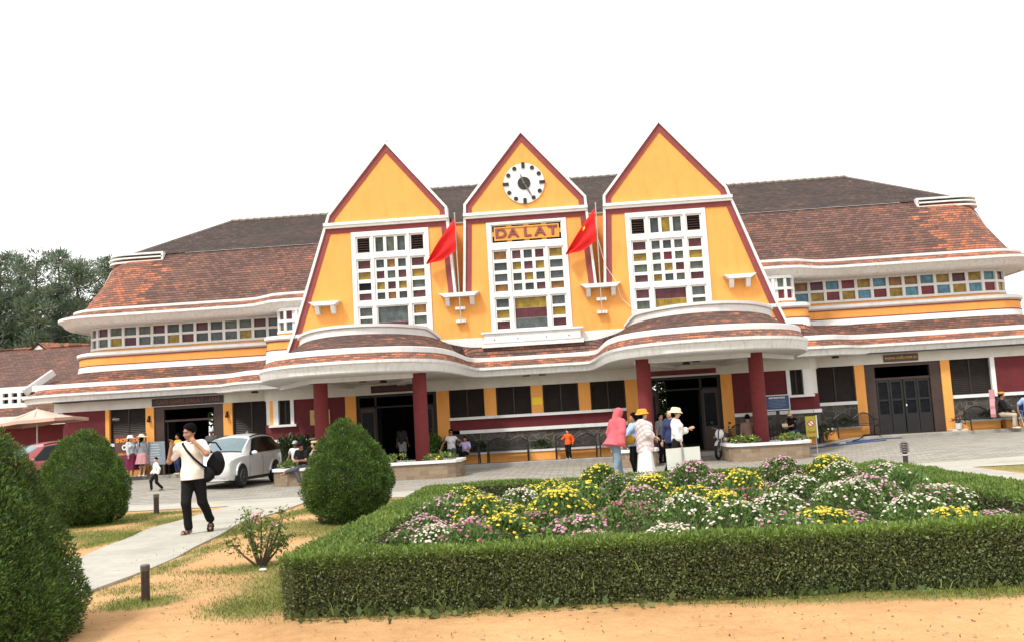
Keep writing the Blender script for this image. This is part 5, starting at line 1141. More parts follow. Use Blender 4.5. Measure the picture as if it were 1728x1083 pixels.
m = MB(); m.box(-30, 9.4, -2.55, -2.38, 2.78, 3.04); m.build('fascia', 'white_fascia', A)
m = MB(); m.box(-30, 9.4, -1.4, -1.1, 0, 3.3); m.build('wall', 'maroon_wall', A)
m = MB(); m.bar((5.2, -1.5, 4.2), (6.0, -.4, 5.15), .25, .3); m.build('verge', 'white_paint', A)
t = thing('roof_gable', None, None, (2.15, 6.2, 5.93)); t.parent = A
m = MB(); m.loft([[(-1.0, -1.4, .55), (0, -1.4, 1.35), (1.0, -1.4, .55)], [(-1.0+3, 2.0, .55), (3.4, 2.0, 1.3), (4.5, 2.0, .5)]], uv=True); m.build('roof', 'tile_strip', t)
m = MB(); m.plate([(-.8, .5), (.8, .5), (0, 1.22)], (), -1.3, -1.2); m.build('wall', 'white_paint', t)

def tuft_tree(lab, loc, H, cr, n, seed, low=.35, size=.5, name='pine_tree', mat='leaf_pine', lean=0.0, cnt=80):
    rg = np.random.default_rng(seed); t = thing(name, lab, 'tree', loc, 0, 'trees behind the annex'); m = MB()
    tr = [(0, 0, -.3), (lean*.3, .1, H*.35), (lean*.7, 0, H*.7), (lean, 0, H*.97)]; m.tube(tr, [.26, .2, .12, .03], 8); m.build('trunk', 'bark', t)
    lm = MB(); P = []
    for i in range(n):
        u = rg.uniform(0, 1)**.8; z = H*(low+(1-low)*u); a = rg.uniform(0, 6.28); r = cr*(1.0-.72*u**1.7)*rg.uniform(.35, 1.0)*(0.6+.4*math.sin(3*a+seed)); cx = lean*z/H
        tip = np.array((cx+r*math.cos(a), r*math.sin(a), z+r*.25)); lm.tube([(cx, 0, z-r*.2), ((cx+tip[0])/2, tip[1]/2, z), tuple(tip)], [.06, .04, .015], 5)
        for q in range(3):
            c = tip*(1-.18*q)+np.array((cx*.18*q, 0, 0))+rg.normal(0, .25, 3); d = rg.normal(size=(cnt, 3)); d /= np.linalg.norm(d, axis=1)[:, None]; P.append(np.concatenate([c+d*np.array((.85, .85, .5))*rg.uniform(.55, 1.15)*(rg.uniform(.2, 1, (cnt, 1))), d+np.array([0, 0, .5])], 1))
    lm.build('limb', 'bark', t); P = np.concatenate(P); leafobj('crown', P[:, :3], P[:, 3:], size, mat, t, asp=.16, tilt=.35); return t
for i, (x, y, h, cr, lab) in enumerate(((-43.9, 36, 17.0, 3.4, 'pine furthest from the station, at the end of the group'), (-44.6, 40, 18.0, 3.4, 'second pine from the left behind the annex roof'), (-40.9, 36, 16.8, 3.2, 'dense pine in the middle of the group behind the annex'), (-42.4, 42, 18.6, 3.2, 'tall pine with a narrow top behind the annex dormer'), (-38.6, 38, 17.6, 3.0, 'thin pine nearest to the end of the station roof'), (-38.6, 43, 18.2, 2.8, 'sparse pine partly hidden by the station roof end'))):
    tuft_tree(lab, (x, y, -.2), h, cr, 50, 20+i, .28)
for i, (x, y, h, cr, lab) in enumerate(((-47.5, 44, 11.5, 4.5, 'low dark tree under the pines at the left edge'), (-44.5, 46, 12, 4.5, 'low dark tree under the middle pines'), (-40.5, 45, 12.0, 4.2, 'low dark tree under the right pines, next to the station'))):
    tuft_tree(lab, (x, y, -.2), h, cr, 46, 60+i, .1, .55, 'broadleaf_tree', 'leaf_shrub', 0, 100)
# greenery seen through the open doors
for lab, x, y in (('green tree seen through the open door under the right porch', 5.2, 11.2), ('green tree seen through the cafe doorway', -15.6, 11.5)):
    t = thing('garden_tree', lab, 'tree', (x, y, 0)); m = MB(); m.tube([(.9, 0, 0), (.2, .1, 1.2), (-.6, 0, 2.6)], [.12, .09, .05], 8); m.build('trunk', 'twig', t)
    P = np.concatenate([blob((rng.uniform(-1.9, 1.9), rng.uniform(.2, 1.3), rng.uniform(.3, 4.6)), (.7, .5, .6), 130)[0] for _ in range(60)]); leafobj('crown', P, rng.normal(size=P.shape)+np.array([0, -.6, .5]), .26, 'leaf_light', t)
# canopies of the cafe terrace
flat('canvas_peach', (.56, .36, .29), .85, .1, 2); flat('canvas_pale', (.66, .52, .45), .85, .1, 2)
def parasol(lab, loc, w, d, top, drop, mat, tilt=0.0):
    t = thing('parasol', lab, 'parasol', loc); m = MB(); m.tube([(0, 0, 0), (0, 0, top+.05)], .03, 8); m.build('pole', 'grey_metal', t)
    rings = []
    for k in range(5):
        u = k/4; r = []
        for i in range(32):
            a = 2*math.pi*i/32; ca, sa = math.cos(a), math.sin(a); s = 1/max(abs(ca), abs(sa)); rr = u*(.86*s+.14) ; x, y = w*ca*rr, d*sa*rr
            sag = .10*math.sin(math.pi*u)*1.0+.07*u*abs(math.sin(2*a))
            r.append((x, y, top-drop*u-sag*.6+tilt*x))
        rings.append(r)
    rings[0] = [(p[0]*.0+.001*math.cos(i), .001*math.sin(i), top) for i, p in enumerate(rings[1])]; rings.append([(x, y, z-.12) for x, y, z in rings[-1]])
    m = MB(); m.loft(rings, True); m.build('canopy', mat, t, 60)
    m = MB()
    for i in range(8): a = 2*math.pi*i/8+.39; m.tube([(0, 0, top-.03), (w*.95*math.cos(a), d*.95*math.sin(a), top-drop*1.05+tilt*w*math.cos(a))], .012, 4)
    m.build('rib', 'grey_metal', t)
parasol('peach square parasol on a thin pole over the cafe terrace', (-19.15, -1.1, 0), 1.45, 1.3, 3.02, .45, 'canvas_peach', .06); parasol('second parasol, mostly hidden behind the first by the red wall', (-18.4, 2.2, 0), 1.5, 1.2, 2.95, .35, 'canvas_pale')
for lab, x, y, r in (('dark bush at the left end of the station under the parasol', -18.6, .1, (1.0, .5, .85)), ('dark climbing bush beside the maroon end wall', -20.2, .5, (1.1, .6, .95)), ('dark hedge plant left of the red car', -21.5, -1.0, (1.0, .6, .75))):
    shrub(lab, (x, y, 0), r, 1300, .15, lobes=9, name='bush', cat='bush')
# ================================================================ VEHICLES
def paint(name, c):
    m, n, b = _nodes(name, .32, .25, .5); f = noise(n, pos(n), 1.5, 4); L(n, mixc(n, f, tuple(x*.94 for x in c), c), b.inputs['Base Color'])
    b.inputs['Coat Weight'].default_value = .6; b.inputs['Coat Roughness'].default_value = .08
paint('paint_silver', (.70, .70, .69)); paint('paint_rose', (.36, .07, .08)); paint('paint_dark', (.03, .03, .032))
flat('car_glass', (.008, .009, .010), .12, .2, 3, spec=.25); flat('windscreen', (.10, .15, .17), .05, .15, 3, spec=.8); flat('lamp_clear', (.55, .57, .58), .15, .2, 20, spec=.6); flat('rim_grey', (.16, .16, .165), .35, .2, 20, metal=.6)
flat('plastic_black', (.018, .018, .019), .55, .2, 10)
#        y     zlow  wlow  zmid  wmid  zbelt wbelt zedge wroof ztop
CARST = [(-2.24, .32, .50, .50, .60, .62, .60, .70, .45, .72), (-2.16, .27, .70, .50, .77, .72, .73, .82, .58, .85), (-2.0, .24, .78, .52, .83, .82, .79, .91, .62, .94), (-1.7, .22, .81, .56, .865, .90, .82, .98, .66, 1.01), (-1.3, .22, .82, .60, .875, .95, .84, 1.03, .69, 1.07),
         (-.95, .22, .83, .62, .875, .98, .85, 1.09, .72, 1.13), (-.6, .22, .83, .62, .875, 1.0, .855, 1.29, .685, 1.35), (-.2, .22, .83, .62, .875, 1.01, .86, 1.50, .64, 1.57), (.15, .22, .83, .62, .875, 1.02, .86, 1.58, .625, 1.655), (.7, .22, .83, .62, .875, 1.03, .86, 1.62, .62, 1.695),
         (1.3, .22, .83, .62, .875, 1.04, .855, 1.61, .615, 1.685), (1.75, .23, .82, .62, .87, 1.06, .845, 1.56, .605, 1.64), (1.98, .26, .80, .62, .86, 1.07, .83, 1.44, .62, 1.52), (2.14, .30, .77, .62, .83, 1.02, .79, 1.14, .67, 1.19), (2.22, .36, .70, .62, .76, .95, .70, 1.02, .58, 1.05)]
CS = np.array(catmull(CARST, 5)); 
def cst(y): return [np.interp(y, CS[:, 0], CS[:, k]) for k in range(1, 10)]
def csec(y):
    zl, wl, zm, wm, zb, wb, ze, wr, zt = cst(y); h = [(0, zl), (wl*.7, zl), (wl, zl+.03), ((wl+wm)/2+.015, (zl+zm)/2), (wm, zm), (wm-.004, (zm+zb)/2), (wb, zb), (wb*.96+wr*.04, zb+.02)]
    h += [(wb+(wr-wb)*t, zb+(ze-zb)*t) for t in (.35, .7, 1)]; h += [(wr*(1-t), zt-(zt-ze)*(1-t)**2) for t in (.25, .5, .75, 1)]; return h
def side_pt(y, v, s, o=.012):
    zl, wl, zm, wm, zb, wb, ze, wr, zt = cst(y); return (s*(wb+(wr-wb)*v+o), y, zb+.02+(ze-zb-.02)*v)
def make_car(label, loc, rz, pm):
    t = thing('parked_car', label, 'car', loc, rz); m = MB(); rings = []
    for y in np.linspace(-2.24, 2.22, 64): h = csec(y); rings.append([(x, y, z) for x, z in h]+[(-x, y, z) for x, z in h[-2:0:-1]])
    m.loft(rings, True, 0, True); m.build('body', pm, t, 50)
    def patch(ya0, ya1, yb0, yb1, v0, v1, s, name, mat, o=.012):
        g = [[side_pt(a+(b-a)*i/10, v0+(v1-v0)*j/4, s, o) for i in range(11)] for j, (a, b) in enumerate([(ya0+(yb0-ya0)*q/4, ya1+(yb1-ya1)*q/4) for q in range(5)])]
        mm = MB(); mm.loft(g, flip=s < 0); return mm.build(name, mat, t, 60)
    for s in (-1, 1):
        patch(-.62, .33, -.04, .33, .08, .86, s, 'side_window', 'car_glass'); patch(.37, 1.22, .37, 1.18, .08, .88, s, 'side_window', 'car_glass'); patch(1.26, 1.95, 1.22, 1.72, .12, .86, s, 'side_window', 'car_glass')
        patch(-.72, 2.0, -.06, 1.76, .03, .93, s, 'window_trim', 'plastic_black', .006)
        mm = MB()                                        # doors: panel joints drawn as real thin grooves' dark seams
        for y0 in (-.72, .35, 1.28):
            q = []
            for k in range(7):
                z = .33+k*(.98-.33)/6; zl, wl, zm, wm, zb, wb, ze, wr, zt = cst(y0); q.append((s*(np.interp(z, [zl, (zl+zm)/2, zm, zb], [wl, (wl+wm)/2+.015, wm, wb])+.004), y0, z))
            mm.tube(q, .006, 4)
        mm.build('door_seam', 'plastic_black', t)
        for y0 in (.18, 1.08): mm = MB(); mm.ell((s*.885, y0, .93), (.02, .09, .022), 8, 6); mm.build('door_handle', pm, t, 180)
        mm = MB(); mm.ell((s*1.0, -.62, 1.06), (.11, .07, .075), 10, 8); mm.build('mirror', pm, t, 180)
        mm = MB(); mm.bar((s*.86, -.6, 1.0), (s*.95, -.62, 1.03), .06, .03); mm.build('mirror_arm', 'plastic_black', t)
        # sill and arches
        mm = MB(); mm.loft([[(s*(cst(y)[1]+.012), y, cst(y)[0]-.01), (s*(cst(y)[1]+.022), y, cst(y)[0]+.09)] for y in np.linspace(-1, 1, 9)], flip=s < 0); mm.build('sill', 'plastic_black', t)
        for wy in (-1.375, 1.375):
            mm = MB(); R0 = .405; v = [(s*.905, wy+R0*math.cos(a), .36+R0*math.sin(a)) for a in np.linspace(-.35, math.pi+.35, 20)]; v2 = [(s*.4, p[1], p[2]) for p in v]
            mm.add(v, [tuple(range(20))]); mm.loft([v, v2]); mm.build('wheel_arch', 'black_rubber', t)
            mm = MB(); vv = [[(s*(.885+e), wy+r*math.cos(a), .36+r*math.sin(a)) for a in np.linspace(.12, math.pi-.12, 18)] for r, e in ((.40, .024), (.45, .018), (.455, -.02))]; mm.loft(vv); mm.build('arch_lip', pm, t, 60)
            wv = thing('wheel', None, None, (s*.83, wy, .335)); wv.parent = t; M = Matrix.Rotation(math.pi/2, 4, 'Y')
            mm = MB(); prof = [(.2, -.1), (.30, -.105), (.33, -.08), (.335, .0), (.33, .08), (.30, .105), (.2, .10)]
            mm.loft([[tuple(M @ Vector((r*math.cos(2*math.pi*i/28), r*math.sin(2*math.pi*i/28), z))) for i in range(28)] for r, z in prof], True, 0, True); mm.build('tyre', 'black_rubber', wv, 50)
            mm = MB()
            for k in range(10):
                a = 2*math.pi*k/10+.1*(k % 2); mm.bar((s*.112, .05*math.cos(a), .05*math.sin(a)), (s*.108, .23*math.cos(a), .23*math.sin(a)), .03, .012)
            mm.tube([(s*.109, .235*math.cos(2*math.pi*i/24), .235*math.sin(2*math.pi*i/24)) for i in range(25)], .012, 5); mm.ell((s*.11, 0, 0), (.02, .06, .06), 10, 6); mm.build('rim', 'rim_grey', wv)
    # windscreen, bonnet lines, front
    def top(x, y, o=.008): zl, wl, zm, wm, zb, wb, ze, wr, zt = cst(y); return (x*wr, y, zt-(zt-ze)*x*x+o)
    mm = MB(); mm.loft([[top(-.93+1.86*i/12, y, .012) for i in range(13)] for y in np.linspace(-.9, -.2, 8)]); mm.build('windscreen', 'windscreen', t, 60)
    mm = MB(); mm.loft([[top(-.98+1.96*i/12, y, .006) for i in range(13)] for y in np.linspace(-.97, -.90, 3)]); mm.build('wiper_cowl', 'plastic_black', t)
    for s in (-1, 1): mm = MB(); mm.tube([top(s*.93, y, .02) for y in np.linspace(-.05, 1.75, 12)], .02, 6); mm.build('roof_rail', 'plastic_black', t)
    mm = MB(); mm.add([(0, .95, 1.70), (.03, 1.2, 1.69), (-.03, 1.2, 1.69), (0, 1.15, 1.80)], [(0, 1, 3), (0, 3, 2), (1, 2, 3)]); mm.build('aerial_fin', pm, t)
    mm = MB(); mm.loft([[(x, -2.262+.10*(abs(x)/.6)**3, z) for x in np.linspace(-.56, .56, 13)] for z in (.36, .60)]); mm.loft([[(x, -2.258+.10*(abs(x)/.6)**3, z) for x in np.linspace(-.42, .42, 9)] for z in (.64, .70)]); mm.build('grille', 'plastic_black', t)
    mm = MB(); mm.loft([[(x, -2.27+.14*(abs(x)/.75)**3, z) for x in np.linspace(-.76, .76, 15)] for z in (.27, .34)]); mm.build('bumper_trim', 'steel_pale', t)
    for s in (-1, 1):
        mm = MB(); mm.loft([[(s*.42, -2.215, .72), (s*.62, -2.16, .74), (s*.76, -2.06, .78), (s*.80, -1.9, .84)], [(s*.42, -2.19, .80), (s*.62, -2.10, .83), (s*.73, -2.02, .88), (s*.785, -1.86, .92)]]); mm.build('headlight', 'lamp_clear', t, 60)
        mm = MB(); mm.add([(s*.60, -2.20, .66), (s*.80, -2.06, .66), (s*.805, -2.03, .36), (s*.74, -2.10, .38)], [(0, 1, 2, 3)]); mm.build('fog_trim', 'plastic_black', t)
        mm = MB(); mm.ell((s*.715, -2.13, .56), (.045, .03, .045), 8, 6); mm.build('fog_light', 'lamp_clear', t, 180)
        mm = MB(); mm.loft([[(s*.79, 2.09, .85), (s*.70, 2.20, .85)], [(s*.77, 2.09, 1.0), (s*.68, 2.18, 1.0)]]); mm.build('tail_light', 'sign_red', t)
    return t
make_car('silver family van parked beside the first porch column, behind the walking man', (-10.02, -5.05, gz(-9.8, -5)-.01), R(-4), 'paint_silver')
make_car('dusky red car under the parasol behind the clipped conifer, only windscreen and bonnet showing', (-17.5, -3.95, gz(-17.5, -4)-.01), R(-33), 'paint_rose')
# small motorbike leaning at the planter
t = thing('motorbike', 'small black motorbike with white and blue headlamp cowl left of the planter', 'motorbike', (6.32, -4.0, gz(6.3, -4)), R(-26)); t.rotation_euler = (0, R(4), R(-26))
def wheel(y):
    wv = thing('wheel', None, None, (0, y, .3)); wv.parent = t; M = Matrix.Rotation(math.pi/2, 4, 'Y'); mm = MB()
    mm.loft([[tuple(M @ Vector((r*math.cos(2*math.pi*i/26), r*math.sin(2*math.pi*i/26), z))) for i in range(26)] for r, z in ((.24, -.035), (.285, -.045), (.30, 0), (.285, .045), (.24, .035), (.24, -.035))], True); mm.build('tyre', 'black_rubber', wv, 60)
    mm = MB()
    for k in range(18): a = 2*math.pi*k/18; mm.bar((0.01*(-1)**k, .03*math.cos(a), .03*math.sin(a)), (0, .245*math.cos(a), .245*math.sin(a)), .006, .006)
    mm.ell((0, 0, 0), (.05, .05, .05), 8, 6); mm.build('rim', 'grey_metal', wv)
wheel(-.62); wheel(.62)
m = MB()
for s in (-1, 1): m.tube([(s*.06, -.62, .3), (s*.06, -.42, .82)], .02, 6)
m.build('fork', 'grey_metal', t); m = MB(); m.loft([[(x, -.62+.33*math.cos(a), .3+.33*math.sin(a)) for x in (-.05, .05)] for a in np.linspace(.25, 2.6, 10)]); m.build('mudguard', 'steel_pale', t)
m = MB(); m.ell((0, -.50, .83), (.15, .12, .17), 14, 10, 0, Matrix.Rotation(R(-15), 4, 'X')); m.build('headlamp_cowl', 'letter_white', t, 180); m = MB(); m.ell((0, -.515, .84), (.045, .125, .175), 12, 10, 0, Matrix.Rotation(R(-15), 4, 'X')); m.build('stripe', 'board_blue', t, 180)
m = MB(); m.tube([(-.34, -.22, 1.02), (-.2, -.34, 1.0), (0, -.38, .95), (.2, -.34, 1.0), (.34, -.22, 1.02)], .014, 6); m.build('handlebar', 'grey_metal', t)
for s in (-1, 1):
    m = MB(); m.tube([(s*.24, -.32, 1.0), (s*.29, -.36, 1.18)], .007, 5); m.ell((s*.30, -.36, 1.2), (.06, .015, .04), 10, 6); m.build('mirror', 'plastic_black', t); m = MB(); m.ell((s*.17, -.5, .72), (.035, .03, .03), 8, 6); m.build('indicator', 'letter_orange', t, 180)
m = MB(); m.ell((.16, -.42, .66), (.075, .05, .075), 10, 8); m.build('horn', 'steel_pale', t, 180)
m = MB(); m.ell((0, -.08, .76), (.13, .26, .13), 12, 8); m.build('tank', 'plastic_black', t, 180); m = MB(); m.ell((0, .42, .76), (.13, .38, .07), 12, 8); m.build('seat', 'black_rubber', t, 180)
m = MB(); m.ell((0, .0, .42), (.14, .22, .18), 10, 8); m.tube([(.1, .05, .3), (.13, .5, .28), (.13, .95, .36)], .035, 8); m.build('engine', 'grey_metal', t, 60); m = MB(); m.tube([(-.12, .1, .3), (-.25, .12, 0)], .012, 5); m.build('kickstand', 'grey_metal', t)
# ================================================================ PEOPLE
# a small distance-field modeller: limbs are tapered capsules melted together, then skinned into one surface
class Field:
    def __init__(s, lo, hi, vox):
        s.lo = np.array(lo, float); s.vox = vox; s.n = np.ceil((np.array(hi)-s.lo)/vox).astype(int)+1
        s.ax = [s.lo[i]+vox*np.arange(s.n[i]) for i in range(3)]; s.D = np.full(s.n, 1.0, np.float32)
    def _sl(s, lo, hi, m):
        a = np.clip(np.floor((np.array(lo)-m-s.lo)/s.vox).astype(int), 0, s.n); b = np.clip(np.ceil((np.array(hi)+m-s.lo)/s.vox).astype(int)+1, 0, s.n)
        sl = tuple(slice(int(x), int(y)) for x, y in zip(a, b)); g = np.meshgrid(*[s.ax[i][sl[i]] for i in range(3)], indexing='ij'); return sl, np.stack(g, -1) if g[0].size else None
    def _put(s, sl, d, k, sub=False):
        o = s.D[sl]
        if sub: s.D[sl] = np.maximum(o, -d); return s
        if k <= 0: s.D[sl] = np.minimum(o, d); return s
        h = np.clip(.5+.5*(o-d)/k, 0, 1); s.D[sl] = o*(1-h)+d*h-k*h*(1-h); return s
    def cap(s, a, b, ra, rb=None, k=.02, sub=False):
        a, b = np.array(a, float), np.array(b, float); rb = ra if rb is None else rb; m = max(ra, rb)+k*1.5+3*s.vox
        sl, P = s._sl(np.minimum(a, b), np.maximum(a, b), m)
        if P is None: return s
        ab = b-a; t = np.clip(((P-a) @ ab)/(ab @ ab+1e-9), 0, 1); d = np.linalg.norm(P-a-t[..., None]*ab, axis=-1)-(ra+(rb-ra)*t); return s._put(sl, d, k, sub)
    def ell(s, c, r, k=.02, M=None, sub=False):
        c, r = np.array(c, float), np.array(r, float); m = max(r)+k*1.5+3*s.vox; sl, P = s._sl(c, c, m)
        if P is None: return s
        q = P-c
        if M is not None: q = q @ np.array(M)
        k0 = np.linalg.norm(q/r, axis=-1); k1 = np.linalg.norm(q/(r*r), axis=-1)+1e-9; return s._put(sl, k0*(k0-1)/k1, k, sub)
    def cut(s, p, n):
        n = np.array(n, float); n /= np.linalg.norm(n); X, Y, Z = np.meshgrid(*s.ax, indexing='ij'); s.D = np.maximum(s.D, ((X-p[0])*n[0]+(Y-p[1])*n[1]+(Z-p[2])*n[2]).astype(np.float32)); return s
    def fold(s, amp, f=26, seed=0, vert=1.0):
        X, Y, Z = np.meshgrid(*s.ax, indexing='ij'); s.D += (amp*(np.sin(f*X+3*np.sin(f*.4*Z+seed)+seed)*np.cos(f*.8*Y+seed*2)*.6+np.sin(f*vert*Z+f*.7*X+2*np.sin(f*.3*Y)+seed)*.6)).astype(np.float32); return s
    def mesh(s, name, mat, parent=None):
        D = s.D; S = D < 0; nx, ny, nz = D.shape; c = [(i, j, k) for i in (0, 1) for j in (0, 1) for k in (0, 1)]
        cs = [S[i:nx-1+i, j:ny-1+j, k:nz-1+k] for i, j, k in c]; sm = sum(x.astype(np.int8) for x in cs); mk = (sm > 0) & (sm < 8)
        idx = np.full(mk.shape, -1, np.int64); w = np.argwhere(mk); idx[mk] = np.arange(len(w)); acc = np.zeros((len(w), 3)); cnt = np.zeros(len(w))
        val = [D[w[:, 0]+i, w[:, 1]+j, w[:, 2]+k] for i, j, k in c]
        for a in range(8):
            for b_ in range(a+1, 8):
                df = [c[b_][q]-c[a][q] for q in range(3)]
                if sum(map(abs, df)) != 1: continue
                x = (val[a] < 0) != (val[b_] < 0); t = np.where(x, val[a]/(val[a]-val[b_]+1e-12), 0)
                acc += np.where(x[:, None], np.array(c[a])+t[:, None]*np.array(df), 0); cnt += x
        V = s.lo+(w+acc/np.maximum(cnt, 1)[:, None])*s.vox; F = []
        for ax_ in range(3):
            o1, o2 = [(1, 2), (2, 0), (0, 1)][ax_]; A = S; sl0 = [slice(None)]*3; sl1 = [slice(None)]*3; sl0[ax_] = slice(0, -1); sl1[ax_] = slice(1, None)
            a0, a1 = A[tuple(sl0)], A[tuple(sl1)]; e = np.argwhere(a0 != a1); e = e[(e[:, o1] > 0) & (e[:, o2] > 0) & (e[:, o1] < A.shape[o1]-1) & (e[:, o2] < A.shape[o2]-1)]
            q = []
            for d1, d2 in ((0, 0), (-1, 0), (-1, -1), (0, -1)): z = e.copy(); z[:, o1] += d1; z[:, o2] += d2; q.append(idx[z[:, 0], z[:, 1], z[:, 2]])
            q = np.stack(q, 1); fl = ~a0[e[:, 0], e[:, 1], e[:, 2]]; q[fl] = q[fl][:, ::-1]; F.append(q)
        F = np.concatenate(F); F = F[(F >= 0).all(1)]
        return mkobj(name, V, F, mat, parent, smooth=180)
def cloth(name, c, rough=.85, var=.1): 
    if name not in MATS: flat(name, c, rough, var, 9, spec=.2, bmp=.1, fine=120)
    return name
for nm, c in dict(skin_tan=(.34, .175, .105), skin_light=(.52, .31, .215), skin_dark=(.25, .125, .075)).items():
    m, n, b = _nodes(nm, .5, 0, .35); L(n, mixc(n, noise(n, pos(n), 9, 3), tuple(x*.88 for x in c), c), b.inputs['Base Color']); b.inputs['Subsurface Weight'].default_value = .08; b.inputs['Subsurface Radius'].default_value = (.02, .008, .004)
flat('hair_black', (.004, .0035, .0035), .9, .3, 40, spec=.08); flat('lip', (.30, .10, .085), .5, .1, 9); flat('teeth', (.75, .72, .66), .4, .05, 9); flat('eye_dark', (.012, .009, .008), .2, .1, 9); flat('eye_white', (.7, .68, .65), .3, .05, 9)
for nm, c in dict(c_white=(.72, .70, .68), c_cream=(.72, .64, .56), c_black=(.007, .007, .0075), c_navy=(.03, .04, .10), c_pink=(.48, .105, .125), c_jean=(.16, .22, .29), c_maroon=(.16, .02, .055), c_rose=(.48, .24, .26), c_grey=(.22, .24, .26), c_palegrey=(.48, .52, .54), c_orange=(.72, .10, .015), c_hat=(.74, .27, .03), c_straw=(.66, .53, .36), c_lav=(.46, .40, .66), c_lblue=(.32, .47, .68), c_brown=(.20, .125, .09), c_khaki=(.42, .34, .25), c_beige=(.50, .38, .29), c_olive=(.34, .22, .03), c_dgrey=(.075, .08, .085), c_blue=(.03, .12, .55), c_tan=(.60, .44, .22), c_yel=(.55, .36, .05), c_wred=(.30, .03, .04)).items(): cloth(nm, c)
# plaid shawl and pattern cloth
m, n, b = _nodes('c_plaid', .9, 0, .2); sp = N(n, 'ShaderNodeSeparateXYZ'); L(n, pos(n, kind='Generated'), sp.inputs[0])
d1 = mathn(n, 'ADD', mathn(n, 'MULTIPLY', sp.outputs[2], 7), mathn(n, 'MULTIPLY', sp.outputs[0], 4)); d2 = mathn(n, 'SUBTRACT', mathn(n, 'MULTIPLY', sp.outputs[2], 3), mathn(n, 'MULTIPLY', sp.outputs[0], 6))
w1 = mathn(n, 'FRACT', d1); w2 = mathn(n, 'FRACT', d2)
c = mixc(n, mathn(n, 'MULTIPLY', mathn(n, 'LESS_THAN', w1, .42), .7), (.70, .65, .62), (.44, .30, .27)); c = mixc(n, mathn(n, 'MULTIPLY', mathn(n, 'LESS_THAN', w2, .35), .55), c, (.34, .36, .46)); L(n, c, b.inputs['Base Color'])
cloth('c_floral', (.22, .02, .06)); MATS['c_floral'].node_tree.nodes
V3 = lambda *a: np.array(a, float)
def ik(a, c, l1, l2, pole):
    d = c-a; L_ = np.linalg.norm(d); L_ = min(L_, (l1+l2)*.999); u = d/np.linalg.norm(d); x = (l1*l1-l2*l2+L_*L_)/(2*L_); h = math.sqrt(max(0, l1*l1-x*x)); p = np.array(pole, float); p = p-u*(p @ u); p /= np.linalg.norm(p)+1e-9
    return a+u*x+p*h, a+u*L_
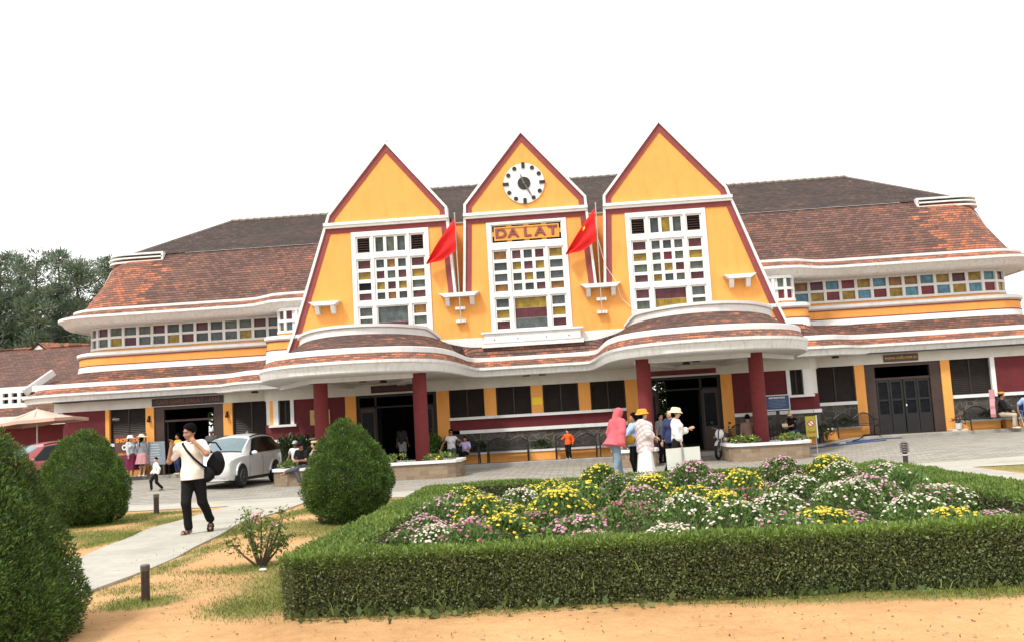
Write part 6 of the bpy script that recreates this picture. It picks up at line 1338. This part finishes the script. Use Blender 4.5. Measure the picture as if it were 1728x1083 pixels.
def person(label, loc, rz, h=1.65, female=False, pelvis=(0, 0, .90), feet=((-.10, 0, 0), (.10, 0, 0)), hands=((-.27, -.06, .80), (.27, -.06, .80)), lean=0.0, twist=0.0, sway=0.0, head=(0, 0), kneep=(0, -1, 0), elbp=((-.5, .8, -.3), (.5, .8, -.3)), skin='skin_tan', outfit=(), hair='short', vox=.016, detail=False, footdir=None, sleeve='', fat=1.0, cat='person'):
    k = h/1.70; s_ = .155 if female else .18
    pv = V3(*pelvis); cl, sl_ = math.cos(lean), math.sin(lean); cw, sw = math.cos(sway), math.sin(sway); ct, st_ = math.cos(twist), math.sin(twist)
    def up(x, y, z):                                   # point of the upper body, given for an upright figure with pelvis at z = .90
        z -= .90; x, y = x*ct-y*st_*.0, y+x*st_; y, z = y*cl-z*sl_, z*cl+y*sl_; x, z = x*cw-z*sw, z*cw+x*sw; return pv+V3(x, y, z)
    nk = up(0, .012, 1.43); hy, hp = head; ch, sh = math.cos(hp), math.sin(hp); cy, sy = math.cos(hy), math.sin(hy)
    def hd(x, y, z):                                   # head frame: origin at the top of the neck, face towards -y
        y, z = y*ch-z*sh, z*ch+y*sh; x, y = x*cy-y*sy, x*sy+y*cy; return up(0, .0, 1.50)+V3(x, y, z)
    HM = (Matrix.Rotation(hy, 3, 'Z') @ Matrix.Rotation(hp, 3, 'X')); HM = np.array(HM)
    S = [up(-s_, .01, 1.385), up(s_, .01, 1.385)]; Hh = [V3(*hands[0]), V3(*hands[1])]; El = []; Wr = []
    for i in (0, 1): e, w_ = ik(S[i], Hh[i], .285, .25, elbp[i]); El.append(e); Wr.append(w_)
    Hp = [pv+V3(-.085, 0, 0), pv+V3(.085, 0, 0)]; Kn = []; An = []
    for i in (0, 1): kn, an = ik(Hp[i], V3(*feet[i])+V3(0, .03, .085), .42, .41, kneep); Kn.append(kn); An.append(an)
    allp = np.array(S+El+Wr+Hp+Kn+An+[hd(0, 0, .25), pv]); lo, hi = allp.min(0)-.26, allp.max(0)+.26; lo[2] = min(lo[2], min(f[2] for f in feet)-.06)
    F = lambda: Field(lo, hi, vox/k)
    # ---- body
    f = F(); W = .92 if female else 1.0
    f.ell(up(0, .005, .95), (.160*W if not female else .165, .112*fat, .125), .03); f.ell(up(0, .0, 1.10), (.138*W*fat, .105*fat, .16), .05); f.ell(up(0, .005, 1.28), (.158*W, .112, .17), .05)
    f.cap(up(-s_*.8, .01, 1.385), up(s_*.8, .01, 1.385), .062, .062, .04); f.cap(nk, hd(0, .012, .03), .056*W, .05*W, .03)
    if female: f.ell(up(-.07, -.09, 1.27), (.062, .05, .06), .03); f.ell(up(.07, -.09, 1.27), (.062, .05, .06), .03)
    f.ell(hd(0, .012, .125), (.076, .094, .098), .02, HM); f.ell(hd(0, -.03, .052), (.056, .062, .066), .035, HM); f.ell(hd(0, -.045, .02), (.03, .035, .025), .03, HM)
    f.cap(hd(0, -.088, .098), hd(0, -.108, .062), .009, .014, .012)
    if detail: f.ell(hd(-.018, -.096, .062), (.010, .010, .008), .008, HM); f.ell(hd(.018, -.096, .062), (.010, .010, .008), .008, HM); f.ell(hd(0, -.086, .128), (.05, .012, .012), .015, HM); f.ell(hd(-.045, -.066, .07), (.024, .022, .02), .02, HM); f.ell(hd(.045, -.066, .07), (.024, .022, .02), .02, HM); f.cap(hd(-.025, -.088, .036), hd(.025, -.088, .036), .009, .009, .008)
    for s in (-1, 1):
        f.ell(hd(s*.077, .018, .088), (.012, .021, .031), .008, HM)
        if detail: f.ell(hd(s*.031, -.092, .105), (.016, .010, .009), .004, HM, sub=True)
    for i in (0, 1):
        f.cap(S[i], El[i], .052*W, .040*W, .03); f.cap(El[i], Wr[i], .040*W, .027*W, .02)
        f.cap(Hp[i], Kn[i], .083*fat, .055, .03); f.cap(Kn[i], An[i], .053, .036, .02)
        mid = (Kn[i]*.68+An[i]*.32); back = np.cross(Kn[i]-An[i], V3(1, 0, 0)); back /= np.linalg.norm(back)+1e-9; f.ell(mid+(back*.012 if back[1] > 0 else -back*.012), (.046, .05, .09), .03)
        fd = V3(*(footdir[i] if footdir else (0, -1, 0))); fd /= np.linalg.norm(fd); A0 = An[i]
        f.cap(A0+V3(0, 0, -.045)-fd*.035, A0+fd*.12+V3(0, 0, -.058), .030, .026, .025); f.cap(A0+fd*.09+V3(0, 0, -.06), A0+fd*.155+V3(0, 0, -.066), .030, .018, .02)
        # hand: palm, four bent fingers, thumb from the side
        d = Wr[i]-El[i]; d /= np.linalg.norm(d); sd = np.cross(d, V3(0, -1, .25)); sd /= np.linalg.norm(sd)+1e-9; nn = np.cross(sd, d); s = (-1, 1)[i]; inn = -nn if (nn @ V3(0, 0, 1)) > 0 else nn
        Mx = np.stack([sd, d, nn], 1); f.ell(Wr[i]+d*.05, (.040, .052, .017), .012, Mx); fr = .0085 if vox < .012 else .0115
        for q, (o, ln) in enumerate(((-.029, .066), (-.010, .078), (.010, .074), (.028, .058))):
            b0 = Wr[i]+d*.088+sd*o; b1 = b0+(d*.86+inn*.5)*ln*.5; b2 = b1+(d*.35+inn*.94)*ln*.5; f.cap(b0, b1, fr, fr*.93, .005); f.cap(b1, b2, fr*.93, fr*.8, .004)
        b0 = Wr[i]+d*.03-sd*s*.032; b1 = b0+(d*.6-sd*s*.8)*.035; b2 = b1+(d*.85+inn*.5)*.035; f.cap(b0, b1, fr*1.15, fr, .008); f.cap(b1, b2, fr, fr*.85, .004)
    body = f.mesh('person', skin); body.location = loc; body.rotation_euler = (0, 0, rz); body.scale = (k, k, k); tag(body, label, cat)
    # ---- hair
    if hair:
        f = F(); f.ell(hd(0, .020, .137), (.092, .108, .110), .0, HM)
        if hair in ('long', 'bob', 'pony'): f.ell(hd(0, .05, .06), (.085, .075, .11), .03, HM)
        if hair == 'long': f.cap(hd(0, .085, .05), up(0, .115, 1.28), .07, .05, .03)
        if hair == 'pony': f.cap(hd(0, .11, .12), hd(0, .15, -.06), .035, .025, .02)
        if hair == 'bun': f.ell(hd(0, .11, .17), (.045, .045, .045), .02)
        lowz = dict(short=.05, boy=.09, long=-.5, bob=-.02, pony=.0, bun=.06)[hair]
        nf = HM @ V3(0, -.75, -.66); p0 = hd(0, -.062, .150); f.D = f.D
        X = np.stack(np.meshgrid(*f.ax, indexing='ij'), -1); face = ((X-p0) @ nf).astype(np.float32)
        if hair in ('long', 'bob', 'pony'): face = np.minimum(face, (.062-np.abs((X-hd(0, 0, 0)) @ (HM @ V3(1, 0, 0)))).astype(np.float32))
        f.D = np.maximum(f.D, face)
        if lowz > -.4: f.cut(hd(0, .06, lowz), HM @ V3(0, -.35, -1))
        f.fold(.011 if detail else .005, 40 if detail else 62, 3); f.mesh('hair', 'hair_black', body)
    if detail:
        for s in (-1, 1):
            m = MB(); m.ell(hd(s*.031, -.085, .104), (.013, .007, .0065), 10, 6, 0, Matrix(HM.tolist())); m.build('eye', 'eye_white', body, 180)
            m = MB(); m.ell(hd(s*.031-.003, -.0905, .104), (.0062, .004, .006), 8, 6); m.build('pupil', 'eye_dark', body, 180)
            m = MB(); m.tube([hd(s*.014, -.094, .119), hd(s*.033, -.092, .126), hd(s*.052, -.078, .121)], [.0045, .005, .003], 5); m.build('eyebrow', 'hair_black', body, 180)
        m = MB(); m.tube([hd(-.026, -.081, .041), hd(-.012, -.0915, .034), hd(.012, -.0915, .034), hd(.026, -.081, .041)], [.003, .005, .005, .003], 6); m.build('mouth', 'lip', body, 180)
        m = MB(); m.tube([hd(-.018, -.0895, .0385), hd(0, -.0945, .035), hd(.018, -.0895, .0385)], .0032, 5); m.build('teeth', 'teeth', body, 180)
    # ---- clothes
    for it in outfit:
        kd, mt = it[0], it[1]; o = it[2] if len(it) > 2 else {}; f = F(); e = o.get('ease', .016)
        if kd in ('top', 'jacket', 'shawl'):
            hem = o.get('hem', .88); sv = o.get('sleeve', .55)
            f.ell(up(0, .005, .95), ((.163 if not female else .168)*W+e, .114*fat+e, .16), .03); f.ell(up(0, .0, 1.10), (.142*W*fat+e, .108*fat+e, .18), .05); f.ell(up(0, .005, 1.28), (.160*W+e, .114+e, .18), .05); f.cap(up(-s_*.85, .01, 1.385), up(s_*.85, .01, 1.385), .062+e*.8, .062+e*.8, .04); f.cap(up(0, .01, 1.38), up(0, .01, 1.45), .075, .066, .03)
            if female: f.ell(up(-.07, -.09, 1.27), (.062+e, .05+e, .06+e), .03); f.ell(up(.07, -.09, 1.27), (.062+e, .05+e, .06+e), .03)
            if hem < .86: f.cap(up(0, .0, .98), up(0, .0, hem), .15+e, .165+e+o.get('flare', 0), .05)
            for i in (0, 1):
                if sv > 0:
                    q = min(sv, 1.0); f.cap(S[i], S[i]+(El[i]-S[i])*q, .056*W+e*.9, .047*W+e*1.2+o.get('bell', 0)*.4, .03)
                    if sv > 1: f.cap(El[i], El[i]+(Wr[i]-El[i])*(sv-1), .045*W+e, .034*W+e*1.1+o.get('bell', 0), .02)
            if kd == 'shawl':
                for i in (0, 1): f.cap(S[i], (El[i]+up(0, 0, 1.0))*.5, .10, .13, .08); f.cap(up(0, 0, 1.3), up(.03, -.03, .68), .19, .16, .1)
            if o.get('hood'): f.ell(hd(0, .018, .12), (.105, .125, .128), .03, HM); f.cap(hd(0, .06, .03), up(0, .06, 1.38), .10, .11, .05)
            f.fold(o.get('fold', .005), o.get('ff', 22), o.get('seed', 1), .7); nb = up(0, 0, hem)-up(0, 0, hem+.1); f.cut(up(0, 0, hem), nb)
            if not o.get('hood'): f.cut(up(0, o.get('necky', -.02), 1.455), up(0, -.35, 2.4)-up(0, 0, 1.4))
            else: f.ell(hd(0, -.10, .07), (.062, .09, .088), 0, HM, sub=True)
        elif kd in ('trousers', 'shorts'):
            f.ell(up(0, .005, .94), ((.165 if not female else .170)+e*.6, .118*fat+e*.6, .125), .03); to = o.get('to', 1.0); fl = o.get('flare', 0)
            for i in (0, 1):
                if kd == 'shorts': f.cap(Hp[i], Hp[i]+(Kn[i]-Hp[i])*to, .088*fat+e, .07+e, .03)
                else: f.cap(Hp[i], Kn[i], .088*fat+e, .062+e+fl*.4, .03); f.cap(Kn[i], Kn[i]+(An[i]-Kn[i])*(.93*to), .060+e+fl*.4, .05+e*.9+fl, .025)
            f.fold(.005, 24, 4, .8); f.cut(up(0, 0, 1.02), up(0, 0, 1.1)-up(0, 0, 1.0))
            for i in (0, 1):
                if kd == 'trousers': pass
        elif kd == 'skirt':
            top = o.get('top', 1.03); bz = o.get('bottom', .45); fl = o.get('flare', .12); base = up(0, 0, top); n_ = 40; m = MB(); rings = []; cx = (An[0]+An[1])/2 if bz < .6 else pv
            for j in range(10):
                u = j/9; z = base[2]+(bz-base[2])*u; cxy = base*(1-u*.6)+cx*(u*.6); rx = .135+(.05 if j else 0)*min(1, u*4)+fl*u; ry = .11+.03*min(1, u*4)+fl*u*.9
                rings.append([(cxy[0]+rx*(1+.07*u*math.sin(7*a+2*u)+.05*u*math.sin(13*a))*math.cos(a), cxy[1]+ry*(1+.07*u*math.sin(7*a+2*u)+.05*u*math.sin(13*a))*math.sin(a), z) for a in [2*math.pi*q/n_ for q in range(n_)]])
            m.loft(rings, True); m.build('skirt', mt, body, 180); continue
        elif kd == 'shoes':
            for i in (0, 1):
                fd = V3(*(footdir[i] if footdir else (0, -1, 0))); fd /= np.linalg.norm(fd); A0 = An[i]; f.cap(A0+V3(0, 0, -.045)-fd*.04, A0+fd*.12+V3(0, 0, -.056), .040, .036, .03); f.cap(A0+fd*.09+V3(0, 0, -.06), A0+fd*.17+V3(0, 0, -.062), .037, .026, .02)
            f.cut(An[0]*0+V3(0, 0, max(An[0][2], An[1][2])+.0), (0, 0, 1)) if abs(An[0][2]-An[1][2]) < .05 else None
        elif kd == 'sandals':
            m = MB()
            for i in (0, 1):
                fd = V3(*(footdir[i] if footdir else (0, -1, 0))); fd /= np.linalg.norm(fd); A0 = An[i]; sd = np.cross(fd, V3(0, 0, 1)); sd /= np.linalg.norm(sd); un = np.cross(sd, fd); dn = V3(0, 0, -.098)+0*un
                pl = [(-.075, .03), (-.05, .042), (.06, .045), (.14, .05), (.19, .035), (.205, 0)]; pl = pl+[(a, -b_) for a, b_ in pl[-2::-1]]
                lo_ = [A0+V3(0, 0, -.068)-un*.045+fd*a+sd*b_ for a, b_ in pl]; hi_ = [p+un*.026 for p in lo_]; m.loft([lo_, hi_], True, 0, True)
                for a0 in (.12, .045): m.tube([A0+V3(0, 0, -.068)-un*.02+fd*a0+sd*(.047*math.cos(t_))+un*(.062 if a0 > .1 else .075)*math.sin(t_) for t_ in np.linspace(0, math.pi, 9)], .011, 5)
            m.build('sandal', mt, body, 40); continue
        elif kd == 'hat':
            sh_ = o.get('shape', 'bucket'); m = MB(); Mh = Matrix(HM.tolist())
            prof = dict(bucket=[(.165, .115), (.118, .165), (.108, .22), (.085, .245), (.01, .252)], sun=[(.24, .125), (.19, .15), (.115, .168), (.105, .22), (.08, .25), (.01, .258)], cap=[(.096, .13), (.10, .16), (.088, .215), (.05, .24), (.01, .245)], beret=[(.09, .15), (.115, .175), (.115, .205), (.08, .23), (.01, .235)], fedora=[(.155, .165), (.14, .155), (.10, .165), (.098, .20), (.085, .245), (.01, .25)])[sh_]
            rings = [[tuple(V3(*(hd(0, .015, 0)))+np.array(Mh @ Vector((r*math.cos(a), r*1.12*math.sin(a), z+(.012*math.sin(2*a) if q == 0 and sh_ in ('bucket', 'sun') else 0))))) for a in [2*math.pi*i/28 for i in range(28)]] for q, (r, z) in enumerate(prof)]
            m.loft(rings, True, 0, False)
            if sh_ == 'cap': m.loft([[hd(x, -.09-.0*abs(x), .150) for x in np.linspace(-.07, .07, 7)], [hd(x, -.175+.9*x*x*8, .128) for x in np.linspace(-.07, .07, 7)]])
            m.build('hat', mt, body, 180)
            if sh_ in ('sun', 'fedora', 'bucket') and o.get('band'):
                m = MB(); m.loft([[tuple(hd(0, .015, 0)+np.array(Mh @ Vector((r*math.cos(a), r*1.12*math.sin(a), z)))) for a in [2*math.pi*i/28 for i in range(28)]] for r, z in ((.112, .172), (.108, .20))], True); m.build('hat_band', o['band'], body, 180)
            continue
        elif kd == 'glasses':
            m = MB(); 
            for s in (-1, 1): m.ell(hd(s*.034, -.10, .105), (.026, .008, .02), 10, 6)
            m.tube([hd(-.07, -.06, .11), hd(-.03, -.104, .112), hd(.03, -.104, .112), hd(.07, -.06, .11)], .004, 5); m.build('sunglasses', mt, body, 180); continue
        elif kd == 'strap':
            m = MB(); m.tube([up(*p) for p in o['pts']], o.get('r', .016), 6); m.build('strap', mt, body); continue
        f.mesh(dict(top='shirt', jacket='jacket', shawl='shawl', trousers='trousers', shorts='shorts', shoes='shoe')[kd], mt, body)
    return body
def sit(x=0, z=.45, y=.0): return dict(pelvis=(x, y, z+.10), feet=((-.10, y-.42, 0), (.10, y-.42, 0)), hands=((-.12, y-.28, z+.18), (.12, y-.28, z+.18)))
PV = lambda x: zpave(x)
# --- the man walking towards us
man = person('smiling man in white T-shirt and black trousers walking on the path with bags', (-4.80, -21.15, .016), R(-2), 1.75, pelvis=(.03, .02, .895), feet=((-.06, -.02, 0), (.15, .33, .085)), footdir=((-.35, -1, -.02), (.30, -.9, -.42)), hands=((-.245, -.15, 1.375), (.165, -.17, 1.415)), elbp=((-.5, -.1, -1), (.75, -.1, -.75)), lean=.03, sway=.045, head=(R(-20), R(12)), skin='skin_tan', vox=.0085, detail=True, fat=1.06,
    outfit=(('top', 'c_cream', dict(sleeve=.66, hem=.855, ease=.024, fold=.009, ff=21)), ('trousers', 'c_black', dict(ease=.014)), ('sandals', 'black_rubber'), ('strap', 'c_black', dict(pts=[(-.13, .06, 1.45), (-.10, -.08, 1.425), (-.01, -.152, 1.32), (.10, -.150, 1.18), (.20, -.10, 1.06), (.235, .02, 1.0)], r=.018))))
def bagmesh(name, lab, cat, loc, r, mat, strap=None, rz=0):
    t = thing(name, lab, cat, loc, rz); f = Field((-r[0]-.1, -r[1]-.1, -r[2]-.1), (r[0]+.1, r[1]+.1, r[2]+.1), .014); f.ell((0, 0, -r[2]*.15), (r[0], r[1], r[2]*.85), .02); f.ell((r[0]*.2, 0, r[2]*.35), (r[0]*.6, r[1]*.8, r[2]*.6), .06); f.fold(.007, 28, 2); f.mesh('bag_body', mat, t)
    if strap: m = MB(); m.tube(strap, .014, 6); m.build('strap', mat, t)
    return t
bagmesh('duffel_bag', 'black duffel bag hanging behind the shoulder of the walking man', 'bag', (-4.44, -21.0, 1.13), (.145, .12, .21), 'c_black', [(-.06, -.02, .18), (-.16, -.16, .33), (-.22, -.2, .35), (.0, .02, .33), (.08, .05, .2)])
bagmesh('shoulder_bag', 'small black shoulder bag at the hip of the walking man', 'bag', (-4.53, -21.12, .955), (.11, .07, .12), 'c_black')
# --- child crossing the road
person('small boy in white top and striped black trousers walking on the cobbles', (-11.55, -7.6, gz(-11.5, -7.6)), R(-62), 1.04, pelvis=(0, 0, .84), feet=((-.07, -.24, .0), (.09, .26, .03)), hands=((-.22, -.2, .86), (.25, .10, .84)), hair='boy', head=(R(18), 0), skin='skin_light', vox=.02, outfit=(('top', 'c_white', dict(sleeve=1.9, hem=.86, ease=.03)), ('trousers', 'c_black', dict(ease=.02)), ('sandals', 'black_rubber')))
# --- cafe front
person('woman in white hat, pale grey cardigan and maroon ruffled skirt by the coffee board', (-15.98, -.05, PV(16)), R(60), 1.58, True, hands=((-.2, -.14, .86), (.22, -.12, .86)), hair='bob', skin='skin_light', outfit=(('top', 'c_palegrey', dict(sleeve=1.8, hem=.9, ease=.02)), ('skirt', 'c_maroon', dict(bottom=.30, flare=.17)), ('shoes', 'c_white'), ('hat', 'c_white', dict(shape='bucket'))))
person('woman in wide straw sun hat, grey top and short pink skirt by the coffee board', (-15.5, -.1, PV(16)), R(165), 1.6, True, hands=((-.2, -.1, .85), (.22, -.1, .85)), hair='long', head=(R(30), 0), skin='skin_light', outfit=(('top', 'c_grey', dict(sleeve=1.9, hem=.92, ease=.018)), ('skirt', 'c_rose', dict(bottom=.52, flare=.10)), ('shoes', 'c_white'), ('hat', 'c_straw', dict(shape='sun', band='c_brown'))))
person('dark haired woman in yellow top and dark trousers, arms folded by the easel', (-14.15, .1, PV(14)), R(-35), 1.56, True, hands=((.08, -.2, 1.13), (-.08, -.22, 1.10)), hair='bun', skin='skin_tan', outfit=(('top', 'c_yel', dict(sleeve=.5, hem=.86)), ('trousers', 'c_navy'), ('shoes', 'c_straw')))
person('man in grey cap and grey shirt standing behind the silver van', (-12.75, .0, PV(12.7)), R(5), 1.66, skin='skin_dark', hair='short', outfit=(('top', 'c_dgrey', dict(sleeve=.6)), ('trousers', 'c_black'), ('hat', 'c_palegrey', dict(shape='cap'))))
person('person in blue cap behind the red car at the left', (-17.55, -2.0, gz(-17, -2)), R(160), 1.66, skin='skin_dark', outfit=(('top', 'c_brown', dict(sleeve=.6)), ('trousers', 'c_black'), ('hat', 'c_blue', dict(shape='cap'))))
# --- round the first porch column
q = sit(0, .40); q['hands'] = ((-.3, -.05, .66), (.22, -.3, .62))
person('man in white shirt and white cap sitting by the dark bush behind the planter', (-8.78, -2.2, -.02), R(-12), 1.62, skin='skin_dark', **q, outfit=(('top', 'c_white', dict(sleeve=.6)), ('trousers', 'c_khaki'), ('shoes', 'c_black'), ('hat', 'c_palegrey', dict(shape='cap'))))
person('man in black polo sitting cross-legged on the planter, looking at a phone', (-7.35, -6.28, gz(7.35, -6.3)-.01), R(-14), 1.70, pelvis=(0, .1, .58), feet=((.10, -.33, .03), (-.34, -.52, .36)), footdir=((0, -1, 0), (-.5, -.8, 0)), hands=((-.1, -.30, .80), (.08, -.30, .80)), lean=.18, head=(0, R(28)), skin='skin_tan', outfit=(('top', 'c_black', dict(sleeve=.62, hem=.88)), ('trousers', 'c_dgrey', dict(to=.94)), ('hat', 'c_black', dict(shape='cap'))))
q = sit(0, .42); person('woman in tan beret and beige top sitting beside the first column, facing left', (-7.02, -5.95, gz(6.7, -6.2)+.06), R(-62), 1.66, True, **q, hair='bob', skin='skin_light', outfit=(('top', 'c_beige', dict(sleeve=1.9, hem=.86)), ('trousers', 'c_beige'), ('shoes', 'c_brown'), ('hat', 'c_tan', dict(shape='beret'))))
m = MB(); m.box(-.036, .036, -.006, .006, -.07, .07, 0, Matrix.Rotation(R(-50), 4, 'X')); tag(m.build('phone', 'black_rubber', loc=(-7.43, -6.60, .74)), 'dark mobile phone held by the man in the black polo', 'phone')
# --- inside the waiting room door
person('dim figure in white top inside the waiting room, nearest the second column', (-4.75, 2.2, .012), R(140), 1.66, hair='short', outfit=(('top', 'c_white', dict(sleeve=.7)), ('trousers', 'c_black')))
person('dim woman in dark top and white shorts inside the waiting room door', (-5.55, 1.6, .012), R(170), 1.6, True, hair='long', outfit=(('top', 'c_dgrey', dict(sleeve=.6)), ('shorts', 'c_white', dict(to=.7)), ('shoes', 'c_black')))
# --- middle benches
q = sit(0, .45); q['hands'] = ((-.42, -.05, .62), (.30, -.15, .95)); q['feet'] = ((-.02, -.46, 0), (.16, -.62, .14))
person('woman in sunglasses, white waistcoat and dark red top sitting on the first bench', (-3.22, -1.0, PV(0)), R(6), 1.64, True, **q, hair='long', skin='skin_tan', outfit=(('top', 'c_wred', dict(sleeve=0, hem=.86, ease=.012)), ('jacket', 'c_white', dict(sleeve=.12, hem=.92, ease=.02, necky=-.05)), ('trousers', 'c_dgrey'), ('shoes', 'c_white'), ('glasses', 'eye_dark')))
q = sit(0, .42); q['feet'] = ((-.08, -.36, .10), (.08, -.36, .10)); q['hands'] = ((-.34, -.12, .98), (.16, -.26, .72))
person('boy in lavender T-shirt sitting beside the woman in sunglasses', (-2.70, -1.0, PV(0)+.02), R(-22), 1.28, **q, hair='boy', skin='skin_tan', outfit=(('top', 'c_lav', dict(sleeve=.6, ease=.03)), ('trousers', 'c_black'), ('shoes', 'c_black')))
person('toddler in bright orange top and black trousers standing before the bench', (1.12, -1.12, PV(1)), R(-30), 1.06, hands=((-.28, -.22, 1.18), (.3, .02, .92)), hair='boy', head=(R(-10), 0), skin='skin_light', vox=.02, outfit=(('top', 'c_orange', dict(sleeve=1.8, hem=.84, ease=.035)), ('trousers', 'c_black', dict(ease=.03)), ('shoes', 'c_lblue')))
# --- walkers behind the flower bed
person('person in pink hooded jacket and blue jeans, seen from behind, walking right', (2.36, -13.85, .012), R(128), 1.68, pelvis=(0, 0, .89), feet=((-.14, .20, .02), (.06, -.22, 0)), hands=((-.30, .06, .86), (.24, -.34, .98)), lean=.26, head=(0, R(12)), hair=None, vox=.013, skin='skin_light', outfit=(('jacket', 'c_pink', dict(sleeve=1.95, hem=.80, ease=.045, hood=True, fold=.011, ff=17, flare=.085, bell=.02)), ('trousers', 'c_jean', dict(ease=.016)), ('shoes', 'c_white')))
person('dark haired woman in pale blue top half hidden behind the pink jacket', (2.86, -13.2, .012), R(-70), 1.52, True, hands=((.10, -.30, .98), (-.12, -.30, 1.05)), hair='pony', skin='skin_tan', outfit=(('top', 'c_lblue', dict(sleeve=1.5, hem=.84, ease=.03)), ('trousers', 'c_black'), ('shoes', 'c_black')))
bagmesh('handbag', 'olive yellow bag carried between the pink jacket and the shawl', 'bag', (2.70, -13.65, .93), (.16, .1, .12), 'c_olive')
person('woman in orange bucket hat wrapped in a pale plaid shawl, long white skirt', (3.06, -13.75, .012), R(100), 1.58, True, hands=((-.16, -.26, 1.02), (.16, -.28, .98)), hair='bob', vox=.013, skin='skin_light', outfit=(('shawl', 'c_plaid', dict(sleeve=1.5, hem=.66, ease=.045, fold=.009, ff=16)), ('skirt', 'c_white', dict(bottom=.06, flare=.10)), ('shoes', 'c_white'), ('hat', 'c_hat', dict(shape='bucket'))))
person('dark haired woman in navy shirt and black trousers facing left behind the white blouse', (3.78, -12.9, .012), R(-38), 1.58, True, hair='bob', vox=.014, skin='skin_light', outfit=(('top', 'c_navy', dict(sleeve=1.6, hem=.82, ease=.02)), ('trousers', 'c_black', dict(flare=.02)), ('shoes', 'c_black')))
person('woman in straw bucket hat, white blouse and wide black trousers walking right', (3.84, -13.6, .012), R(74), 1.58, True, pelvis=(0, 0, .89), feet=((-.12, .24, .02), (.10, -.14, 0)), hands=((-.14, -.10, .86), (.10, -.30, 1.18)), elbp=((-.5, .8, -.3), (.3, .2, -1)), hair='bob', head=(R(6), R(10)), vox=.013, skin='skin_light', outfit=(('top', 'c_white', dict(sleeve=1.5, hem=.86, ease=.028, bell=.025, fold=.007)), ('trousers', 'c_black', dict(flare=.05, ease=.02)), ('shoes', 'c_black'), ('hat', 'c_straw', dict(shape='bucket'))))
person('person in black with dark cap in front of the parcel office door', (4.45, -5.6, gz(4, -5.6)), R(-60), 1.66, hair='short', skin='skin_light', outfit=(('top', 'c_black', dict(sleeve=.9)), ('trousers', 'c_dgrey'), ('shoes', 'c_black'), ('hat', 'c_brown', dict(shape='cap'))))
person('woman in grey top half hidden beside the third column', (4.25, -4.6, gz(4, -4.6)), R(35), 1.60, True, hair='long', skin='skin_light', outfit=(('top', 'c_grey', dict(sleeve=.6)), ('trousers', 'c_black'), ('shoes', 'c_black')))
# --- right porch and right wing
q = sit(0, .42); person('man in brown shirt sitting with his back to us by the fourth column', (7.02, -4.95, 0), R(172), 1.64, **q, lean=.12, head=(0, R(25)), hair='short', skin='skin_dark', outfit=(('top', 'c_brown', dict(sleeve=1.2)), ('trousers', 'c_black'), ('shoes', 'c_black')))
q = sit(0, .45); q['feet'] = ((-.04, -.46, 0), (-.30, -.50, .34)); q['hands'] = ((-.28, -.34, .78), (-.12, -.38, .76))
person('woman in tan cap and sleeveless black top reading on the bench', (9.32, -.95, PV(9.3)), R(-24), 1.62, True, **q, lean=.2, head=(R(-8), R(30)), hair='bun', skin='skin_tan', outfit=(('top', 'c_black', dict(sleeve=0, ease=.012)), ('shorts', 'c_navy', dict(to=.8)), ('shoes', 'c_black'), ('hat', 'c_straw', dict(shape='cap'))))
m = MB(); m.box(-.10, .10, -.012, .012, -.07, .07, 0, Matrix.Rotation(R(-40), 4, 'X')); tag(m.build('book', 'c_straw', loc=(8.98, -1.25, .80)), 'small pale book in the hands of the woman in the tan cap', 'book')
q = sit(0, .45); q['hands'] = ((-.1, -.34, .68), (.14, -.34, .68))
person('man in yellow hat and black jacket sitting sideways on the far right bench', (17.18, .05, PV(17)), R(58), 1.66, **q, lean=.08, hair='short', skin='skin_tan', outfit=(('top', 'c_black', dict(sleeve=1.9)), ('trousers', 'c_khaki'), ('shoes', 'c_straw'), ('hat', 'c_hat', dict(shape='fedora', band='c_brown'))))
t = thing('guitar_case', 'tall pinkish brown guitar case on the back of the man in the yellow hat', 'case', (16.86, -.02, PV(17)+.45), R(60))
m = MB(); out_ = [(-.17, 0), (-.20, .12), (-.155, .30), (-.165, .42), (-.11, .56), (-.055, .66), (-.05, 1.0), (.05, 1.0), (.055, .66), (.11, .56), (.165, .42), (.155, .30), (.20, .12), (.17, 0)]
m.plate(out_, (), -.075, .075); m.build('case_body', 'c_brown', t); m = MB(); ribbon(m, out_, -.012, .012, -.085, .085); m.build('piping', 'c_rose', t)
q = sit(0, .45); q['hands'] = ((-.38, .0, .62), (.2, -.3, .66)); person('man in light blue shirt sitting in a blue folding chair at the right edge', (18.18, .1, PV(18)), R(-8), 1.68, **q, hair='short', skin='skin_dark', outfit=(('top', 'c_lblue', dict(sleeve=.7, ease=.025)), ('trousers', 'c_black'), ('shoes', 'c_black')))
t = thing('folding_chair', 'blue folding camp chair under the man in the light blue shirt', 'chair', (18.18, .12, PV(18)), R(-8))
cloth('canvas_blue', (.03, .09, .28)); m = MB(); m.box(-.27, .27, -.24, .22, .42, .45); m.build('seat', 'canvas_blue', t); m = MB(); m.box(-.27, .27, .20, .225, .45, .98); m.build('backrest', 'canvas_blue', t)
for s in (-1, 1): m = MB(); m.tube([(s*.28, -.26, 0), (s*.28, .2, .62)], .013, 6); m.tube([(s*.28, .24, 0), (s*.28, -.22, .62), (s*.28, .22, .64)], .013, 6); m.build('leg', 'steel_pale', t)
